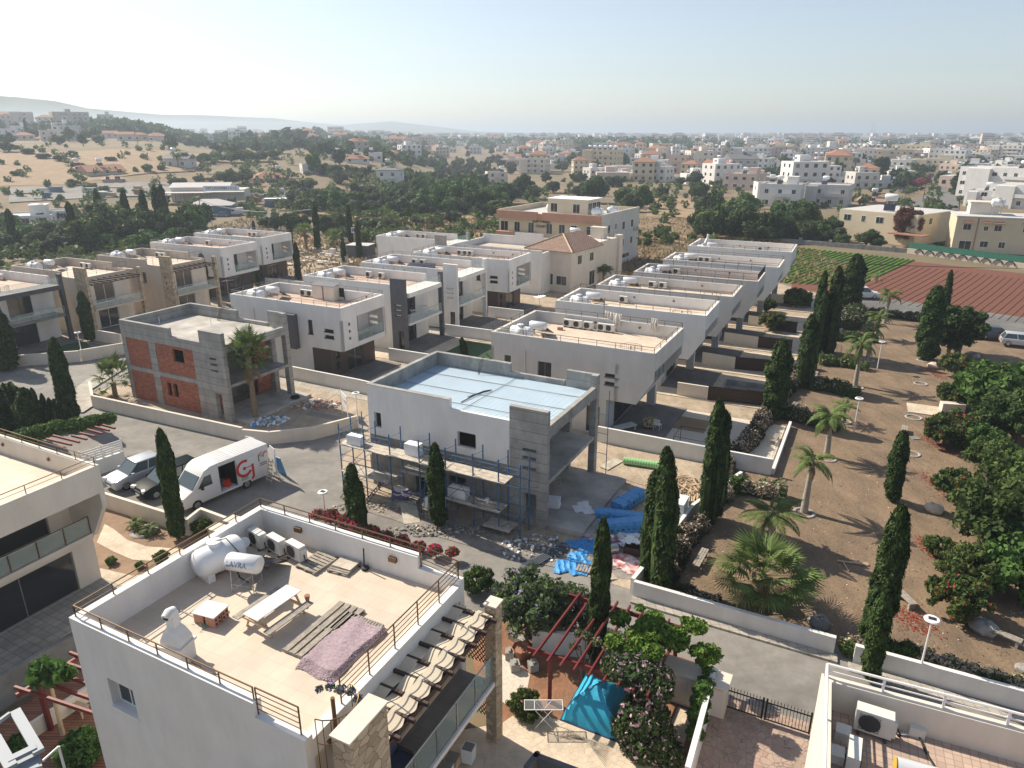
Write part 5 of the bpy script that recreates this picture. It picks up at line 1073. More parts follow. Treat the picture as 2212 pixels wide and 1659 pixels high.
q=G('J',190,430); o=tag(b.build('site_sign_board',[M['plastic_white']],None,loc=(q.x,q.y,0),rz=-62),'white site sign board with faint red and grey print at the plot opening','sign')
b=MB(); [b.box(-.7+.3*k,-.5+.3*k,-.04,-.03,1.35,1.7) for k in range(3)]; b.build('grey_print',M['ac_white'],o); b=MB(); b.box(.2,.8,-.04,-.03,1.5,1.58); b.box(.3,.75,-.04,-.03,1.35,1.40); b.build('red_print',M['fl_red'],o)
# ---------------- garden walls (each a thing)
def gwall(pts,h,t,m,label,cap=None,z=0):
    b=MB(); P=[Vector((p[0],p[1])) for p in pts]; c=P[0].copy()
    for i,(a_,d_) in enumerate(zip(P[:-1],P[1:])):
        dv=(d_-a_).normalized(); ex=t/2 if i<len(P)-2 else 0; sx=-t/2 if i>0 else 0
        wall(b,tuple(a_-c+dv*sx*0),tuple(d_-c+dv*ex*0),z,z+h,t)
        if i>0: q=a_-c; n=Vector((-dv.y,dv.x)); b.lathe([(t*.5,z),(t*.5,z+h-.002)],8,M=Matrix.Translation((q.x+n.x*t/2,q.y+n.y*t/2,0)))
    return tag(b.build('garden_wall',M[m],None,loc=(c.x,c.y,0)),label,'wall')
gwall([(-38.6,61.0),(-36.3,57.3),(-20.8,50.2)],1.15,.22,'cream_wall','pale garden wall along the road in front of the brick shell')
gwall([(-20.75,50.1),(-18.5,49.6),(-15.4,50.5),(-12.4,52.9)],1.05,.22,'cream_wall','curved end of the pale wall beside the site opening')
f=fr((-34.2,60.0),-28); gwall([f(-1.5,10.4),f(17.2,10.4),f(20.5,10.2)],1.3,.2,'white_wall','white wall between the brick shell and the white villa')
f=fr((-1.7,56),-27); gwall([f(10,-1.4),f(22.8,-1.4)],1.25,.2,'white_wall','white wall between the unfinished house and the gravel garden'); gwall([f(23,-1.2),f(23,8.4)],.5,.2,'white_wall','low white wall between gravel garden and park hedge')
gwall([(6.3,31.0),tuple(G('K',660,1085,.9).to_2d()),tuple(G('K',815,890,.9).to_2d()),(15.6,43.2)],.9,.22,'white_wall','white wall climbing beside the junk pile up to the gravel garden')
gwall([(14.75,26.6),(6.3,30.9)],.95,.22,'white_wall','white wall along the lane below the fan palm')
gwall([(22,22.9),(15.4,26.1)],.95,.22,'white_wall','white wall along the lane below the street lamp'); gwall([(46,10),(22.3,22.75)],.95,.22,'white_wall','white wall continuing along the lane to the right edge')
for (a0,a1,b1,d) in [((60,1045),(250,1075),(622,1115),'small pool'),((215,850),(418,885),(745,915),'third park villa'),((350,720),(560,752),(770,775),'baluster rail villa'),((500,610),(670,640),(800,660),'second-last park villa'),((640,470),(720,480),(890,500),'far end villa')]:
    A_,B_,C_=G('H',*a0),G('H',*a1),G('H',*b1); gwall([tuple(A_.to_2d()),tuple(B_.to_2d())],1.25,.2,'cream_wall','cream garden wall in front of the '+d)
    dd=C_-B_; L_=dd.length; b=MB(); b.box(0,L_,0,.06,.15,1.35); b.box(0,L_,-.02,.12,0,.12); [b.box(x,x+.08,-.03,.08,0,1.42) for x in (0,L_/3,L_*2/3,L_-.08)]; tag(b.build('slatted_fence',M['dark_slat'],None,loc=(B_.x,B_.y,0),rz=math.degrees(math.atan2(dd.y,dd.x))),'dark brown slatted fence in front of the '+d,'fence')
f=fr((4.2,67.4),-25.5); p=f(16.2,-.2); b=MB(); wall(b,(0,0),(4.6,0),0,.5,.15); wall(b,(4.6,3.6),(0,3.6),0,.5,.15); b.box(0,.15,.15,3.45,0,.5); b.box(4.45,4.6,.15,3.45,0,.5); o=empty('small_pool',(p[0],p[1],.05),an,'small empty grey pool on the terrace of the white villa','pool'); b.build('pool_rim',M['concrete'],o); b=MB(); b.box(.15,4.45,.15,3.45,0,.06); b.build('pool_floor',M['conc_dark'],o)
for i,(O,an,a0,a1,lb) in enumerate([((-28.4,70.3),-26.5,13.5,19.2,'white wall beside the patio of the grey bay villa'),((-23.8,80.2),-26,14,20.5,'white wall beside the patio of the dark panel villa'),((-19,89),-25.5,14,19,'white wall beside the patio of the white panel villa')]):
    f=fr(O,an); gwall([f(a0,7.6),f(a1,7.6)],1.3,.2,'white_wall',lb)
gwall([(-58,66.5),(-44.9,70.4)],1.2,.22,'cream_wall','pale wall at the road corner below the charcoal framed villa'); gwall([(-44.8,70.5),(-36.5,77.5)],1.25,.22,'cream_wall','pale wall running uphill behind the street lamp')
gwall([(-75,60.5),(-56,65.0),(-54.3,67.3)],1.15,.22,'cream_wall','cream wall at the left edge of the road')
f=fr((-61.2,86.4),-25); gwall([f(14.5,-1.6),f(20,-1.6)],1.3,.2,'cream_wall','short cream wall between the charcoal villa and the tan villa'); f=fr((-51.5,116.4),-25); gwall([f(15,-1),f(27,-1)],1.3,.2,'white_wall','white wall behind the two boxed balcony villas')
# walls of the left foreground plot
w1=[G('I',x,y,1.1).to_2d() for x,y in [(600,860),(795,912),(1270,1060),(1385,1105)]]; gwall(w1,1.1,.2,'cream_wall','cream wall in front of the parked cars'); 
w2=[G('I',x,y,1.1).to_2d() for x,y in [(1388,1102),(1490,1022)]]; gwall(w2[::-1],1.1,.2,'cream_wall','short cream return wall beside the van nose')
w3=[G('I',x,y,1.1).to_2d() for x,y in [(1495,1020),(1740,1110),(1790,1150)]]; gwall(w3,1.1,.2,'cream_wall','cream wall from the van down to the nearest house')
for (x,y,l) in ((1760,1100,'upper'),(1640,1160,'lower')):
    q=G('I',x,y,1.2); b=MB(); b.box(-.45,.45,-.35,.35,0,1.15); b.box(-.5,.5,-.4,.4,1.15,1.2); tag(b.build('gate_pier',M['cream_wall'],None,loc=(q.x,q.y,0),rz=-27),'%s cream gate pier behind the nearest roof corner'%l,'pier')
# garden right of the near house
f=fr((-14.7,19.6),-27)
q0=G('O',2190,905,1.7).to_2d(); q1=G('O',1990,1659,1.7).to_2d(); gwall([tuple(q1),tuple(q0)],1.7,.2,'white_wall','white wall between the tent garden and the driveway')
b=MB(); q=G('O',2000,930,1.5); b.box(-1.5,1.5,-.45,.45,0,1.5); b.box(-1.55,1.55,-.5,.5,1.5,1.56); o=b.build('storage_shed',M['cream_wall'],None,loc=(q.x,q.y,0),rz=-27); tag(o,'cream store cupboard with white slab top by the lane','shed')
b=MB(); [b.box(-1.4+k*1.42,-.05+k*1.42,-.48,-.455,.08,1.4) for k in range(2)]; b.build('shed_door',M['bw_wall'],o)
gwall([tuple(G('O',1890,860,1.2).to_2d()),tuple(G('O',1560,690,1.2).to_2d()),tuple(G('O',800,600,1.2).to_2d())],1.2,.2,'white_wall','white wall between tent garden and lane behind the shrubs')
q0=G('O',730,1640,2.2).to_2d(); q1=G('O',815,1535,2.2).to_2d(); q2=G('O',1150,1659,2.2).to_2d(); gwall([tuple(q2),tuple(q1),tuple(q0)],2.2,.2,'grey_wall','grey wall top with white cap at the bottom edge')
# pergola (red)
pb,ph=HT('O',950,1285,950,800); 
zb=2.45
A0=G('O',1070,345,zb);A1=G('O',1990,612,zb);B0=G('O',760,745,zb);B1=G('O',1790,1075,zb)
Pg=empty('red_pergola',(pb.x,pb.y,0),0,'dark red timber pergola over the tent garden','pergola'); o0=Vector((pb.x,pb.y,0))
for a_,b_ in ((A0,A1),(B0,B1)): b=MB(); d=b_-a_; m_=(a_+b_)/2-o0; b.obox((m_.x,m_.y,zb-.09),(d.length,.09,.2),math.degrees(math.atan2(d.y,d.x))); b.build('main_beam',M['wood_red'],Pg)
rl=[((1165,330),(800,820)),((1205,420),(905,860)),((1375,385),(1000,895)),((1440,405),(1105,925)),((1535,435),(1215,965)),((1635,470),(1330,1005)),((1720,500),(1440,1040)),((1830,540),(1550,1080)),((1925,570),(1660,1120))]
for (p,q) in rl:
    a_,b_=G('O',*p,zb+.12),G('O',*q,zb+.12); d=b_-a_; m_=(a_+b_)/2-o0; b=MB(); b.obox((m_.x,m_.y,zb+.10),(d.length,.07,.16),math.degrees(math.atan2(d.y,d.x))); b.build('rafter',M['wood_red'],Pg)
for t_,(a_,b_) in ((.18,(B0,B1)),(.93,(B0,B1)),(.12,(A0,A1)),(.9,(A0,A1))):
    q=a_.lerp(b_,t_)-o0; b=MB(); b.box(q.x-.08,q.x+.08,q.y-.08,q.y+.08,0,zb-.19); b.build('post',M['wood_red'],Pg)
vq=lambda *l:[(p.x-l0.x,p.y-l0.y,z,r) for p,z,r in l]
c=G('O',1700,620,2.7); rr=random.Random(3); bx=[(0,0,2.75,.8),(.8,-.5,2.7,.7)]+[(rr.gauss(.1,.95),rr.gauss(-.1,.75),2.75+rr.uniform(-.25,.3),rr.uniform(.2,.5)) for _ in range(26)]+[(1.6+.3*k,-.8-.2*k,2.3-.35*k,.28) for k in range(3)]
v_=vine('climbing_vine',bx,'leaf_vine','bright green vine spreading over the red pergola corner',12000,.11,loc=(c.x,c.y,0))
c=G('O',1560,960,2.4); v_=vine('flowering_climber',[(0,0,2.6,.9),(.6,-.5,2.3,.9),(.3,-1.0,1.5,1.0),(.5,-1.3,.8,1.0),(.2,-1.2,.3,.9),(-.6,.2,2.6,.7),(.9,-.1,2.4,.7)],'leaf_dark','climber with pale pink flowers covering the pergola beside the tent',16000,.11,'fl_pale',.13,loc=(c.x,c.y,0))
c=G('O',1650,1480,.6); v_=vine('flowering_climber',[(0,0,.6,.9),(.8,-.2,.4,.7),(-.5,.5,.9,.8),(0,.9,1.4,.8)],'leaf_dark','lower part of the pink flowered bush at the patio edge',9000,.10,'fl_pale',.08,loc=(c.x,c.y,0))
c=G('O',1200,660,2.6); v_=vine('rose_branch',[(0,0,2.6,.25),(.4,-.4,2.6,.25),(-.3,.2,2.55,.22),(.8,-.8,2.6,.22),(-.5,-.3,2.3,.25)],'leaf_mid','thin rose shoots with pale blossoms across the red rafters',900,.08,'fl_pale',.2,loc=(c.x,c.y,0))
c=G('O',2060,1180,1.4); v_=vine('wall_climber',[(0,0,1.5,.4),(-.25,-.6,1.4,.4),(.2,.5,1.6,.4),(-.45,-1.2,1.2,.35),(.4,.9,1.6,.35)],'leaf_bright','green climber hanging along the driveway wall',4500,.12,loc=(c.x,c.y,0))
c=G('N',1250,1300,7.3); v_=vine('violet_climber',[(0,0,0,.18),(.3,-.1,.02,.16),(-.3,.05,.05,.16),(.55,-.25,-.1,.15),(-.6,0,-.0,.14)],'leaf_mid','violet flowered tendril on the spiral stair cage',900,.05,'fl_violet',.3,stems=False,loc=(c.x,c.y,7.5))
# tent
q=G('O',1290,1230); T=empty('dome_tent',(q.x,q.y,0),-27,'turquoise dome tent standing under the red pergola','tent'); b=MB(); n=10
prof=lambda u,v:(1-abs(u)**2.2)*(1-abs(v)**2.2)
vs=[]; 
for i in range(n*2+1):
    for j in range(n*2+1):
        u,v=i/n-1,j/n-1; h=1.35*max(0,(1-max(abs(u),abs(v))**1.9))**.62; ridge_=.05*(1-abs(abs(u)-abs(v)))**6
        vs.append((u*1.15*(1-.08*h),v*1.15*(1-.08*h),.05+h+ridge_*(h>.05)+.012*math.sin(u*20+v*13)))
m_=n*2+1; b.add(vs,[(i*m_+j,(i+1)*m_+j,(i+1)*m_+j+1,i*m_+j+1) for i in range(n*2) for j in range(n*2)]); b.build('fly_sheet',M['tent_cloth'],T,True)
b=MB(); b.box(-1.2,1.2,-1.2,1.2,.02,.07); b.build('groundsheet',mat('tent_base',(.02,.03,.08),.6),T)
for s in (1,-1): b=MB(); b.tube([(-1.16*s*(1-.16*(1-abs(t_)**2)) *-t_*1.0, 1.16*t_*(1-.0), .08+1.37*(1-abs(t_)**1.9)**.62) for t_ in np.linspace(-1,1,25)],.014,5); b.build('tent_pole',M['scaff_blue'],T,True)
# drying rack
q=G('O',890,1360); o=empty('clothes_drying_rack',(q.x,q.y,.04),0,'white folding clothes drying rack on the sunny patio','rack'); b=MB()
c0=G('O',880,1190,.95)-Vector((q.x,q.y,0))
b.box(c0.x-.75,c0.x+.75,c0.y-.27,c0.y-.25,.94,.97); b.box(c0.x-.75,c0.x+.75,c0.y+.25,c0.y+.27,.94,.97); b.box(c0.x-.77,c0.x-.75,c0.y-.27,c0.y+.27,.94,.97); b.box(c0.x+.75,c0.x+.77,c0.y-.27,c0.y+.27,.94,.97); b.box(c0.x-.37,c0.x-.35,c0.y-.27,c0.y+.27,.94,.97)
[b.tube([(c0.x-.75,c0.y-.22+.05*k,.955),(c0.x+.75,c0.y-.22+.05*k,.955)],.008,4) for k in range(10)]; b.build('rack_frame',M['plastic_white'],o)
for s in (-.25,.25): b=MB(); b.tube([(c0.x-.35,c0.y+s,.94),(c0.x+.35,c0.y+s,0)],.014,5); b.tube([(c0.x+.35,c0.y+s,.94),(c0.x-.35,c0.y+s,0)],.014,5); b.build('leg',M['plastic_white'],o)
for k,(x,y,l) in enumerate([(625,800,'upper left'),(665,890,'lower left'),(800,890,'right')]):
    q=G('O',x,y+30); b=MB(); b.box(-.2,.2,-.2,.2,0,.4); b.box(-.05,.05,-.15,.15,.4,.5); tag(b.build('concrete_block',M['concrete'],None,loc=(q.x,q.y,.03),rz=10*k),'grey concrete block on the gravel by the pillar, %s'%l,'block')
q=G('O',710,830); b=MB(); b.lathe([(.25,0),(.35,.35),(.45,.6),(.42,.62),(.3,.5)],8); tag(b.build('flower_pot',M['terracotta'],None,False,loc=(q.x,q.y,0)),'octagonal terracotta planter behind the stone pillar','pot'); 
q=G('O',690,700); b=MB(); b.box(-.45,.45,-.22,.22,0,.3); b.box(-.38,.38,-.15,.15,.3,.31); tag(b.build('stone_trough',M['concrete'],None,loc=(q.x,q.y,.05),rz=-40),'pale stone trough in front of the jacaranda','planter')
q=G('O',1180,1450); b=MB(); [b.tube([(0,0,.03+.01*k),(1.0+.02*k,.25-.09*k,.03)],.01,4) for k in range(12)]; [b.tube([(0,0,.05),(-.9+.02*k,-.4+.07*k,.03)],.01,4) for k in range(8)]; tag(b.build('palm_frond_litter',M['wood_grey'],None,loc=(q.x,q.y,.05),rz=-30),'two dry fronds lying on the patio beside the rack','frond')
p=G('O',720,1180); TREES['redfl_small']=None
# gate
ga,gb=G('P',165,1060),G('P',775,1260); d=(gb-ga); Lg=d.length; o=empty('driveway_gate',ga,math.degrees(math.atan2(d.y,d.x)),'black iron double gate with spear tops across the driveway','gate')
for s0,s1 in ((0,Lg/2-.03),(Lg/2+.03,Lg)):
    b=MB(); n=14; [b.box(s0,s1,-.02,.02,z,z+.04) for z in (.12,.95)]; b.box(s0,s0+.06,-.03,.03,.1,1.15); b.box(s1-.06,s1,-.03,.03,.1,1.15)
    for k in range(n): x=s0+(s1-s0)*(k+.5)/n; b.tube([(x,0,.15),(x,0,1.12)],.011,4); b.tube([(x,0,1.1),(x,0,1.2)],[.022,.001],4)
    b.build('gate_leaf',M['black_metal'],o)
# right bottom house
Rh=empty('flat_roofed_house',(9.3,17.2,0),-23.5,'house at the bottom right corner with white roof rail and small tiles','house')
b=MB(); wall(b,(0,0),(0,-9),0,7.2,-.0+.28) if 0 else b.box(0,.28,-9,-.28,0,7.2); b.box(0,14,-.28,0,0,7.2); b.box(.28,14,-9,-8.7,0,7.2); b.build('wall',M['cream_wall'],Rh)
b=MB(); b.box(.28,13.9,-8.7,-.28,6.0,6.2); b.build('roof_deck',M['small_tile'],Rh)
railing('roof_railing',[(.1,-8.9,7.2),(.1,-.1,7.2),(13.9,-.1,7.2)],Rh,'rail_white',.45,2,1.6,.04)
b=MB(); b.lathe([(.02,0),(.13,.02),(.13,.08),(.02,.1)],14,M=Matrix.Translation((5.6,-.29,6.85))@Matrix.Rotation(R_(90),4,'X')@Matrix.Diagonal((1,.6,1,1))); b.build('wall_lamp',M['ac_white'],Rh,True)
rl_=lambda x,y,z=6.2: local(Rh,x,y,z)
q=G('P',1190,1240,6.2); ACU.put((q.x,q.y,6.2),-27,1.15,'air conditioner standing on the small tiled roof at bottom right')
q=G('P',1055,1470,6.2); ACU.put((q.x,q.y,6.2),62,1.0,'air conditioner seen end-on at the bottom edge of the tiled roof')
for k,(x,y,l) in enumerate([(995,1265,'left of the air conditioner'),(950,1410,'below the air conditioner'),(1490,1240,'against the parapet')]):
    q=G('P',x,y,6.2); b=MB(); b.box(-.2,.2,-.2,.2,0,.3); b.box(-.04,.04,-.21,.21,.3,.302); tag(b.build('roof_block',M['ac_white'],None,loc=(q.x,q.y,6.2),rz=-27),'cream block on the tiled roof, '+l,'block')
q=G('P',1360,1220,6.2); b=MB(); [b.tube([(math.cos(a)*(.2+.03*k)+.03*k,math.sin(a)*(.14+.02*k),.02+.01*k) for a in np.linspace(0,6.2,14)],.01,4) for k in range(6)]; tag(b.build('cable_coil',M['plastic_white'],None,loc=(q.x,q.y,6.2)),'loose coil of white cable on the tiled roof','cable')
b=MB(); b.tube([tuple(G('P',1500,1240,6.24)),tuple(G('P',1560,1380,6.24)),tuple(G('P',1620,1473,6.24)),tuple(G('P',1640,1530,6.24))],.03,5); o=b.build('black_hose',M['cord_black'],None,True); tag(o,'black hose running across the tiled roof','hose')
q=G('P',1420,1590,6.2); b=MB(); b.tube([(-.3,0,.5),(.9,0,.5)],.28,14); b.lathe([(.01,0),(.28,.01),(.28,.03),(.01,.05)],14,m=1,M=Matrix.Translation((-.32,0,.5))@Matrix.Rotation(R_(-90),4,'Y')); b.box(-.2,-.1,-.2,.2,0,.3); b.box(.6,.7,-.2,.2,0,.3); tag(b.build('water_heater',[M['metal_white'],mat('cap_yellow',(.55,.36,.06),.5)],None,True,loc=(q.x,q.y,6.2),rz=-22),'grey cylinder with yellow cap cut by the bottom edge','water heater')
# left bottom: red pergola, papaya, balcony bits
Pl=empty('red_pergola',(0,0,0),0,'red timber pergola attached left of the nearest house','pergola'); zb2=2.6
for (p,q) in [((110,1045),(715,1245)),((330,1010),(680,1130)),((460,945),(655,1020)),((500,865),(630,910)),((525,785),(605,815))]:
    a_,b_=G('M',*p,zb2+.15),G('M',*q,zb2+.15); d=b_-a_; b_=b_+d*.1; d=b_-a_; m_=(a_+b_)/2; b=MB(); b.obox((m_.x,m_.y,zb2+.12),(d.length,.09,.14),math.degrees(math.atan2(d.y,d.x))); b.build('rafter',M['wood_red'],Pl)
a_,b_=G('M',120,1110,zb2),G('M',600,815,zb2); d=b_-a_; m_=(a_+b_)/2; b=MB(); b.obox((m_.x,m_.y,zb2-.05),(d.length,.1,.2),math.degrees(math.atan2(d.y,d.x))); b.build('main_beam',M['wood_red'],Pl)
pp=a_.lerp(b_,.33); b=MB(); b.box(pp.x-.08,pp.x+.08,pp.y-.08,pp.y+.08,.25,zb2-.16); b.build('post',M['wood_red'],Pl)
p,h=HT('T',1030,1110,720,60,.25); o=empty('papaya_tree',p,0,'papaya plant with big leaves growing through the left pergola','tree'); b=MB(); b.tube([(0,0,0),(.05,0,h*.85)],[.09,.06],8); b.build('trunk',M['wood_light'],o,True)
P,off=crown_pts(380,.95,1.0,h*.78,nc=12); obj('crown',qmesh('crown',cards(P,.30,off,.4,asp=1.3),M['leaf_bright']),o)
o=empty('garden_bench',G('T',1280,760,.25),-20,'small wooden bench on the red deck under the left pergola','bench'); b=MB(); b.box(-.5,.5,-.2,.2,.38,.42); b.build('seat',M['wood_light'],o)
for x in (-.42,.42): b=MB(); b.box(x-.03,x+.03,-.18,-.12,0,.38); b.box(x-.03,x+.03,.12,.18,0,.38); b.build('leg',M['wood_light'],o)
gwall([tuple(G('M',200,1340,1).to_2d()),tuple(G('M',660,1040,1).to_2d())],.95,.15,'cream_wall','low cream wall behind the red deck'); gwall([tuple(G('M',-300,1130,1.6).to_2d()),tuple(G('M',590,640,1.6).to_2d())],1.6,.2,'conc_dark','grey boundary wall left of the nearest house')

mat('frame_shade',(.27,.31,.36),.6); Wb=empty('white_timber_balcony',(0,0,0),0,'white timber roof frame at the bottom left corner','pergola')  # white timber; its shade is put into the grey-blue frame colour
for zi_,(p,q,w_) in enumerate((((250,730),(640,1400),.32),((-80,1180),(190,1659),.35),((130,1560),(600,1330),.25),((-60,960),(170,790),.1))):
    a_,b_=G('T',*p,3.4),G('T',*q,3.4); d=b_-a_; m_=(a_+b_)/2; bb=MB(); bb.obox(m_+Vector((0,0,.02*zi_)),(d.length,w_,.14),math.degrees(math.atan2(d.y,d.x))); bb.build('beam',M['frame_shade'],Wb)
a_,b_=G('T',700,1540,3.9),G('T',960,1310,3.9); bb=MB(); bb.tube([a_,b_],.04,6); bb.tube([b_,b_-Vector((0,0,1.3))],.04,6); bb.build('handrail',M['white_frame'],Wb)
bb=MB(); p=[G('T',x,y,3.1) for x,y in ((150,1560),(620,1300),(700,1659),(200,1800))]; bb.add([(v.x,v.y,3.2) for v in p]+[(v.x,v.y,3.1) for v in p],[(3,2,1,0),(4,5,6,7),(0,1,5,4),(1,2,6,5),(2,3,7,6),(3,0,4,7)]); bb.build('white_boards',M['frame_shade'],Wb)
# ---------------- vehicles
mat('paint_silver',(.52,.55,.58),.28,metal=.35); mat('paint_dark',(.010,.016,.018),.45,spec=.06); mat('paint_white',(.70,.70,.70),.3); mat('paint_grey',(.07,.085,.11),.3,metal=.2); mat('paint_blue',(.13,.2,.28),.3,metal=.3)
mat('car_glass',(.05,.075,.08),.06,spec=.9); mat('head_lamp',(.75,.76,.76),.15); mat('plate_white',(.75,.75,.72),.5); mat('logo_red',(.55,.02,.03),.4)
def bev(o,w=.06,s=3):
    m=o.modifiers.new('b','BEVEL'); m.width=w; m.segments=s; m.limit_method='ANGLE'; m.angle_limit=R_(40)
    for p in o.data.polygons: p.use_smooth=True
    return o
def wheel(o,x,y,s,r=.32,w=.2):
    Mx=Matrix.Translation((x,y,r))@Matrix.Rotation(R_(90),4,'X'); b=MB(); b.lathe([(r*.6,-w/2),(r*.93,-w/2),(r,-w*.35),(r,w*.35),(r*.93,w/2),(r*.6,w/2)],18,M=Mx); tt=b.build('tyre',M['rubber'],o,True)
    b=MB(); b.lathe([(.02,0),(r*.6,.0),(r*.62,.03),(.02,.045)],12,M=Matrix.Translation((x,y+s*(w/2-.03),r))@Matrix.Rotation(R_(-90*s),4,'X')); b.build('rim',M['steel'],tt,True)
def mk_car(name,L,W,H,paint,hood,suv=False,hatch=True):
    o=empty(name,cat='car'); g=.24; bh=H*.60; hw=W/2
    xf,xr=L/2,-L/2; prof=[(xf-.05,g),(xf,bh*.55),(xf-.08,bh*.78),(xf-.55,bh*.92),(hood,bh),(xr+.25,bh*1.04),(xr+.02,bh*.9),(xr,g+.12),(xr+.08,g)]
    b=MB(); b.prism(prof,-hw,hw,ax=1); ob=bev(b.build('body',M[paint],o),.09,3)
    c0,c1,r0,r1=hood+.02,xr+(.12 if hatch else .7),hood-.75,xr+(.45 if hatch else 1.2)
    def fr_(z,x0,x1,w): return [(x0,-w,z),(x0,w,z),(x1,w,z),(x1,-w,z)]
    b=MB(); lo=fr_(bh-.02,c0,c1,hw-.06); hi=fr_(H-.07,r0,r1,hw*.76); b.add(lo+hi,[(0,3,2,1),(4,5,6,7),(1,5,4,0)[::-1],(0,4,7,3)[::-1] if 0 else (0,4,7,3),(3,7,6,2),(1,2,6,5)]); b.build('cabin_glass',M['car_glass'],o)
    b=MB(); b.box(r1-.05,r0+.08,-hw*.78,hw*.78,H-.08,H); bev(b.build('roof',M[paint],o),.04,2)
    for s in (-1,1):
        b=MB()
        for (xa,xb) in ((c0,r0),((c0+c1)/2-.05,(r0+r1)/2),(c1,r1)): b.tube([(xa,s*(hw-.055),bh-.02),(xb,s*hw*.765,H-.06)],.035,4)
        b.build('window_pillars',M[paint],o)
        b=MB(); b.box(hood-.35,hood-.15,s*hw,s*(hw+.18),bh-.02,bh+.13) if s>0 else b.box(hood-.35,hood-.15,-(hw+.18),-hw,bh-.02,bh+.13); b.build('mirror',M[paint],o)
        for x in (xf-.78,xr+.72): wheel(o,x,s*(hw-.1),s)
        b=MB(); b.obox((xf-.12,s*(hw-.28),bh*.76),(.22,.36,.17),s*-18); b.build('headlight',M['head_lamp'],o)
        b=MB(); b.obox((xr+.04,s*(hw-.16),bh*.85),(.1,.2,.25),0); b.build('tail_light',M['logo_red'],o)
    b=MB(); b.box(xf-.06,xf+.005,-.42,.42,bh*.52,bh*.66); b.build('grille',M['ac_dark'],o); b=MB(); b.box(xf-.05,xf+.015,-.24,.24,bh*.36,bh*.47); b.build('number_plate',M['plate_white'],o)
    return o
def put_front(o,pt,head,L,W,label,cat='car',offx=.78):
    "place so that the left front wheel stands at pt"
    a=R_(head); fx=L/2-offx; y=W/2-.1; o.location=(pt[0]-(fx*math.cos(a)-y*math.sin(a)),pt[1]-(fx*math.sin(a)+y*math.cos(a)),.015); o.rotation_euler=(0,0,a); tag(o,label,cat)
c=mk_car('parked_car',3.75,1.70,1.62,'paint_silver',.85); put_front(c,(-25.7,42.3),-127,3.75,1.68,'silver hatchback, leftmost of the three vehicles behind the cream wall')
c=mk_car('parked_car',4.35,1.78,1.62,'paint_dark',1.1); put_front(c,(-23.15,41.1),-127,4.35,1.78,'dark green crossover parked between silver hatchback and white van')
# van
V=empty('delivery_van',(0,0,0),0,'white high-roof van with open side door and red round logo','van'); L,W,H=6.6,1.93,2.6; hw=W/2
prof=[(3.22,.35),(3.28,.8),(3.15,1.05),(2.45,1.28),(1.75,2.15),(1.35,2.48),(.9,2.58),(-3.2,2.6),(-3.3,2.5),(-3.3,.35)]
b=MB()
# shell with side opening: centre section built as floor, roof, far side; front and rear closed
def sect(x0,x1,pr): b.prism(pr,-hw,hw,ax=1)
b.prism([(3.22,.35),(3.28,.8),(3.16,1.08),(2.5,1.36),(1.82,2.12),(1.6,2.38),(1.2,2.55),(.62,2.58),(.62,.35)],-hw,hw,ax=1)
b.prism([(-.62,.35),(-.62,2.59),(-3.1,2.6),(-3.1,.35)],-hw,hw,ax=1)
b.box(-.62,.62,-hw,-hw+.08,.35,2.585); b.box(-.62,.62,-hw,hw,2.3,2.585); b.box(-.62,.62,-hw,hw,.35,.5)
body=bev(b.build('body',M['paint_white'],V),.07,3)
b=MB(); b.box(-.6,.6,-hw+.09,-hw+.11,.5,2.3); b.box(-.615,-.6,-hw+.1,hw-.1,.5,2.3); b.box(.6,.615,-hw+.1,hw-.1,.5,2.3); b.build('cargo_lining',M['black_metal'],V)
b=MB(); b.box(-2.25,-.66,hw+.02,hw+.06,.55,2.2); bev(b.build('sliding_door',M['paint_white'],V),.02,2)
b=MB()
for k in range(7): y=-.75+k*.25; b.box(-3.0,.6,y-.012,y+.012,2.6,2.612)
b.build('roof_ribs',M['paint_white'],V)
b=MB(); b.add([(2.46,-hw+.1,1.40),(2.46,hw-.1,1.40),(1.86,hw-.16,2.08),(1.86,-hw+.16,2.08),(2.50,-hw+.1,1.42),(2.50,hw-.1,1.42),(1.90,hw-.16,2.10),(1.90,-hw+.16,2.10)],[(0,3,2,1),(4,5,6,7),(0,1,5,4),(1,2,6,5),(2,3,7,6),(3,0,4,7)]); b.build('windscreen',M['car_glass'],V)
for s in (-1,1):
    b=MB(); b.prism([(2.15,1.36),(1.65,2.02),(1.2,2.05),(1.15,1.36)],s*hw-.004 if s>0 else -hw-.012,s*hw+.012 if s>0 else -hw+.004,ax=1); b.build('door_window',M['car_glass'],V)
    b=MB(); b.obox((1.95,s*(hw+.15),1.45),(.12,.22,.3)); b.build('mirror',M['black_metal'],V)
    for x in (2.35,-1.23): wheel(V,x,s*(hw-.08),s,.34,.22)
    b=MB(); b.obox((3.12,s*(hw-.22),.93),(.2,.3,.24),s*-20); b.build('headlight',M['head_lamp'],V)
    b=MB(); b.box(-2.35,-2.25 if 0 else -2.1,s*hw-.01,s*hw+.012,1.55,2.05) if s>0 else b.box(-2.35,-2.1,-hw-.012,-hw+.01,1.55,2.05); b.build('side_window',M['car_glass'],V)
b=MB(); b.box(3.2,3.3,-.5,.5,.75,1.0); b.build('grille',M['ac_dark'],V)
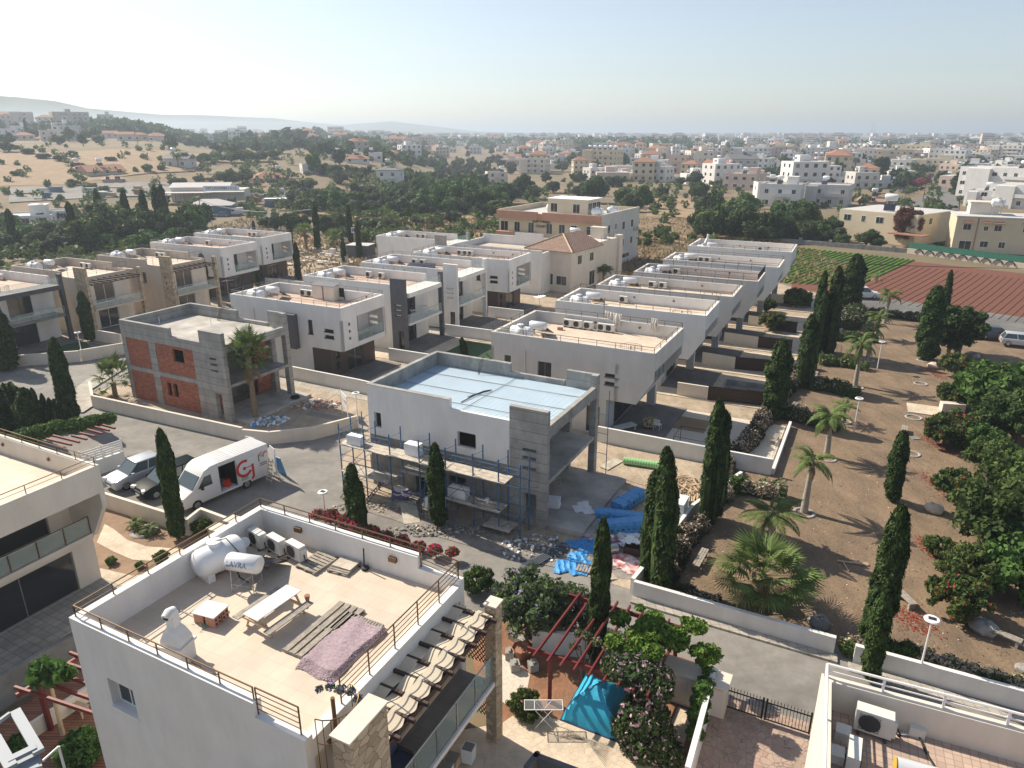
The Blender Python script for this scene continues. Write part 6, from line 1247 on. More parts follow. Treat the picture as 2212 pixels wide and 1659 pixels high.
# rear doors opened sideways
b=MB(); b.obox((-3.2,hw+.35,1.4),(.05,.85,2.0),-15); b.obox((-3.35,-hw-.4,1.4),(.05,.85,2.0),10); b.build('rear_door',M['paint_white'],V)
def arc(cx,cz,r0,r1,a0,a1,y,n=26,flip=1):
    vs=[];
    for i in range(n+1):
        a=R_(a0+(a1-a0)*i/n)
        for r in (r0,r1):
            for yy in (y,y+.008): vs.append((cx-flip*r*math.cos(a),yy,cz+r*math.sin(a)))
    fs=[]
    for i in range(n):
        k=i*4; fs+=[(k+1,k+3,k+7,k+5),(k,k+4,k+6,k+2),(k+2,k+6,k+7,k+3),(k,k+1,k+5,k+4)]
    return vs,fs
lg=MB()
def logo(cx,cz,s,y):
    lg.add(*arc(cx,cz,.36*s,.52*s,60,330,y)); lg.add(*arc(cx,cz,.001,.10*s,0,360,y))
    lg.box(cx-.56*s,cx,y,y+.008,cz-.02*s,cz+.03*s); lg.box(cx-.60*s,cx-.46*s,y,y+.008,cz-.62*s,cz+.10*s); lg.add(*arc(cx-.40*s,cz-.62*s,.06*s,.20*s,180,280,y,10,-1))
logo(-1.15,1.52,1.18,hw+.062); lg.build('red_logo',M['logo_red'],V); lg=MB(); logo(-2.55,2.02,.32,hw+.004)
for k in range(3): lg.box(-3.0,-2.72,hw+.003,hw+.01,2.0+.06*k,2.03+.06*k)
lg.build('small_red_logo',M['logo_red'],V)
b=MB(); b.box(-2.9,-2.35,hw+.003,hw+.012,1.35,1.4); b.box(-2.9,-2.35,hw+.003,hw+.012,1.22,1.27); [b.box(-1.35-.0,-.85,hw+.062,hw+.07,.72+.07*k,.745+.07*k) for k in range(4)]; b.build('small_print',M['ac_dark'],V)
a=R_(-126); px,py=(-19.9,39.7); V.location=(px-(2.35*math.cos(a)-.87*math.sin(a)),py-(2.35*math.sin(a)+.87*math.cos(a)),.015); V.rotation_euler=(0,0,a)
b=MB(); b.box(-.2,.2,-.15,.15,0,.5); b.box(-.18,.18,-.17,.17,.1,.13); tag(b.build('red_crate',mat('crate_red',(.6,.05,.02),.5),None,loc=local(V,-.1,.5,.5)),'red plastic crate inside the open side door of the van','crate')
ladder(local(V,-2.9,1.45,0),-126+90,'aluminium step ladder leaning against the rear of the white van')
b=MB(); b.obox((0,0,.75),(.05,.9,1.5),0,ry=14); tag(b.build('blue_board',M['foam_blue'],None,loc=local(V,-3.75,1.1,0),rz=-126),'blue board leaning on the open rear door of the van','board')
def car_at(U,Vv,head,kind,label,grp=None,k='Z'):
    L_,W_,H_,paint,hood=kind; c=mk_car('parked_car',L_,W_,H_,paint,hood); p=GT(U,Vv) if k=='Z' else G(k,U,Vv); c.location=(p.x,p.y,p.z+.12); c.rotation_euler=(0,0,R_(head)); tag(c,label,'car')
car_at(870,1480,-8,(4.3,1.8,1.6,'paint_white',1.1),'white crossover parked at the vegetable field edge','x','D')
car_at(2030,700,-20,(4.0,1.7,1.45,'paint_grey',1.0),'dark grey hatchback half hidden behind the conifer at right','x','H'); car_at(2190,745,-25,(4.2,1.7,1.45,'paint_silver',1.0),'pale blue silver car at the right picture edge','x','H')
car_at(448,478,10,(4.2,1.7,1.4,'paint_dark',1.0),'black car parked beside the far white van'); car_at(478,470,200,(4.0,1.7,1.4,'paint_blue',1.0),'blue car partly behind the far white van')
car_at(592,398,185,(4.9,1.8,1.7,'paint_dark',1.2),'black pickup near the building supplies yard'); car_at(598,347,0,(4.2,1.7,1.4,'paint_grey',1.0),'dark car on the verge of the far road')
car_at(1948,417,80,(4.2,1.7,1.4,'paint_grey',1.0),'dark car driving down the right hand street'); car_at(1993,402,60,(4.2,1.7,1.4,'paint_silver',1.0),'silver car under the oleanders on the right street'); car_at(2008,396,60,(4.2,1.7,1.4,'paint_dark',1.0),'dark car behind the silver one on the right street')
car_at(1505,388,0,(4.0,1.7,1.4,'paint_white',1.0),'white hatchback beside the white pick-up vans in the middle distance')
def small_van(U,Vv,head,label,L_=4.9,H_=2.1):
    o=empty('parked_van',(0,0,0)); b=MB(); b.prism([(L_/2,.3),(L_/2,.9),(L_/2-.9,1.1),(L_/2-1.6,H_-.1),(-L_/2+.1,H_),(-L_/2,.3)],-.9,.9,ax=1); bev(b.build('body',M['paint_white'],o),.08,2)
    b=MB(); b.add([(L_/2-.86,-.8,1.12),(L_/2-.86,.8,1.12),(L_/2-1.52,.75,H_-.2),(L_/2-1.52,-.75,H_-.2),(L_/2-1.2,-.7,1.1),(L_/2-1.2,.7,1.1),(L_/2-1.7,.7,H_-.2),(L_/2-1.7,-.7,H_-.2)],[(0,1,2,3),(7,6,5,4),(0,4,5,1),(1,5,6,2),(2,6,7,3),(3,7,4,0)]); b.build('windscreen',M['car_glass'],o)
    for s in (-1,1):
        b=MB(); b.prism([(L_/2-1.2,1.15),(L_/2-1.75,H_-.35),(L_/2-2.4,H_-.35),(L_/2-2.4,1.15)],s*.9-.01,s*.9+.01,ax=1); b.build('door_window',M['car_glass'],o)
        for x in (L_/2-.9,-L_/2+.9): wheel(o,x,s*.82,s)
    p=GT(U,Vv); o.location=(p.x,p.y,p.z+.12); o.rotation_euler=(0,0,R_(head)); tag(o,label,'van')
small_van(508,466,200,'white panel van parked beside the blue shed',4.9,2.1); small_van(1455,390,180,'white box van by the flat roofed house in the middle distance',4.4,2.0); small_van(1435,389,182,'white van parked left of the box van in the middle distance',4.2,1.9)
# ---------------- near vegetation
def cyp(k,bx,by,tx,ty,kind,label,w=None,grp=None):
    p,h=HT(k,bx,by,tx,ty); s=h/8; sw=(w*[.74 if w<1.7 else .88,.85,.8][kind]/(2*[.55,.85,.6][kind])) if w else s
    return CYP[kind].put((p.x,p.y,0),random.uniform(0,360),(sw,sw,s),label)
cyp('I',1350,1250,1235,415,0,'cypress with a ragged brown top between the cars and the nearest house',1.15)
cyp('J',275,1290,262,785,1,'forked cypress rising from the bougainvillea',1.75); 
cyp('J',895,1250,845,630,0,'slim cypress standing in front of the scaffolding',1.2)
cyp('O',1270,850,1265,-220,0,'slender cypress growing through the red pergola rafters',1.0)
cyp('K',525,1485,520,455,1,'large cypress between the junk pile and the park bench',2.2); cyp('K',905,1030,935,100,1,'biggest three-topped cypress at the gravel garden corner',2.1)
cyp('H',665,1185,695,695,0,'single cypress between the slatted fences and the park',1.9)
cyp('H',835,985,800,540,1,'bulky cypress in the middle of the park row',2.6); cyp('H',905,800,930,275,1,'tall cypress beside the baluster rail villa',2.0); cyp('H',985,790,1005,245,1,'dense dark cypress standing right of the tall park cypress',2.6)
cyp('H',1130,525,1150,170,0,'cypress in front of the lettuce rows',2.6); cyp('H',1075,505,1080,330,0,'short cypress beside the white crossover',2.0)
cyp('H',1600,825,1672,370,0,'leaning tall cypress on the far side of the park',2.2); cyp('H',1690,640,1702,265,2,'twin-topped cypress beside the grey conifer',1.8)
cyp('L',1215,660,1325,135,0,'cypress behind the brightest cypress in the park',1.25); cyp('P',1190,655,1190,-330,0,'tall cypress with a bright green top at the lane wall',1.45); cyp('P',1180,885,1255,275,0,'small cypress at the wall by the bottom right house',1.0)
for i,(bx,by,tx,ty,w_) in enumerate([(600,1620,385,935,1.6),(60,1190,0,690,2.2),(755,950,660,540,1.6),(1725,610,1648,225,1.5),(1200,710,1188,620,.7),(2140,500,2110,300,1.0)]):
    cyp('E',bx,by,tx,ty,0,['leaning cypress at the road bend left of the brick shell','thick cypress at the left picture edge beside the cream wall','cypress in front of the tan villa with the awning','cypress in front of the tan villa with the bare pergola','very small cypress at the foot of the tan villa','small cypress below the second boxed balcony villa'][i],w_)
for i,(bx,by,tx,ty,w_) in enumerate([(370,490,342,290,1.2),(712,450,688,130,1.2),(640,215,605,-40,1.4)]): cyp('F',bx,by,tx,ty,0,['cypress below the balcony of the second villa from the junction','cypress in the yard corner behind the grey bay villa','cypress right of the farthest boxed balcony villa'][i],w_)
for i,(bx,by,tx,ty,w_) in enumerate([(1440,860,1405,250,1.6),(1905,790,1885,260,1.6),(2020,1000,1990,470,1.3),(1815,1060,1790,740,1.2),(560,625,548,470,.9),(2100,640,2095,500,.9)]): cyp('X',bx,by,tx,ty,0,['cypress against the thick pole in the stone yard','cypress beside the white road sign','cypress in front of the grey metal shed','small cypress left of the grey metal shed','tiny cypress beside the junction road','tiny cypress right of the stone yard sign'][i],w_)
cyp('Y',905,760,908,480,0,'dark cypress in front of the peach apartment block',1.5)
# hedge of young cypresses bottom left
for i,(x,y) in enumerate([(20,1300),(70,1300),(125,1330),(175,1345),(230,1340),(300,1390),(350,1430),(395,1440),(435,1450),(490,1480),(-40,1330),(150,1420)]):
    p,h=HT('E',x+95,1640+i*3,x,y); CYP[2].put((p.x,p.y,0),i*40,(.95 if i==4 else .62,.75,h/8),'young cypress in the dense row above the bottom left house','young cypresses in a row')
cyp('I',260,520,200,110,0,'taller cypress in front of the young cypress row',1.6); cyp('I',40,520,-30,60,0,'dark cypress cut by the left edge above the young row',2.0)
c=G('I',560,430,2.4); PV=empty('red_pergola',(c.x,c.y,0),-27,'red slatted pergola with creeper above the white louvred fence','pergola')
for k,((p),(q)) in enumerate([((735,380),(868,415)),((700,400),(825,432)),((660,425),(770,455)),((600,450),(715,475)),((540,470),(655,498)),((400,470),(600,520)),((350,495),(540,540)),((440,545),(480,560))]):
    a_,b_=G('I',*p,2.4),G('I',*q,2.4); d=b_-a_; m_=(a_+b_)/2; bb=MB(); bb.obox(Vector((m_.x-c.x,m_.y-c.y,2.4)),(d.length,.12,.14),math.degrees(math.atan2(d.y,d.x))); x=bb.build('rafter',M['wood_red'],None); x.parent=PV; x.matrix_parent_inverse=Matrix.Rotation(R_(27),4,'Z')
vine('creeper',[(0,0,2.45,.9),(.9,.6,2.5,.8),(-1.1,-.6,2.5,.9),(1.7,1.1,2.5,.7),(-2.0,-.9,2.3,.9),(-3,-1.2,2.0,1.1)],'leaf_bright','bright creeper on the red slatted pergola at left',9500,.13,stems=False,loc=(c.x-.4,c.y+.8,0))
q0,q1=G('I',360,575,2.3),G('I',890,500,2.2); 
o=empty('louvred_fence',(0,0,0),0,'white louvred fence on a white wall beside the silver car','fence'); a_,b_=G('I',600,610,1.9),G('I',905,480,2.2); b_.z=a_.z=0; d=b_-a_; ang=math.degrees(math.atan2(d.y,d.x)); b=MB(); [b.obox((a_.x+d.x/2,a_.y+d.y/2,1.25+.17*k),(d.length,.04,.11),ang) for k in range(5)]; [b.obox((a_.x+d.x*t_,a_.y+d.y*t_,1.1),(.07,.07,2.0),ang) for t_ in (0,.5,1)]; b.build('louvres',M['white_frame'],o)
b=MB(); b.obox((a_.x+d.x/2,a_.y+d.y/2,.55),(d.length,.2,1.1),ang); b.build('base_wall',M['white_wall'],o)
# palms
def palm(P_,k,bx,by,tx,ty,h0,label,s=None): 
    p,h=HT(k,bx,by,tx,ty); q=s or h/h0; return P_.put((p.x,p.y,0),random.uniform(0,360),(q,q,h/h0),label)
palm(PFAN,'F',360,1600,270,1090,3.6,'fan palm with a shaggy trunk in front of the brick shell porch',1.0)
palm(PFANLOW,'E',960,1420,960,1290,.8,'young fan palm inside the wall at the left end of the brick shell',1.25)
p=G('L',215,1420); PFANBIG.put((p.x,p.y,0),20,(1.35,1.35,1.0),'big dense fan palm beside the lane wall')
for i,(k,bx,by,tx,ty,lb,s_) in enumerate([('L',290,1000,290,745,'low feather palm behind the big fan palm',1.15),('L',560,745,590,370,'feather palm in a white ring nearest the big fan palm',.95),('L',715,325,745,30,'feather palm second nearest along the park path',.95),('H',1090,1215,1110,1110,'short feather palm leaning over the clipped hedge',.8),('H',1160,985,1190,740,'feather palm midway along the park path',.9),('H',1245,825,1260,640,'feather palm right of the round hedge end',.9),('H',1290,690,1315,560,'feather palm near the far hedge of the park',.9),('H',1350,600,1365,430,'tallest far feather palm by the field road',1.0)]):
    palm(PROY[i%2],k,bx,by,tx,ty,3.3,lb,s_)
palm(PDATE,'Y',1450,1460,1440,1250,4.6,'dark palm beside the hip roof house',.85)
palm(PFAN,'X',1290,870,1250,620,3.6,'fan palm left of the thick pole in the stone yard',1.35); palm(PFAN,'B',1160,1030,1165,920,3.6,'fan palm in the dry grass behind the estate',1.25); palm(PFAN,'B',1440,1030,1450,930,3.6,'fan palm right of the first one in the dry grass',1.2)
palm(PFAN,'Y',430,800,430,600,3.6,'fan palm in front of the peach apartment block',1.5); palm(PFANLOW,'X',1660,830,1660,740,.8,'low fan palm with red flowers in the stone yard',1.6); palm(PFANLOW,'X',2080,790,2080,720,.8,'low palm right of the road sign',1.6)
for U,Vv,lb in ((868,468,'tall palm beside the apartment road'),(930,478,'palm near the estate back road')): pass
for i,(U,Vv,h,lb) in enumerate([(402,362,7,'date palm in front of the pale left villa'),(385,364,7,'second date palm by the pale left villa'),(795,325,8,'slim date palm among red roofed houses, left'),(812,327,8,'slim date palm among red roofed houses, right'),(832,322,9,'tallest date palm among the red roofed houses'),(1432,372,7,'palm beside the flat roofed house terrace'),(1845,370,9,'palm left of the dark pine on the right'),(1872,388,9,'palm right of the dark pine'),(1968,385,9,'palm at the oleander street'),(1655,390,5,'palm at the tiled roof house'),(2022,445,5,'palm on the white houses corner'),(1835,352,8,'palm in front of the pink hotel')]):
    p=GT(U,Vv); PDATE.put((p.x,p.y,p.z),i*50,h/6.5,lb)
# hedges, flowers, shrubs in the park
pk=lambda k,*l:[G(k,x,y).to_2d() for x,y in l]
hedge('oleander_hedge',pk('K',(1010,680),(1110,560),(1260,400),(1350,230)),1.1,1.1,'leaf_hedge','dry dark hedge with pale flowers along the gravel garden wall','fl_cream',.35,420,.1)
hedge('oleander_hedge',pk('K',(1010,880),(1090,780),(1500,850)),1.0,1.0,'leaf_mid','hedge with cream blossoms running out behind the feather palm','fl_cream',.5,420,.1,seed=2)
hedge('oleander_hedge',pk('K',(600,1480),(680,1280),(760,1160),(860,1080)),1.1,1.0,'leaf_hedge','brown flecked hedge beside the largest junk pile wall','fl_cream',.3,420,.1,seed=3)
hedge('low_hedge',pk('K',(620,1500),(800,1600),(1000,1659)),.7,.5,'leaf_hedge','low dry hedge along the inside of the lane wall','fl_cream',.4,420,.09,seed=4)
hedge('clipped_hedge',pk('H',(700,1170),(860,1210),(1060,1270)),1.2,1.0,'leaf_dark','clipped hedge below the short feather palm','fl_cream',.2,400,.1,seed=5)
hedge('clipped_hedge',pk('H',(870,1000),(1000,1010),(1180,1060)),1.2,1.0,'leaf_dark','clipped hedge with brown flecks behind the park lamp','fl_cream',.15,380,.11,seed=6)
hedge('clipped_hedge',pk('H',(940,850),(1080,860),(1240,890)),1.2,.9,'leaf_mid','smooth green clipped hedge with a round end','fl_cream',.02,380,.11,seed=7)
hedge('clipped_hedge',pk('H',(1010,700),(1130,700),(1300,715)),1.2,.9,'leaf_mid','flat clipped hedge behind the round ended one','fl_cream',.02,360,.12,seed=8)
hedge('clipped_hedge',pk('H',(1180,545),(1400,560),(1600,590)),1.2,.9,'leaf_dark','long hedge closing the park toward the field road','fl_cream',.1,340,.12,seed=9)
hedge('oleander_hedge',pk('H',(640,1130),(720,1050),(790,960),(870,870)),1.2,1.1,'leaf_hedge','dark flowering hedge beside the slatted fences','fl_cream',.35,380,.11,seed=10)
hedge('park_shrubs',pk('H',(1050,560),(1110,640),(1180,560)),2.2,1.6,'leaf_dark','dark shrubs behind the tall park cypresses','fl_cream',.15,220,.15,seed=11)
hedge('lane_hedge',pk('P',(980,690),(1140,700),(1340,700),(1600,790),(1900,890),(2190,960),(2500,1080)),.9,.6,'leaf_mid','hedge with pinkish flowers along the lane wall at right','fl_cream',.45,420,.09,seed=12)
o=vine('bougainvillea',[(0,0,.7,.6),(-1.0,.4,.8,.6),(.8,-.5,.7,.6),(1.6,-.9,.5,.6),(-1.8,.7,.7,.5),(2.6,-1.3,.4,.5),(3.6,-1.8,.45,.5),(4.6,-2.3,.4,.45),(5.6,-2.8,.5,.45),(.6,.3,1.3,.35),(6.6,-3.2,.6,.4)],'leaf_mid','crimson bougainvillea along the back of the nearest house',9000,.10,'fl_pink',.42,loc=(G('J',200,1290).x,G('J',200,1290).y,0))
for i,(k,x,y,kd,s_,lb) in enumerate([('L',1680,1520,'redfl',1.0,'red berried shrub beside the park lamp'),('L',1680,650,'redfl',1.0,'red flowered shrub beside the pale boulder'),('L',1600,250,'redfl',1.15,'red flowered shrub in front of the white slab'),('L',1560,1080,'redfl',.6,'small red flowered shrub in the row of shrubs'),('L',1980,480,'fine',.95,'feathery green shrub above the boulder'),('L',2050,1050,'fine',1.6,'huge dark feathery shrub at the right edge'),('L',2190,700,'fine',1.3,'dark feathery shrub cut by the right edge'),('L',1860,300,'fig',.75,'broad leaved shrub behind the red flowered one'),('L',2230,1400,'fig',1.0,'glossy leaved shrub at the right edge low down'),('H',1780,930,'redfl',1.15,'rust coloured shrub beside the pink boulder'),('H',1760,1110,'redfl',1.0,'reddish low shrub above the white slab'),('H',2050,1180,'fig',1.5,'large bright green leafy shrub at right'),('H',2150,1350,'fine',1.5,'dark mass of shrub behind the bright green one'),('H',1800,1330,'redfl',1.2,'rusty shrub right of the white slab'),('L',2230,120,'fine',1.3,'dark shrub at the right edge of the park'),('L',1790,1320,'fine',.8,'upright dark shrub behind the berried shrub')]):
    p=G(k,x,y); TREES[kd].put((p.x,p.y,0),i*47,s_,lb)
p=G('H',1790,790); TREES['conif'].put((p.x,p.y,0),20,(1.25,1.25,.95),'blue grey conifer with a pointed top at the far park edge'); p=G('H',1740,790); TREES['conif'].put((p.x,p.y,0),120,(.8,.8,.8),'brownish lower conifer in front of the blue grey one')
p=G('O',760,660); TREES['jaca'].put((p.x,p.y,0),0,1.0,'jacaranda with violet blossoms behind the stone pillar'); p=G('O',1080,640); TREES['jaca'].put((p.x,p.y,0),100,.75,'smaller jacaranda left of the slender cypress')
p=G('O',380,330); TREES['fine'].put((p.x,p.y,0),0,.45,'green bush at the roof corner of the nearest house')
p=G('O',730,1240); TREES['fine'].put((p.x,p.y,0),0,.34,'small round bush at the patio edge by the drying rack'); p=G('O',775,1290); TREES['fine'].put((p.x,p.y,0),50,.25,'smallest round bush beside the drying rack legs')
p=G('I',1030,1170); PSMALL.put((p.x,p.y,0),0,1,'left cycad in the little ring bed'); p=G('I',1135,1215); PSMALL.put((p.x,p.y,0),60,1,'right cycad in the little ring bed')
p=G('I',1520,1200); TREES['fine'].put((p.x,p.y,0),0,.3,'white flowered bush in the walled corner bed'); p=G('I',1220,1420); TREES['fine'].put((p.x,p.y,0),0,.22,'tiny round bush at the garden path end'); p=G('I',1055,1470); TREES['fig'].put((p.x,p.y,0),0,.12,'seedling in the bed beside the path'); p=G('I',840,1440); TREES['fig'].put((p.x,p.y,0),0,.14,'small plant in the bed by the left house')
p=G('T',1350,1580); TREES['fig'].put((p.x,p.y,0),0,.4,'dark bush in a ring bed at the bottom edge'); p=G('M',150,1560); TREES['fig'].put((p.x,p.y,0),0,.25,'weeds behind the white timber frame')
vine('dark_climber',[(0,0,4.6,.5),(.2,0,4.0,.6),(.5,0,3.4,.5)],'leaf_dark','dark violet climber on the wall foot of the nearest house',2500,.10,'fl_violet',.15,loc=tuple(fl(9.0,-.25,0)))
p=G('H',640,640); TREES['redfl'].put((p.x,p.y,0),0,1.1,'bushy tree in front of the baluster rail villa'); p=G('H',800,500); TREES['redfl'].put((p.x,p.y,0),90,1.3,'pink flowered tree beside the far villa'); p=G('C',2150,1590); TREES['fine'].put((p.x,p.y,0),0,.6,'small bush at the foot of the slanted villas')
p=G('E',60,1440); TREES['fig'].put((p.x,p.y,0),0,.5,'yellow green shrub among the young cypresses'); p=G('I',120,440); TREES['fine'].put((p.x,p.y,0),0,.7,'leafy shrub behind the near left roof')
p=G('X',1440,860); TREES['redfl'].put((p.x,p.y,0),0,.6,'red flowered bush at the pole foot'); p=G('G',80,620); CYP[2].put((p.x,p.y,0),0,(.8,.8,.24),'tiny cypress in the small lawn'); 
# rings, lamps, benches, boulders
RG_=MB(); RG_.tube([(math.cos(2*math.pi*k/20)*.62,math.sin(2*math.pi*k/20)*.62,.1) for k in range(21)],.12,6); RN=Proto(tag(RG_.build('planter_ring',M['concrete'],None,True),cat='planter ring'))
for i,(k,x,y,s_,lb) in enumerate([('L',555,755,1.1,'ring around the nearest feather palm'),('L',735,345,1.05,'ring around the second feather palm'),('H',1095,1210,1,'ring under the short feather palm'),('H',1180,1000,.9,'ring under the midway palm'),('H',1250,830,.9,'ring under the palm at the round hedge'),('L',1380,35,1.1,'empty ring holding a grey lid'),('L',1365,310,1.0,'empty ring behind the cypress'),('H',1590,830,1.1,'ring at the leaning cypress foot'),('H',1570,975,1.0,'half buried ring by the rust shrub'),('H',1330,712,.5,'small ring at the far lamp'),('I',1090,1195,1.3,'thin ring around the two cycads')]):
    p=G(k,x,y); RN.put((p.x,p.y,0),0,(s_*.85,s_*.85,.5),'pale concrete '+lb)
def lamp(k,bx,by,tx,ty,label):
    p,h=HT(k,bx,by,tx,ty); o=empty('solar_lamp',(p.x,p.y,0),-27,label,'street lamp'); b=MB(); b.tube([(0,0,0),(0,0,h-.05)],.05,8,r1=.035); b.build('pole',M['rail_white'] if h<4 else M['steel'],o,True)
    b=MB(); b.lathe([(.05,h-.12),(.30,h-.05),(.32,h),(.28,h+.04),(.02,h+.045)],18); b.build('lamp_head',M['plastic_white'],o,True); b=MB(); b.box(-.15,.15,-.11,.11,h+.046,h+.056); b.build('solar_panel',M['solar'],o); return o
lamp('P',1500,890,1588,475,'white disc solar lamp on a pole at the lane wall'); lamp('H',1155,1275,1182,1062,'disc lamp on a thin pole in the middle of the park'); lamp('H',1300,890,1328,712,'disc lamp farther along the park'); lamp('E',690,1110,637,878,'disc lamp at the wall corner by the charcoal villa')
lamp('J',290,520,283,248,'disc lamp behind the construction sign'); p,h=HT('N',930,60,915,15); lamp('J',40,1190,-10,1000,'disc lamp half hidden behind the nearest roof edge')
def bench(k,x0,y0,x1,y1,label):
    a_,b_=G(k,x0,y0,.42),G(k,x1,y1,.42); d=b_-a_; m_=(a_+b_)/2; o=empty('park_bench',(m_.x,m_.y,0),math.degrees(math.atan2(d.y,d.x)),label,'bench'); L_=d.length
    b=MB(); [b.box(-L_/2,L_/2,-.2+.14*k_,-.08+.14*k_,.38,.43) for k_ in range(3)]; b.build('seat',M['wood_grey'],o)
    for s in (-1,1): b=MB(); b.box(s*L_*.38-.06,s*L_*.38+.06,-.17,.17,0,.38); b.build('leg',M['concrete'],o)
bench('K',820,1350,895,1220,'grey plank bench in shade beside the largest cypresses'); bench('K',1400,410,1440,355,'grey bench behind the gravel garden hedge'); bench('H',780,1110,800,1085,'bench in shadow next to the clipped hedge'); bench('H',910,930,925,895,'bench between clipped hedges'); bench('L',1270,1330,1385,1440,'plank bench partly behind the tallest cypress')
bench('L',1960,1620,2200,1720,'plank bench under the right edge shrubs'); bench('H',1060,650,1080,630,'far bench in the park shade'); bench('H',1545,870,1560,860,'pale bench beside the pink boulder'); bench('L',1315,90,1310,130,'upright white bench end behind the cypress top')
def boulder(k,x,y,s_,m,label,sd):
    p=G(k,x,y); rr=random.Random(sd); b=MB(); n=14; pr=[]
    for i in range(9): t=i/8; pr.append((math.sin(math.pi*t)**.7*s_,(-math.cos(math.pi*t)*.5+.35)*s_*1.1))
    b.lathe(pr,n); b.v=[(x_*(1+rr.uniform(-.14,.14)),y_*(1+rr.uniform(-.14,.14)),z_*(1+rr.uniform(-.12,.12))) for x_,y_,z_ in b.v]; tag(b.build('boulder',M[m],None,True,loc=(p.x,p.y,0)),label,'boulder')
boulder('L',1530,740,.55,'light_pave','pale round boulder in the park',1); boulder('H',1650,875,.6,'pink_wall','pinkish boulder below the rust shrub',2); boulder('L',1900,1640,.6,'concrete','big pale boulder at the shrub edge',3); boulder('L',660,1600,.5,'conc_dark','dark rock at the lane wall',4); boulder('H',1905,810,.5,'concrete','grey boulder behind the conifers',5); boulder('P',2200,820,.3,'concrete','small pale boulder at the right edge',6)
q=G('H',1610,1140); b=MB(); b.box(-1.5,1.0,-1.2,1.2,0,.08); tag(b.build('stone_slab',M['light_pave'],None,loc=(q.x,q.y,.02),rz=-25),'pale crazy paved slab between the red shrubs','slab'); q=G('H',1760,1145); b=MB(); b.box(-.9,.9,-.35,.35,0,.8); tag(b.build('cream_box',M['cream_wall'],None,loc=(q.x,q.y,0),rz=-10),'cream masonry block at the end of the paved slab','block')
q=G('L',800,1120); b=MB(); b.add([(0,0,.05),(1.5,-.5,.03),(1.6,-.3,.12),(0,.05,.02)],[(0,1,2,3)]); b.tube([(0,0,.05),(1.55,-.45,.06)],.06,5,r1=.03); b.tube([(.3,0,.05),(.2,-1.0,.06)],.03,5); tag(b.build('fallen_frond_sheath',M['wood_light'],None,loc=(q.x,q.y,.03)),'fallen pale palm sheath on the park soil','frond')
q=G('L',1390,190); b=MB(); b.box(-.3,.3,-.3,.3,0,.06); tag(b.build('drain_cover',M['conc_dark'],None,loc=(q.x,q.y,.02)),'dark square cover on the park soil','cover')
# dry grass tufts and leaf litter
n=26000; X=rng.uniform(7,60,n); Y=rng.uniform(12,92,n); ok=(Y>31-(X-6)*.42)&(Y<60+(X-22)*1.15)&(X>6)&(np.abs((X-22)-(Y-42)*.55)<22); P=np.stack([X,Y,np.full(n,.05)],1)[ok]; tag(obj('leaf_litter',qmesh('l',cards(P,.055,np.tile([0,0,1.],(len(P),1)),.85,asp=1.3),[M['frond_dry'],M['leaf_olive'],M['bw_wall']],(rng.random(len(P))*2.35).astype(int)),None),kind='stuff')
vv=[]
for (k,x0,y0,x1,y1,wd) in [('L',1420,170,1700,320,.5),('L',1420,440,1720,680,.6),('L',1420,950,1600,1120,.5),('L',1280,1500,1480,1640,.8),('H',1610,880,1700,940,.6)]:
    a_,b_=G(k,x0,y0),G(k,x1,y1); m=420; t_=rng.random((m,1)); vv.append(np.array(a_)*(1-t_)+np.array(b_)*t_+rng.normal(size=(m,3))*np.array([wd,wd,0])*.6+np.array([0,0,.06]))
P=np.concatenate(vv); tag(obj('red_petals',qmesh('p',cards(P,.06,np.tile([0,0,1.],(len(P),1)),.85),M['fl_red']),None),kind='stuff')
# laundry on the cream villa
for k,(x0,x1,lb) in enumerate([(1265,1410,'wide'),(1655,1712,'narrow')]):
    a_,b_=G('G',x0,265+k*60,7.65),G('G',x1,300+k*40,7.65); b=MB(); n=24; vs=[]
    for i in range(n+1):
        p=a_.lerp(b_,i/n); off=.08*math.sin(i*1.7)
        for z in (0,-.5,-1.0-.15*math.sin(i*.9)): vs.append((p.x-.2+off*(1 if z else .1)+.1*(z==-.5)*math.sin(i),p.y-.25+off,8.0+z-.15))
    b.add(vs,[(3*i+j,3*i+j+1,3*i+j+4,3*i+j+3) for i in range(n) for j in (0,1)]); tag(b.build('hanging_sheet',M['foam_white'] if 0 else M['bw_wall'],None,True),'%s white cloth hung to dry on the roof rail of the cream villa'%lb,'laundry')
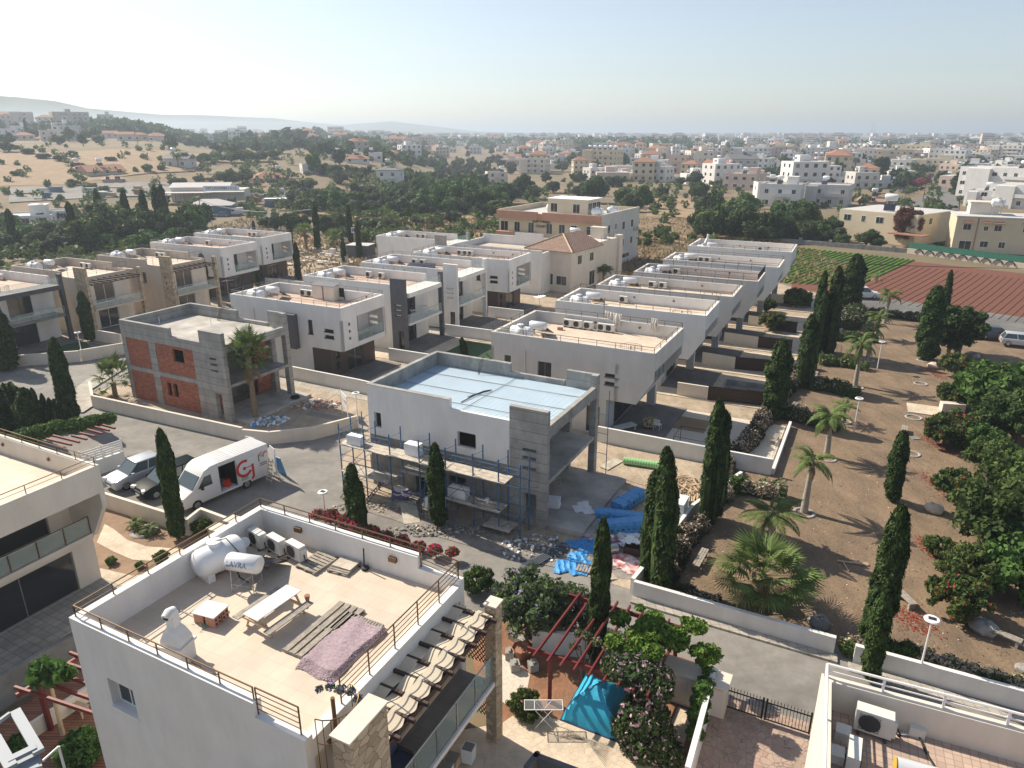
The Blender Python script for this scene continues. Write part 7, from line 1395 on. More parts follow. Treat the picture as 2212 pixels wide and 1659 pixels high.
# patio furniture at the cream villa
q=G('G',1420,1260); o=empty('covered_lounger',(q.x,q.y,.12),30,'lounger covered with a pale cloth on the shaded patio','lounger'); b=MB(); b.box(-.95,.95,-.35,.35,.35,.45); b.build('pale_cloth',M['metal_white'],o); [ (lambda bb:bb.build('leg',M['plastic_white'],o))(MB().box(x-.03,x+.03,y-.03,y+.03,0,.35)) for x in (-.8,.8) for y in (-.28,.28)]
q=G('G',1625,1230); o=empty('patio_table',(q.x,q.y,.12),60,'patio table under a dark patterned cloth','table'); b=MB(); b.box(-.55,.55,-.4,.4,.15,.74); b.build('table_cloth',mat('cloth_dots',(.08,.08,.12),.8,col2=(.55,.45,.2),scale=4,detail=0),o); b=MB(); b.box(-.45,.45,-.3,.3,0,.15); b.build('table_base',M['black_metal'],o)
q=G('G',1690,1250); o=empty('plastic_chair',(q.x,q.y,.12),150,'white plastic garden chair beside the patterned table','chair'); b=MB(); b.box(-.25,.25,-.25,.25,.42,.46); b.build('seat',M['plastic_white'],o); b=MB(); [b.box(-.24+.11*k_,-.17+.11*k_,.22,.26,.46,.9) for k_ in range(5)]; b.box(-.25,.25,.22,.27,.86,.92); b.build('backrest',M['plastic_white'],o); [ (lambda bb:bb.build('leg',M['plastic_white'],o))(MB().tube([(x,y,0),(x*.9,y*.9,.42)],.025,4)) for x in (-.24,.24) for y in (-.24,.24)]
q=G('G',2000,1440); o=empty('gazebo_frame',(q.x,q.y,.05),-27,'bare dark metal gazebo frame on the white gravel','frame'); b=MB()
for x in (-1.4,1.4):
    for y in (-1.1,1.1): b.tube([(x,y,0),(x,y,1.5)],.025,5)
b.build('post',M['black_metal'],o); b=MB(); [b.tube(l,.02,5) for l in ([(-1.4,-1.1,1.5),(1.4,-1.1,1.5)],[(-1.4,1.1,1.5),(1.4,1.1,1.5)],[(-1.4,-1.1,1.5),(-1.4,1.1,1.5)],[(1.4,-1.1,1.5),(1.4,1.1,1.5)],[(-1.4,-1.1,.8),(1.4,-1.1,.8)])]; b.build('top_rail',M['black_metal'],o)
# ---------------- middle distance and town
WINM={}
def winmesh(w,h,fm='win_frame'):
    k=(round(w,1),round(h,1),fm)
    if k not in WINM:
        b=MB(); b.box(-w/2-.08,w/2+.08,-.03,.02,-.08,h+.08,0); b.box(-w/2,w/2,-.045,-.03,0,h,1); b.box(-.02,.02,-.055,-.045,0,h,0); WINM[k]=b.mesh('window',[M[fm],M['glass_pane']])
    return WINM[k]
def addwin(par,x,y,z,rz,w=1.1,h=1.2,fm='white_frame',name='window'):
    o=bpy.data.objects.new(name,winmesh(w,h,fm)); COL.objects.link(o); o.parent=par; o.location=(x,y,z); o.rotation_euler=(0,0,R_(rz)); return o
def hiproof(b,x0,x1,y0,y1,z,h,ov=.4,m=0,gable=False):
    x0-=ov;x1+=ov;y0-=ov;y1+=ov; W_=min(x1-x0,y1-y0)/2; q=0 if gable else W_
    if x1-x0>=y1-y0: r=[(x0+q,(y0+y1)/2,z+h),(x1-q,(y0+y1)/2,z+h)]; fs=[(0,1,5,4),(1,2,5),(2,3,4,5),(3,0,4)]
    else: r=[((x0+x1)/2,y0+q,z+h),((x0+x1)/2,y1-q,z+h)]; fs=[(0,1,4),(1,2,5,4),(2,3,5),(3,0,4,5)]
    b.add([(x0,y0,z),(x1,y0,z),(x1,y1,z),(x0,y1,z)]+r,[(3,2,1,0)]+fs,m); b.box(x0,x1,y0,y1,z-.12,z-.005,m)
def midhouse(loc,ang,L,D,H,wm,roof,label,seed=0,balc=True,tanks=1,cat='house',grp=None):
    rr=random.Random(seed); o=empty('house',loc,ang,label,cat,grp); nf=max(1,round((H-.4)/3)); fh=(H-.5)/nf; ov=0
    b=MB(); b.box(0,L,0,D,-1.5,H-.5); 
    if rr.random()<.6 and L>10 and roof=='flat': b.box(L*.1,L*.35,-1.4,0,-1.5,H-.5)
    b.build('wall',M[wm],o)
    if roof=='flat':
        b=MB(); b.box(0,L,0,.2,H-.5,H); b.box(0,L,D-.2,D,H-.5,H); b.box(0,.2,.2,D-.2,H-.5,H); b.box(L-.2,L,.2,D-.2,H-.5,H); b.build('parapet',M[wm],o); b=MB(); b.box(.2,L-.2,.2,D-.2,H-.49,H-.4); b.build('roof',M['roof_grey'],o)
        if rr.random()<.5 and L>9: b=MB(); sx=rr.uniform(.5,.7)*L; b.box(sx,sx+L*.25,D*.4,D*.8,H-.4,H+2.0); b.box(sx-.2,sx+L*.25+.2,D*.4-.2,D*.8+.2,H+2.0,H+2.15); b.build('roof_hut',M[wm],o)
    else: b=MB(); hiproof(b,0,L,0,D,H-.4,min(L,D)*.22,.5,0,rr.random()<.4); b.build('roof',M[roof],o)
    n=max(2,int(L/3.4))
    for f_ in range(nf):
        for i in range(n):
            if rr.random()<.12: continue
            x=L*(i+.5)/n; w_=rr.choice((1.1,1.1,1.6)); y=-1.4 if (L>10 and roof=='flat' and L*.1<x<L*.35 and len(o.children) and False) else 0
            addwin(o,x,y,f_*fh+.9,0,w_,1.25)
        for i in range(max(1,int(D/4))): addwin(o,0,D*(i+.5)/max(1,int(D/4)),f_*fh+.9,-90,1.0,1.2); addwin(o,L,D*(i+.5)/max(1,int(D/4)),f_*fh+.9,90,1.0,1.2)
        if balc and f_>0 and rr.random()<.7:
            x0=L*rr.choice((.35,.5)); b=MB(); b.box(x0,x0+L*.4,-1.3,0,f_*fh-.1,f_*fh+.08); b.box(x0,x0+L*.4,-1.3,-1.2,f_*fh+.08,f_*fh+1.0); b.box(x0,x0+.1,-1.2,0,f_*fh+.08,f_*fh+1); b.build('balcony',M[wm],o)
    for k in range(tanks):
        x=L*rr.uniform(.2,.8) if tanks==1 else L*(k+.5)/tanks; zt=H-.4 if roof=='flat' else H-.2+min(L,D)*.15
        ROOFT.put(local(o,x,D*.5,zt),ang+rr.uniform(-10,10),1.15,'white tank on a stand above the '+label[:1].lower()+label[1:] if 0 else 'white water tank on a stand, roofs of the middle distance','water tanks on the roofs of the middle distance')
    return o
b=MB(); 
for x in (-.5,.5):
    for y in (-.35,.35): b.tube([(x,y,0),(x*.8,y*.8,1.5)],.04,4)
Mx=Matrix.Translation((0,0,1.95))@Matrix.Rotation(R_(90),4,'Y'); b.lathe([(.05,-.85),(.42,-.82),(.5,-.7),(.5,.7),(.42,.82),(.05,.85)],14,m=1,M=Mx); b.obox((0,-.8,.6),(1.5,1.3,.06),0,2,rx=40)
ROOFT=Proto(tag(b.build('rooftop_water_tank',[M['steel'],M['plastic_white'],M['solar']],None,True),'white water tank on a stand','water tank'))
def place(U0,U1,Vb,Vt,wm,roof,label,turn=0,deep=.7,seed=None,tanks=1,**k):
    p=GT((U0+U1)/2,Vb); d=math.hypot(p.x,p.y)
    if d>800 and U0<700: x_=((U0+U1)/2-1105.5)/1533; q_=700/math.hypot(x_,1); p=Vector((x_*q_,q_,terr(x_*q_,q_))); d=700
    L=(U1-U0)*d/1533*.94; q=math.hypot(p.x,p.y,CH-p.z); 
    r_=(CH+ -(math.tan(R_(TILT)-math.atan((829.5-Vt)/1533)))*d)-p.z; H=min(12.5,max(2.8,r_)); base=math.degrees(math.atan2(p.y,p.x))-90
    L=min(L,34); D=max(6,min(13,L*deep)); a=base+turn; aa=R_(a); x=p.x-math.cos(aa)*L/2; y=p.y-math.sin(aa)*L/2
    if turn: L*=.9
    return midhouse((x,y,p.z),a,L,D,H-(0 if roof=='flat' else min(L,D)*.2),wm,roof,label,seed if seed is not None else int(U0),tanks=tanks,**k)
LS=[(200,275,380,347,'tan_wall','terracotta','tan house with a long red roof in the left fields',20),(163,200,374,361,'tan_wall','terracotta','low red roofed annex of the left tan house',10),(228,262,396,377,'tan_wall','roof_tan','small brown shed roofed house below the left tan house',0),(358,412,363,328,'bw_wall','slate','pale villa behind the date palms at left',-25),
(548,640,392,366,'white_wall','terracotta','white bungalow with a low red tiled roof by the junction',12),(655,705,376,352,'white_wall','flat','white block with a sloping parapet behind the bungalow',10),(812,868,404,356,'white_wall','slate','white two storey villa with a grey hip roof',-20),(872,915,396,370,'white_wall','slate','white wing with grey roof beside the two storey villa',-10),
(685,718,305,287,'cream_wall','terracotta','small red roofed house on the rise, left one',10),(720,752,305,285,'tan_wall','terracotta','small tan house on the rise, right one',-10),(755,803,328,297,'tan_wall','terracotta','three storey tan house with red roof on the rise',15),(836,890,320,293,'pink_wall','terracotta','pink house with a red hip roof behind the three white ones',-10),(890,938,320,295,'tan_wall','flat','unfinished tan block beside the pink house',0),
(830,868,340,323,'white_wall','terracotta','leftmost of three white houses with red roofs',0),(871,903,339,321,'white_wall','terracotta','middle one of three white houses with red roofs',0),(906,938,337,320,'white_wall','terracotta','rightmost of three white houses with red roofs',0),(713,736,348,330,'pink_wall','terracotta','pink red roofed house behind the conifer',0),(748,797,354,333,'white_wall','terracotta','white red roofed house behind the date palms',0),(797,826,348,329,'white_wall','flat','narrow white house right of the date palms',0),(896,948,354,343,'pink_wall','flat','low pinkish house above the olive grove',0),
(1052,1102,399,371,'cream_wall','flat','cream house with a flat roof behind the orchard',10),(1062,1125,351,333,'yellow_wall','terracotta','yellow house with a thin red roof',0),(1076,1125,328,311,'tan_wall','flat','tan flat block behind the yellow house',0),(1020,1048,308,294,'white_wall','terracotta','white house with pointed red roof, left of two',0),(1050,1084,309,293,'white_wall','terracotta','white house with pointed red roof, right of two',0),
(1118,1185,376,342,'cream_wall','flat','cream block house left of the tan apartment house',-15),(1187,1232,360,339,'bw_wall','flat','small pale block house behind the cream one',10),(1250,1336,370,318,'yellow_wall','flat','tan apartment house of three storeys with tanks',-28),(1332,1360,350,319,'white_wall','flat','white house behind the tan apartment house',0),(1300,1402,386,358,'bw_wall','flat','grey white flat house with a brown awning',-15),(1360,1406,361,341,'white_wall','flat','white house with a high wall behind the awning house',0),
(1435,1484,376,334,'pink_wall','flat','pinkish apartment block with balconies',-15),(1488,1545,375,321,'cream_wall','flat','tall cream block behind the tiled villa',20),(1512,1575,386,343,'white_wall','terracotta','white villa with red tiled roof and arches',-25),(1575,1640,384,330,'bw_wall','slate','grey gabled house behind the tiled villa',20),(1558,1640,410,371,'pink_wall','flat','pinkish white flat house on low pillars',-20),(1615,1655,367,348,'white_wall','terracotta','small house with a red lean-to roof',0),(1634,1690,438,388,'white_wall','flat','white house cut by the big round trees',15),
(1640,1730,448,391,'white_wall','flat','long white house with an arched porch, left half',-8),(1732,1832,446,390,'bw_wall','flat','long white house with slanted roof tower, right half',-8),(1680,1745,370,346,'bw_wall','slate','grey house with a sloping roof behind the long white one',0),(1752,1822,364,334,'pink_wall','flat','pinkish house with balconies below the hotel',-12),(1834,1910,344,314,'pink_wall','terracotta','pink hotel block with a row of tanks on red roof',-15),(1903,1960,346,322,'cream_wall','flat','cream apartments with curved balconies, left',0),(1962,2022,346,320,'cream_wall','flat','cream apartments with curved balconies, right',0),(1914,1966,369,343,'cream_wall','flat','cream house with a big arch at the oleander street',10),(1970,2075,367,336,'yellow_wall','flat','yellow house with a columned terrace',-10),
(1838,1904,406,383,'bw_wall','flat','low white house with pergola by the street corner',-10),(1872,1935,443,413,'tan_wall','roof_tan','brown gabled annex before the street',20),(2040,2300,430,350,'white_wall','flat','big blank white town house wall at right',-20),(2088,2160,446,392,'white_wall','flat','white cubic house in front of the blank wall',-15),(2150,2290,452,380,'white_wall','flat','white house at the right edge with a tall window',-15),(2095,2290,372,345,'white_wall','flat','long white resort block behind the white houses',-5),(2080,2130,355,328,'white_wall','flat','white block with domes behind the resort',0),
(-15,110,492,440,'white_wall','flat','white flat house at the left edge behind the cypresses',-12),(108,152,480,456,'white_wall','flat','low white wing right of the left edge house',-12)]
for i,(a_,b_,c_,d_,wm,rf,lb,tn) in enumerate(LS): place(a_,b_,c_,d_,wm,rf,lb,tn,tanks=6 if 'hotel' in lb or 'tanks' in lb else (0 if 'wing' in lb or 'shed' in lb else 1))
HL=[(2,37,302,279,'white_wall'),(38,74,303,285,'pink_wall'),(94,122,305,282,'cream_wall'),(124,172,303,273,'bw_wall'),(222,256,299,282,'white_wall'),(257,290,304,284,'cream_wall'),(292,322,304,285,'pink_wall'),(324,368,306,286,'cream_wall'),(372,414,308,288,'white_wall'),(419,464,310,291,'bw_wall'),(55,92,264,248,'cream_wall'),(0,34,250,234,'pink_wall'),(97,138,264,249,'cream_wall'),(148,180,269,253,'white_wall'),(182,221,256,240,'tan_wall'),(197,221,266,255,'white_wall'),(226,262,279,264,'white_wall'),(264,325,279,267,'bw_wall'),(346,380,282,270,'white_wall'),(86,115,243,234,'terracotta'),(208,250,242,232,'tan_wall'),(528,565,297,283,'white_wall'),(557,675,318,307,'bw_wall'),(20,50,270,258,'cream_wall'),(120,150,282,268,'white_wall'),(180,215,290,277,'tan_wall'),(30,60,286,274,'white_wall'),(270,300,262,252,'cream_wall'),(590,640,300,290,'pink_wall')]
for i,(a_,b_,c_,d_,wm) in enumerate(HL): place(a_,b_,c_,d_,wm if wm!='terracotta' else 'cream_wall','terracotta' if i%3==1 or 5<=i<9 else 'flat','house on the left hillside among hazy trees',random.uniform(-15,15),tanks=0,cat='house',grp='houses on the left hillside')
random.seed(77)
for i in range(44):
    U=random.uniform(1110,2200); Vb=random.uniform(318,358) if U>1250 else random.uniform(312,336); wd=random.uniform(34,66)*(Vb-286)/50; place(U-wd/2,U+wd/2,Vb,Vb-wd*random.uniform(.38,.6),random.choice(['white_wall','white_wall','bw_wall','cream_wall','pink_wall','yellow_wall']),'terracotta' if random.random()<.16 else 'flat','pale block house packed behind the field and the white houses',random.uniform(-25,25),seed=i+500,tanks=1,grp='pale houses at the near edge of the town')
# peach apartment block
Cb=empty('apartment_block',(-2.7,132.4,0),-31,'peach apartment block with arched black lettering and a flat roof terrace','apartment block'); L,D=21,16.5
b=MB(); b.box(0,L-.02,.6,D,0,8.4); b.build('wall',M['yellow_wall'],Cb); b=MB(); b.box(L-.3,L,0,D,0,9.5); b.build('side_wall',M['bw_wall'],Cb)
b=MB(); b.box(0,8.4,-.3,.2,7.9,9.3); b.box(9.5,L-.3,-.3,.2,7.9,9.3); b.box(8.4,9.5,0,.3,7.9,9.0); b.box(0,8.6,-.6,.2,4.7,5.6); b.box(9.8,L-.3,-.6,.2,4.7,5.0); b.build('peach_band',M['peach_band'],Cb); b=MB(); b.box(0,.3,.3,D,8.4,9.4); b.box(.3,L-.3,D-.3,D,8.4,9.4); b.build('parapet',M['yellow_wall'],Cb)
b=MB(); b.box(.3,L-.3,.3,D-.3,8.4,8.5); b.build('roof',M['roof_grey'],Cb)
b=MB(); b.box(7.5,15.5,5.5,11,8.5,11.2); b.build('roof_house',M['yellow_wall'],Cb); b=MB(); b.box(7.3,15.8,5.2,11.3,11.2,11.3); b.build('roof_slab',M['foam_white'],Cb)
for x in (1.2,3.9,6.8,10.5,13,15.3,18.5): addwin(Cb,x,.58,5.6,0,1.5 if x in (1.2,18.5) else 1.1,1.7); addwin(Cb,x+.3,.58,2.3,0,1.2,1.3)
for x in (8.8,13.3): addwin(Cb,x,5.48,8.9,0,1.3,1.5)
for y in (6.4,8.2,10): addwin(Cb,15.52,y,9.3,90,1.5,1.3)
for y in (2.5,5.5,9,13): addwin(Cb,L+.02,y,6.2 if y!=5.5 else 6.6,90,.9 if y!=5.5 else .5,1.3 if y!=5.5 else .9); addwin(Cb,L+.02,y,3.2,90,.9,1.2)
for y in (4,10.5): addwin(Cb,L+.02,y,1.0,90,3.4,.7)
for body,z,sz in (('ELEFTHERIA',7.35,.62),('COURT',6.75,.6)):
    cu=bpy.data.curves.new('t','FONT'); cu.body=body; cu.size=sz; cu.extrude=.03; cu.align_x='CENTER'; to=bpy.data.objects.new('t',cu); COL.objects.link(to)
    me=bpy.data.meshes.new_from_object(to.evaluated_get(bpy.context.evaluated_depsgraph_get())); bpy.data.objects.remove(to)
    for v in me.vertices:
        x,y,zz=v.co; v.co=(x*1.05,zz-.1,y+(.25-.05*x*x if body=='ELEFTHERIA' else 0))
    me.materials.append(M['black_metal']); o=bpy.data.objects.new('lettering',me); COL.objects.link(o); o.parent=Cb; o.location=(8.9,.55,z-.15)
b=MB(); b.tube([(0,0,0),(0,0,1.6)],.12,8); b.lathe([(.2,1.5),(.22,1.6),(.02,1.7)],8); tag(b.build('chimney_pipe',M['steel'],None,True,loc=local(Cb,16.5,12,8.5)),'steel chimney pipe on the peach apartment block roof','chimney')
for i,(x,y) in enumerate([(17.2,6),(18.6,9.5),(6.3,9)]): TANK.put(local(Cb,x,y,8.5),i*30,1.1,['front white tank','rear white tank','left white tank'][i]+' on the peach apartment block roof')
for y,z in ((3,4.9),(14.5,5.4),(2.0,1.9),(3.4,1.9)):
    ACU.put(local(Cb,L+.35,y,z),59,1.1,'air conditioner bracketed to the side wall of the peach block','air conditioners on the side wall of the peach block')
# hip roof house
Hp=empty('hip_roof_house',(2.5,108,0),-34.5,'white house with brown tiled hip roof and a small roof terrace','house'); L,D=7.4,15
b=MB(); b.box(0,L,0,9.0,0,6.1); b.box(0,L,9.0,D,0,6.5); b.box(L-.6,L+.4,D,D+1.2,0,6.9); b.build('wall',M['cream_wall'],Hp)
tiles('clay_tiles',(.30,.19,.14),(.14,.09,.07),.3,.35,.04,.8,.15,.5,.8)
b=MB(); x0,x1,y0,y1,z,h=-.5,L+.5,-.5,9.3,6.1,1.9; b.add([(x0,y0,z),(x1,y0,z),(x1,y1,z),(x0,y1,z),((x0+x1)/2,y0+4.4,z+h),((x0+x1)/2,y1-.2,z+h)],[(3,2,1,0),(0,1,4),(1,2,5,4),(2,3,5),(3,0,4,5)]); b.box(x0,x1,y0,y1,z-.1,z-.004); b.build('tiled_roof',M['clay_tiles'],Hp)
b=MB(); a_=Vector((x1,y0,z+.04)); c_=Vector(((x0+x1)/2,y0+4.4,z+h+.05)); b.tube([a_,c_],.12,6); b.tube([(x0,y0,z+.04),c_],.12,6); b.build('ridge_tiles',M['wood_light'],Hp)
addwin(Hp,1.2,-.01,4.0,0,.7,1.1); addwin(Hp,4.0,-.01,1.0,0,.8,1.6,name='door'); addwin(Hp,5.9,-.01,1.1,0,1.7,1.3); 
for y in (2.6,6.3): addwin(Hp,L+.01,y,4.0,90,1.1,1.2)
addwin(Hp,L+.01,6.6,.3,90,1.6,2.1,name='patio_door'); railing('roof_railing',[(L-.1,9.5,6.5),(L-.1,D-.1,6.5),(.1,D-.1,6.5)],Hp,'rail_grey',.9,2,1.5)
BOIL.put(local(Hp,2.0,10.5,6.5),-34,1.1,'solar water heater behind the tiled hip roof'); 
b=MB(); b.box(0,2.4,0,1.2,0,1.7); b.box(-.1,2.5,-.1,1.3,1.7,1.8); tag(b.build('roof_cupboard',M['cream_wall'],None,loc=local(Hp,4,12,6.5),rz=-34),'cream service box on the terrace behind the hip roof','box')
# more flat villas behind w4: unfinished one
Fz=empty('villa',(-9.0,110,0),-28,'low white villa with a brown flat roof, behind the boxed balcony villa','house'); b=MB(); b.box(0,15,0,.25,0,6.4); b.box(0,.25,.25,9,0,6.4); b.box(14.75,15,.25,9,0,6.0); b.box(0,15,9,9.25,0,6.9); b.box(6,11,8.9,9.0,6.9,7.5); b.build('wall',M['white_wall'],Fz); b=MB(); b.box(.25,14.75,.25,9,5.3,5.5); b.build('roof',M['tan_wall'],Fz)
Fy=villaB((-21.5,113.5),-25,13,7,'white villa at the back with raised grey panel and glass roof rail','white_wall','concrete',(4,5),desc='back white villa with the grey panel')
# yellow beige houses at the right
Yh=empty('house',(73.4,162.8,0),-53,'beige two storey house behind the dead brown conifer','house'); b=MB(); b.box(0,17,0,17,0,6.4); b.build('wall',M['yellow_wall'],Yh); b=MB(); b.box(.2,16.8,.2,16.8,6.4,6.45); b.build('roof',M['roof_grey'],Yh); b=MB(); b.box(13,20,-3.5,0,2.6,2.8); b.build('lean_to_roof',M['terracotta'],Yh)
for x in (2,5.6,9.2,14): addwin(Yh,x,-.01,4.2,0,1.5 if x!=5.6 else .7,1.2)
for y in (2,6): addwin(Yh,17.01,y,4.2,90,1.2,1.3)
ROOFT.put(local(Yh,9,4,6.4),-30,1.5,'triple white tank on a tall stand on the beige house roof')
ROOFT.o.name='rooftop_water_tank'
Yg=empty('house',(88.5,144.0,0),-24,'cream two storey house with brown window canopies at the right edge','house'); b=MB(); b.box(0,20,0,10,0,6.7); b.build('wall',M['yellow_wall'],Yg); b=MB(); b.box(-.15,20.15,-.15,10.1,6.7,6.95); b.build('roof',M['roof_grey'],Yg)
for x,w_ in ((2.0,1.3),(5.2,.7),(7.2,1.2),(12,1.3),(16,1.3)):
    addwin(Yg,x,-.01,4.3,0,w_,1.1 if w_>1 else .8); b=MB(); b.obox((x,-.35,5.9),(w_+.6,.8,.08),0,rx=18); b.build('window_canopy',M['terracotta'],Yg)
for x,w_,z in ((2.2,2.0,.2),(5.4,1.3,1.1),(8.4,1.0,1.1)): addwin(Yg,x,-.01,z,0,w_,1.9 if z<1 else 1.1)
TANK.put(local(Yg,7,4,8.6),-24,1.2,'big white tank on a stand on the cream house roof'); b=MB(); [b.tube([(x,y,0),(x,y,1.9)],.05,4) for x in (-.8,.8) for y in (-.5,.5)]; tag(b.build('tank_stand',M['steel'],None,loc=local(Yg,7,4,6.95),rz=-24),'steel stand under the big tank of the cream house','stand')
b=MB(); b.box(0,5,0,4,6.7,9.2); b.box(-.2,5.2,-.2,4.2,9.2,9.4); b.build('roof_hut',M['cream_wall'],Yg,loc=(2.5,4.5,0)); b=MB(); b.tube([(.3,-.08,0),(.3,-.08,6.7)],.08,5); b.build('drain_pipe',M['terracotta'],Yg,loc=(3.4,0,0))
# field boundary walls and fence
def bwall(pts,h,m,label,posts=0,name='boundary_wall'):
    b=MB()
    for p,q in zip(pts[:-1],pts[1:]):
        p=Vector(p);q=Vector(q); d=q-p; a=math.degrees(math.atan2(d.y,d.x)); b.obox(((p.x+q.x)/2,(p.y+q.y)/2,h/2),(d.length,.25,h),a)
        if posts:
            for k in range(int(d.length/posts)+1): r=p+d.normalized()*k*posts; b.obox((r.x,r.y,h*.75),(.6,.5,h*1.5),a)
    return tag(b.build(name,M[m],None),label,'wall')
w0=G('D',120,1010).to_2d();w1_=G('D',1240,1105).to_2d();w2_=G('D',2300,1250).to_2d(); bwall([w0,w1_],.9,'concrete','low grey wall with piers behind the lettuce rows',6); bwall([w1_,w2_],1.0,'tan_wall','stone wall below the green net with old tyres')
b=MB(); d=w2_-w1_; b.obox(((w1_.x+w2_.x)/2+.3,(w1_.y+w2_.y)/2+.3,1.5),(d.length,.05,1.2),math.degrees(math.atan2(d.y,d.x))); tag(b.build('green_net_fence',mat('net_green',(.02,.13,.09),.8,.15,3),None),'green net fence in front of the cream house','fence')
for i in range(9):
    q=w1_.lerp(w2_,.1+i*.09); b=MB(); b.tube([(math.cos(t)*.75,0,math.sin(t)*.75+.3) for t in np.linspace(0,3.14,10)],.09,5); tag(b.build('old_tyre',M['rubber'],None,True,loc=(q.x-.1,q.y-.3,0),rz=math.degrees(math.atan2(d.y,d.x))),'black tyre half leaning on the stone field wall','tyre','tyres along the stone field wall')
# builders' merchant
Sh=empty('warehouse',tuple(GT(372,436)),8,'builders merchant warehouse with white roof and blue lettered sign','warehouse'); s_=math.hypot(*GT(372,436).to_2d())/1533; L=135*s_
b=MB(); b.box(0,L*.75,0,9,0,4.2); b.box(L*.55,L,-1,8,0,3.6); b.build('wall',M['cream_wall'],Sh); b=MB(); hiproof(b,0,L*.78,0,9,4.3,1.2,.4,0,True); b.box(-L*.1,L*.6,-6,0,2.9,3.05); b.box(L*.5,L*1.02,-5,-1,3.0,3.15); b.build('roof',M['roof_grey'],Sh)
b=MB(); b.box(L*.5,L*.98,-5.2,-5.05,3.6,5.0); b.build('sign_board',M['foam_white'],Sh); cu=bpy.data.curves.new('t','FONT'); cu.body='ΕΡΓΟΔΟΜΙΚΗ ΛΤΔ'; cu.size=1.05; cu.extrude=.03; cu.align_x='CENTER'; to=bpy.data.objects.new('t',cu); COL.objects.link(to); me=bpy.data.meshes.new_from_object(to.evaluated_get(bpy.context.evaluated_depsgraph_get())); bpy.data.objects.remove(to)
for v in me.vertices: x,y,zz=v.co; v.co=(x,-5.24+zz,y)
me.materials.append(M['scaff_blue']); o=bpy.data.objects.new('lettering',me); COL.objects.link(o); o.parent=Sh; o.location=(L*.74,0,3.95)
b=MB(); [b.box(x,x+.2,-6,-5.8,0,2.95) for x in np.linspace(-L*.1,L*.58,7)]; b.build('posts',M['rail_grey'],Sh)
midhouse(tuple(GT(408,470)),12,75*s_*.9,7,3.4,'tin_blue','roof_grey','low dark blue tin shed beside the white panel van',3,False,0,'shed')
random.seed(5)
YC=['concrete','wood_light','roof_grey','foam_white','tin_blue','bw_wall','terracotta']
for i in range(46):
    U,Vv=random.choice([(random.uniform(10,360),random.uniform(405,432)),(random.uniform(545,650),random.uniform(415,450)),(random.uniform(480,560),random.uniform(425,455))])
    p=GT(U,Vv); b=MB(); n=random.randint(1,3); L=random.uniform(1.5,4)
    for k in range(n): b.box(0,L,0,random.uniform(1,2),k*.6,k*.6+.55)
    tag(b.build('stacked_goods',M[random.choice(YC)],None,loc=(p.x,p.y,p.z+.05),rz=random.uniform(-20,20)),'stack of building materials in the merchant yard','goods','stacks in the merchant yard')
p=GT(600,449); b=MB(); [b.box(0,8,0,3,k*.62,k*.62+.5) for k in range(4)]; b.box(-.2,8.2,-.2,3.2,2.5,2.6,1); tag(b.build('timber_stack',[M['wood_grey'],M['foam_white']],None,loc=(p.x-4,p.y,p.z),rz=8),'big timber stack under a white cover beside the curved road','stack')
# stone yard
q=G('X',1845,990); b=MB(); b.box(0,4.4,0,3.4,0,2.4); b.box(-.1,4.5,-.1,3.5,2.4,2.48,1); tag(b.build('metal_shed',[M['tin_blue'] if 0 else M['grey_wall'],M['roof_grey']],None,loc=(q.x,q.y,0),rz=-12),'grey metal shed in the stone yard','shed')
sheet('stone_yard_ground',[G('X',1050,900).to_2d(),G('X',1250,800).to_2d(),G('X',1800,800).to_2d(),G('X',2200,880).to_2d(),G('X',2000,1050).to_2d(),G('X',1700,1100).to_2d(),G('X',1300,1160).to_2d(),G('X',900,1140).to_2d()],'soil_site',.05)
for (x,y,w_,h_,lb) in [(1610,960,1.0,1.3,'white cabinet in the stone yard'),(1760,1060,1.1,1.2,'pale cabinet beside the small cypress')]: q=G('X',x,y); b=MB(); b.box(0,w_,0,.7,0,h_); b.box(-.05,w_+.05,-.05,.75,h_,h_+.08); tag(b.build('cabinet',M['cream_wall'],None,loc=(q.x,q.y,0),rz=-20),lb,'cabinet')
for i in range(60):
    q=G('X',random.uniform(1000,1750),random.uniform(890,1100)); b=MB(); L=random.uniform(.8,2.2)
    for k in range(random.randint(1,3)): b.obox((0,0,.12+.15*k),(L,random.uniform(.5,.9),.10),random.uniform(-12,12))
    tag(b.build('stone_slabs',M[random.choice(['bw_wall','concrete','light_pave','cream_wall'])],None,loc=(q.x,q.y,.03),rz=random.uniform(-40,20)),'low stack of pale stone slabs in the stone yard','stone','stone slab stacks in the stone yard')
q=G('X',1950,800); b=MB(); b.tube([(0,0,0),(0,0,3.2)],.06,5); b.box(-.5,.5,-.05,0,2.4,3.6,1); [b.box(-.35+.22*k,-.2+.22*k,-.06,-.05,2.6+.2*(k%2),3.4,2) for k in range(4)]; tag(b.build('road_sign',[M['steel'],M['foam_white'],M['black_metal']],None,loc=(q.x,q.y,0),rz=-5),'white road sign with dark strokes between the cypresses','sign')
q=G('A',1700,1225); b=MB(); b.box(-2,2,-.05,.05,1.2,4.4); b.tube([(-1.8,0.1,0),(-1.8,.1,4)],.08,5,1); b.tube([(1.8,.1,0),(1.8,.1,4)],.08,5,1); tag(b.build('billboard',[M['foam_white'],M['steel']],None,loc=(q.x,q.y,0),rz=5),'blank white hoarding beside the junction trees','sign')
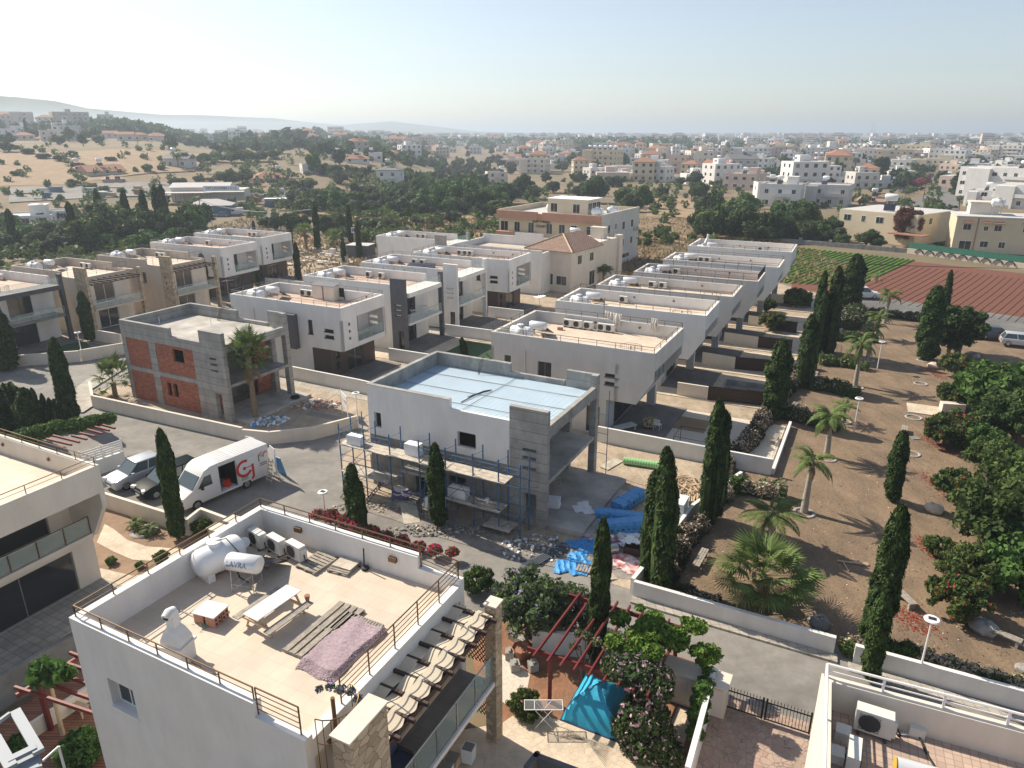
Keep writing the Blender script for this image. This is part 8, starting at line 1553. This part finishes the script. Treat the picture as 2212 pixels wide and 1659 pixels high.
# utility poles and wires
def pole(U,Vb,Vt,label,r=.13):
    p=GT(U,Vb); d=math.hypot(p.x,p.y); h=(CH-math.tan(R_(TILT)-math.atan((829.5-Vt)/1533))*d)-p.z; b=MB(); b.tube([(0,0,0),(0,0,h)],r,7,r1=r*.7); b.box(-.8,.8,-.05,.05,h-.7,h-.6); tag(b.build('utility_pole',M['trunk'],None,True,loc=tuple(p)),label,'utility pole'); return Vector((p.x,p.y,p.z+h-.6))
P1=pole(684,522,440,'thick brown pole in the stone yard',.3); P2=pole(1290,546,482,'pole pair top before the peach block',.16); P3=pole(1825,628,535,'tall pole behind the lettuce field cypress'); P0=pole(437,482,417,'pole left of the blue shed')
P4=pole(596,413,358,'pole at the far junction'); 
for i,(U,a_,b_,lb) in enumerate([(1954,430,372,'pole on the kerb of the oleander street'),(1992,437,378,'pole at the white houses corner'),(1892,392,358,'pole beside the dark pine'),(1797,370,335,'pole behind the long white house'),(300,325,296,'pole on the left ploughed slope'),(220,318,300,'thin pole on the left slope')]): pole(U,a_,b_,lb)
for i,(A_,B_) in enumerate([(P0,P1),(P1,P2),(P2,P3),(P3,Vector((140,100,7)))]):
    b=MB()
    for k in range(4):
        o_=Vector((-.6+.4*k,0,0)); b.tube([A_.lerp(B_,t)+o_-Vector((0,0,1.6*4*t*(1-t))) for t in np.linspace(0,1,14)],.022,4,cap=False)
    tag(b.build('power_lines',M['cord_black'],None),['power lines from the shed pole to the thick pole','power lines across the dry field before the peach block','power lines above the park villas toward the field','power lines over the red field'][i],'cable')
b=MB(); # crane
# ---------------- trees of the middle distance
TK=['broad0','broad1','broad2','olive','bushy']
TH={'broad0':6.2,'broad1':5.4,'broad2':6.8,'olive':4.3,'bushy':5.0,'far0':6.2,'far1':7.8,'conif':6.8}; TWd={'broad0':6.6,'broad1':7.6,'broad2':6.2,'olive':5.4,'bushy':5.8,'far0':8.2,'far1':7.2,'conif':4.8}
ntree=0
def tree(U,Vb,Vt,Wp,kd,label,grp):
    global ntree
    p=GT(U,Vb); d=math.hypot(p.x,p.y); h=(CH-math.tan(R_(TILT)-math.atan((829.5-Vt)/1533))*d)-p.z; w_=Wp*d/1533
    if kd is None: kd=random.choice(TK[:3])
    sx=w_/TWd[kd]; sz=h/TH[kd]; sx=min(max(sx,sz*.6),sz*1.7); ntree+=1
    return TREES[kd].put((p.x,p.y,p.z-.1),random.uniform(0,360),(sx,sx*random.uniform(.85,1.1),sz),label,grp)
random.seed(11)
g1='big dark trees behind the left row of villas'
for U,Vb,Vt,Wp,kd in [(-5,548,490,60,'broad0'),(22,560,505,60,'bushy'),(60,552,480,70,'broad1'),(95,556,488,60,'bushy'),(125,552,478,66,'olive'),(150,556,496,60,'bushy'),(175,545,455,76,'broad0'),(215,545,428,84,'broad2'),(255,540,420,86,'broad0'),(292,538,436,70,'broad1'),(322,532,428,70,'broad2'),(352,530,420,60,'broad0'),(378,528,432,56,'broad1'),(400,524,445,60,'broad2'),(418,520,462,46,'broad1'),(90,500,447,50,'broad0'),(120,480,430,50,'bushy'),(330,545,470,70,'bushy'),(60,520,460,50,'broad0'),(240,550,470,70,'bushy'),(290,550,480,70,'bushy'),(375,540,470,60,'bushy')]: tree(U,Vb,Vt,Wp,kd,'tree in the dense dark belt behind the left villas',g1)
g2='trees of the orchard behind the estate'
for U,Vb,Vt,Wp,kd in [(575,492,455,34,None),(600,500,450,40,None),(630,500,446,44,None),(655,497,452,36,None),(700,506,450,46,None),(735,506,452,44,None),(785,500,462,36,'olive'),(810,502,464,36,None),(832,500,466,30,'olive'),(905,492,455,36,'olive'),(940,488,452,34,'olive'),(975,482,446,40,'olive'),(665,455,405,50,None),(700,450,398,60,None),(740,452,396,64,None),(770,455,405,50,None),(640,412,380,44,None),(670,410,378,46,None),(800,450,400,54,'olive'),(830,452,402,56,None),(862,448,398,50,'olive'),(895,452,405,46,'bushy'),(925,455,400,60,'bushy'),(960,448,385,76,'bushy'),(1000,452,378,90,'bushy'),(1045,455,400,60,None),(1080,452,408,60,'bushy'),(1010,460,420,50,None),(970,462,425,50,'bushy'),(890,430,395,40,'olive'),(860,425,392,40,'olive'),(1040,470,430,40,'olive'),(678,376,322,44,'bushy'),(700,380,345,40,None),(722,384,348,42,None),(760,382,350,40,'olive'),(790,382,352,42,'olive'),(770,392,362,40,'olive'),(735,398,362,42,'olive'),(500,400,356,64,None),(525,396,358,46,None),(1125,428,366,62,'broad0'),(1105,440,390,50,None),(1150,432,395,40,None)]: tree(U,Vb,Vt,Wp,kd,'tree in the orchard belt behind the estate',g2)
for i in range(34):
    U=random.uniform(-10,430); Vb=random.uniform(512,552)-(U>330)*12; tree(U,Vb,Vb-random.uniform(62,98)-25*(180<U<340),random.uniform(55,85),random.choice(['broad0','broad1','broad2','broad0','olive','bushy']),'tree in the dense dark belt behind the left villas',g1)
for i in range(26):
    U=random.uniform(640,1085); Vb=random.uniform(440,468); tree(U,Vb,Vb-random.uniform(38,62),random.uniform(50,76),random.choice(['broad0','broad1','broad2','olive','bushy']),'tree in the orchard belt behind the estate',g2)
for i in range(34):
    U=random.uniform(925,1110); Vv=random.uniform(352,386); tree(U,Vv,Vv-22,26,'olive','olive tree in the grove behind the orchard','olive trees in the grove')
g3='round trees around the straw field'
for U,Vb,Vt,Wp,kd in [(1195,417,386,42,'broad1'),(1280,438,370,72,'broad0'),(1250,430,390,40,'olive'),(1325,405,374,54,'broad1'),(1345,445,400,46,'broad2'),(1385,450,392,56,'bushy'),(1365,458,410,50,'broad0'),(1428,428,396,44,'broad1'),(1505,430,385,50,'broad2'),(1530,470,400,62,'broad0'),(1565,510,420,80,'broad1'),(1600,515,425,84,'broad0'),(1530,515,440,66,'broad2'),(1505,500,445,50,'broad1'),(1640,515,440,60,'broad1'),(1610,460,405,56,'bushy'),(1660,512,435,56,'olive'),(1690,500,425,60,'bushy'),(1725,505,418,66,'broad2'),(1665,525,470,50,'broad0'),(1740,524,460,54,'broad1'),(1775,525,462,50,'bushy'),(1805,528,466,54,'olive'),(1815,532,480,44,'broad1'),(1870,532,468,56,'broad0'),(1895,535,485,44,'broad2'),(1905,520,490,30,None),(2025,533,488,80,'olive'),(2055,530,492,40,'broad1'),(2195,546,515,40,'broad2'),(2060,450,420,50,'broad1'),(1890,418,392,40,'broad1'),(1840,378,352,44,'broad0'),(2150,432,402,40,'bushy'),(2010,445,418,34,'bushy'),(1550,540,505,40,'bushy'),(1600,528,500,40,'bushy'),(1470,400,378,30,None),(1240,360,335,30,None),(1215,372,345,30,None),(1170,360,330,44,None),(1720,400,365,50,None),(1650,355,330,30,None)]: tree(U,Vb,Vt,Wp,kd,'round tree beside the straw field and its houses',g3)
for i in range(16): U=random.uniform(1490,1830); Vb=random.uniform(495,524); tree(U,Vb,Vb-random.uniform(60,88),random.uniform(60,86),None,'round tree beside the straw field and its houses',g3)
g4='trees on the left fields'
for U,Vb,Vt,Wp,kd in [(38,381,353,40,'broad1'),(160,402,370,40,'broad0'),(195,412,380,40,'broad1'),(225,416,385,50,'bushy'),(262,418,390,50,'bushy'),(300,418,392,44,'broad1'),(340,416,390,44,'broad2'),(385,402,372,42,'broad1'),(430,396,370,40,'broad0'),(455,394,374,34,'broad1'),(170,365,340,34,'broad1'),(240,350,330,34,'broad1'),(320,372,345,30,'broad2'),(350,370,348,30,None),(20,330,300,44,'broad0'),(60,335,312,34,'broad1'),(95,345,322,40,'broad1'),(130,350,325,36,'broad0'),(155,340,318,30,None),(440,352,325,44,'bushy'),(470,350,322,44,'bushy'),(500,352,322,40,None),(530,352,318,44,None),(560,350,320,44,None),(590,345,318,40,None),(310,342,326,26,None),(20,450,425,40,None),(120,452,428,36,'bushy'),(480,330,300,44,'far0'),(510,310,276,50,'far0'),(540,315,282,50,'far1'),(500,335,305,40,None),(620,315,270,70,'far0'),(580,312,285,44,'far1'),(650,318,290,40,None),(660,300,272,40,'far0'),(685,300,272,40,'far1'),(405,316,300,30,None),(430,320,298,30,None),(70,300,275,30,None),(200,302,275,44,None),(215,312,288,30,None)]: tree(U,Vb,Vt,Wp,kd,'tree scattered over the fields at left',g4)
p=GT(718,346); 
for U,Vb,Vt,Wp,lb in [(733,358,313,34,'dark layered conifer among the red roofs'),(1858,366,318,20,'slim dark conifer before the pink hotel'),(1898,388,322,40,'broad dark pine at the oleander street')]: tree(U,Vb,Vt,Wp,'conif',lb,'dark conifers of the middle distance')
o=TREES['conif'].put(tuple(G('D',1215,1040)),40,(1.5,1.5,1.45),'dead brown conifer in front of the beige house'); 
for ch in o.children:
    if ch.name.startswith('crown'):
        me=ch.data.copy(); me.materials.clear(); me.materials.append(M['leaf_brown']); ch.data=me
for i,(U,Vb,Vt) in enumerate([(35,545,425),(165,540,417),(98,560,488),(225,520,395),(285,530,397),(325,530,400),(352,520,392),(366,520,391),(250,480,430),(1415,385,360),(1882,288,268),(1888,288,272),(60,300,262),(160,300,283)]):
    p=GT(U,Vb); d=math.hypot(p.x,p.y); h=(CH-math.tan(R_(TILT)-math.atan((829.5-Vt)/1533))*d)-p.z; CYPF.put((p.x,p.y,p.z),i*30,(max(1,h/11),)*2+(h/9,),'slender cypress rising from the dark tree belt and the town','slender far cypresses')
for i,(U,Vv,fl_,s_) in enumerate([(1985,405,'fl_pink',1.2),(1995,398,'fl_pink',1.2),(1972,408,'fl_pink',1.0),(1958,390,'fl_pale',1.0),(1978,388,'fl_pale',1.1),(2002,390,'fl_pale',1.2)]):
    p=GT(U,Vv); o=TREES['fine'].put((p.x,p.y,p.z),i*60,s_*1.1,('crimson' if fl_=='fl_pink' else 'white')+' oleander bush lining the right hand street, '+['lower','middle','upper'][i%3])
    for ch in o.children:
        if ch.name.startswith('crown'): 
            me=ch.data.copy(); me.materials.clear(); me.materials.append(M['leaf_mid']); me.materials.append(M[fl_]); n=len(me.polygons); me.polygons.foreach_set('material_index',(rng.random(n)<.5).astype(np.int32)); ch.data=me
# ---------------- far town
random.seed(21); protos=[]
for i in range(8):
    rr=random.Random(i); L=rr.uniform(9,14); D=rr.uniform(8,11); H=rr.choice((3.8,6.6,6.8,9)) if i<7 else 13; wm=['white_wall','cream_wall','pink_wall','bw_wall','yellow_wall','white_wall','tan_wall','bw_wall'][i]
    b=MB(); b.box(-L/2,L/2,0,D,-2,H,0); n=int(L/3.2); nf=int(H/3)
    if i in (1,4): hiproof(b,-L/2,L/2,0,D,H+.1,2.0,.4,1)
    else: b.box(-L*.2,L*.1,D*.4,D*.8,H,H+2.2,0); b.box(L*.2,L*.2+1.2,D*.3,D*.3+.7,H+.8,H+1.6,3); b.box(-L*.4,-L*.4+1.2,D*.3,D*.3+.7,H+.8,H+1.6,3); b.box(-L/2+.2,L/2-.2,.2,D-.2,H,H+.01,4)
    for f_ in range(nf):
        for k in range(n): x=-L/2+L*(k+.5)/n; b.box(x-.65,x+.65,-.05,0,f_*3+1,f_*3+2.3,2)
        for y in (D*.3,D*.7): b.box(-L/2-.05,-L/2,y-.6,y+.6,f_*3+1,f_*3+2.2,2); b.box(L/2,L/2+.05,y-.6,y+.6,f_*3+1,f_*3+2.2,2)
    if H>5: b.box(-L*.3,L*.1,-1.2,0,3,3.9,0)
    protos.append(Proto(tag(b.build('town_house',[M[wm],M['terracotta'],M['glass_pane'],M['plastic_white'],M['roof_grey']],None),'distant house','house')))
cnt=0
def occupied(): pass
for i in range(235):
    while True:
        phi=random.uniform(-17,37); d=340*(5.2**random.random()); 
        if phi<2 and d<520: continue
        if phi<-8 and d<700: continue
        break
    x,y=d*math.sin(R_(phi)),d*math.cos(R_(phi)); protos[random.randrange(7) if d>500 else random.choice((0,1,2,3,4,5))].put((x,y,terr(x,y)),-phi+random.uniform(-35,35),random.uniform(.85,1.2),'small pale house in the far hazy town','houses of the far town')
b=MB(); 
for i in range(1500):
    phi=random.uniform(-24,40); d=1300+2600*random.random()**.8; 
    if phi<-10 and random.random()<.6: continue
    x,y=d*math.sin(R_(phi)),d*math.cos(R_(phi)); z=terr(x,y); L=random.uniform(10,30); D=random.uniform(8,16); H=random.choice((4,7,7,10,10,13,16)); m=random.randrange(5); a=-phi+random.uniform(-30,30)
    b.obox((x,y,z+H/2-1),(L,D,H+2),a,m); 
    for f_ in range(1,int(H/3)): aa=R_(a); b.obox((x+math.sin(aa)*(D/2),y-math.cos(aa)*(D/2),z+f_*3+.3),(L*.85,.3,1.1),a,5)
    if random.random()<.25: b.obox((x,y,z+H+.6),(L*.6,D*.7,1.4),a,6)
tag(b.build('distant_town',[M[m] for m in ('white_wall','cream_wall','pink_wall','bw_wall','white_wall','glass_pane','terracotta')],None),kind='stuff')
random.seed(31)
for i in range(280):
    while True:
        phi=random.uniform(-36,38); d=330*(4.2**random.random())
        if phi<2 and d<430: continue
        break
    x,y=d*math.sin(R_(phi)),d*math.cos(R_(phi)); s_=random.uniform(.7,1.25); TREES['far%d'%(i%2)].put((x,y,terr(x,y)),random.uniform(0,360),(s_,s_,s_*random.uniform(.8,1.1)),'hazy dark tree between the far houses','trees between the far houses')
# woods that read as one mass
def wood(name,cells_,n,size,leaf='leaf_dark'):
    P=[]
    for (phi0,phi1,d0,d1,cnt_,h) in cells_:
        ph=rng.uniform(phi0,phi1,cnt_); d=rng.uniform(d0,d1,cnt_); X=d*np.sin(np.radians(ph)); Y=d*np.cos(np.radians(ph)); Z=np.array([terr(a,b_) for a,b_ in zip(X,Y)]); r=rng.uniform(.5,1,cnt_)*h*.6
        idx=rng.integers(0,cnt_,n*cnt_); u=unit(rng.normal(size=(n*cnt_,3)))*rng.random((n*cnt_,1))**.4
        P.append(np.stack([X[idx]+u[:,0]*r[idx],Y[idx]+u[:,1]*r[idx],Z[idx]+r[idx]*.9+u[:,2]*r[idx]*.9],1))
    P=np.concatenate(P); tag(obj(name,qmesh(name,cards(P,size),M[leaf]),None),kind='stuff')
wood('distant_wood',[(-9,15,900,1250,150,13),(5,12,800,1000,90,14),(-24,-10,700,1300,220,7),(-29,-22.5,600,740,170,8),(-40,-29,640,760,60,6),(12,38,900,2300,330,10),(2,37,360,900,150,5),(-18,12,1200,2300,260,11),(-21,-14,480,620,60,5),(-15,-5,400,700,110,5.5),(-9,-2,240,330,50,5)],55,2.6)
wood('scrub',[(-38,-18,215,420,120,3.2),(-22,-9,225,400,60,4),(-20,-8,200,330,110,3.2),(-14,6,150,215,130,3.0),(-38,-24,135,215,150,3.2),(4,34,190,360,230,3.0),(-14,3,215,300,120,3.5),(6,16,150,175,30,2.4),(-12,-2,150,200,40,1.6),(15,24,170,260,50,3)],45,.7,'leaf_mid')
X=rng.uniform(-75,60,24000); Y=rng.uniform(112,200,24000); P=np.stack([X,Y,np.full(24000,.25)],1); ok=(np.abs(X+8)<60); tag(obj('dry_grass_tufts',qmesh('g',cards(P,.35,asp=2.2,upw=.8),M['frond_dry'])),kind='stuff')
b=MB(); pr=G('X',100,520)
# ---------------- more roof things seen on the villas
q=G('B',560,1590,6.2)
for k,(dx,l) in enumerate([(0,'left'),(1.5,'right')]):
    b=MB(); b.box(-.65,.65,-.5,.5,0,1.45); b.add([(-.75,-.6,1.45),(.75,-.6,1.45),(.75,.6,1.62),(-.75,.6,1.62),(-.75,-.6,1.5),(.75,-.6,1.5),(.75,.6,1.67),(-.75,.6,1.67)],[(0,3,2,1),(4,5,6,7),(0,1,5,4),(1,2,6,5),(2,3,7,6),(3,0,4,7)],1)
    tag(b.build('roof_cupboard',[M['cream_wall'],M['rail_grey']],None,loc=(q.x+dx*.9,q.y-dx*.45,6.2),rz=-26),'%s cream cupboard on the roof of the white villa behind the brick shell'%l,'cupboard')
q=G('B',705,1600,6.2); b=MB(); b.tube([(-.7,0,.1),(-.6,0,.9),(0,.1,1.25),(.7,0,.8),(.8,0,.1)],.05,6); b.obox((0,.1,.75),(1.4,.12,.9),0); o=b.build('covered_swing',M['rubber'],None,True,loc=(q.x,q.y,6.2),rz=-26); tag(o,'black covered seat beside the cream roof cupboards','seat')
q=G('B',1420,1330,6.3); b=MB(); [b.obox((.25*k-1.5,0,.25+.03*(k%3)),(1.9,1.0,.05),4*k-10,0,18) for k in range(9)]; tag(b.build('panel_stack',M['solar'],None,loc=(q.x,q.y,6.2),rz=-20),'row of dark panels leaning on the roof of the villa with white slit panel','panels')
def antenna(p,label):
    b=MB(); b.tube([(0,0,0),(0,0,2.1)],.02,5); b.tube([(-.5,0,1.95),(.7,0,2.0)],.012,4); [b.tube([(-.4+.16*k,-.28+.02*k,1.96),(-.4+.16*k,.28-.02*k,1.96)],.007,4) for k in range(7)]; tag(b.build('roof_antenna',M['steel'],None,True,loc=p,rz=35),label,'antenna')
q=G('F',125,560,7.2); antenna((q.x,q.y,6.6),'aerial at the left roof corner of the white villa behind the brick shell')
q=G('G',712,240,7.2); antenna((q.x,q.y,6.4),'aerial at the back roof corner of the cream villa with laundry')
q=G('G',1243,385,6.3); b=MB(); b.tube([(0,0,0),(0,0,2.6)],.025,5); b.tube([(-.15,0,2.55),(.1,0,2.6)],.015,4); tag(b.build('laundry_pole',M['wood_dark'],None,True,loc=(q.x,q.y,6.2)),'thin brown pole beside the laundry on the cream villa roof','pole')
for k,(x,y,l) in enumerate([(885,405,'left'),(1120,390,'right')]): q=G('G',x,y,6.3); b=MB(); b.box(-.22,.22,-.15,.15,0,.25); tag(b.build('roof_brick',M['brick_block'],None,loc=(q.x,q.y,6.2),rz=-20),'%s brown block on the roof of the cream villa with laundry'%l,'block')
q=G('C',1660,1060,6.3); b=MB(); b.box(-.4,.4,-.4,.4,0,.8); b.add([(-.45,-.4,.8),(.45,-.4,.8),(.45,.4,.8),(-.45,.4,.8),(-.13,-.13,1.6),(.13,-.13,1.6),(.13,.13,1.6),(-.13,.13,1.6)],[(i,(i+1)%4,4+(i+1)%4,4+i) for i in range(4)]); b.box(-.13,.13,-.13,.13,1.6,2.1); tag(b.build('barbecue',M['white_wall'],None,loc=(q.x,q.y,6.2)),'white chimney barbecue on the far villa roof by the field','barbecue')
for k,(x,y) in enumerate([(1640,700),(1770,640),(1830,690)]): q=G('F',x,y,3.2)
for k,(x,y,l) in enumerate([(1660,740,'left'),(1750,700,'right')]):
    q=G('F',x,y,3.2); b=MB(); b.box(-.35,.35,-.35,.35,.70,.73); [b.tube([(sx*.3,sy*.3,0),(-sx*.3,sy*.3,.7)],.015,4) for sx in (-1,1) for sy in (-1,1)]; tag(b.build('folding_table',M['plastic_white'],None,loc=(q.x,q.y,3.12),rz=30),'%s white folding table on the balcony of the dark panel villa'%l,'table')
# downpipes and kerb stains on the villa sides (pipes are parts of their villas)
for v in [o for o in bpy.data.objects if o.name.startswith('villa') and o.parent is None]:
    b=MB(); b.tube([(3.1,-.06,.1),(3.1,-.06,6.0)],.045,6); b.tube([(3.1,-.06,6.0),(3.1,.1,6.15)],.045,6); b.build('downpipe',M['ac_white'],v,True)
# ---------------- cleanup: unused prototypes, haze
for pr in PROTOS:
    if not pr.used:
        for ch in list(pr.o.children_recursive): bpy.data.objects.remove(ch)
        bpy.data.objects.remove(pr.o)
hz=MB(); hz.box(-16000,16000,-400,16000,-22,75); h=hz.build('haze',[bpy.data.materials.new('haze')],None); tag(h,kind='stuff')
m=h.data.materials[0]; m.use_nodes=True; n_=m.node_tree; n_.nodes.clear(); out=n_.nodes.new('ShaderNodeOutputMaterial'); pv=n_.nodes.new('ShaderNodeVolumePrincipled')
pv.inputs['Color'].default_value=(.74,.86,1.0,1); pv.inputs['Density'].default_value=.0004; pv.inputs['Anisotropy'].default_value=.3; n_.links.new(pv.outputs[0],out.inputs['Volume'])
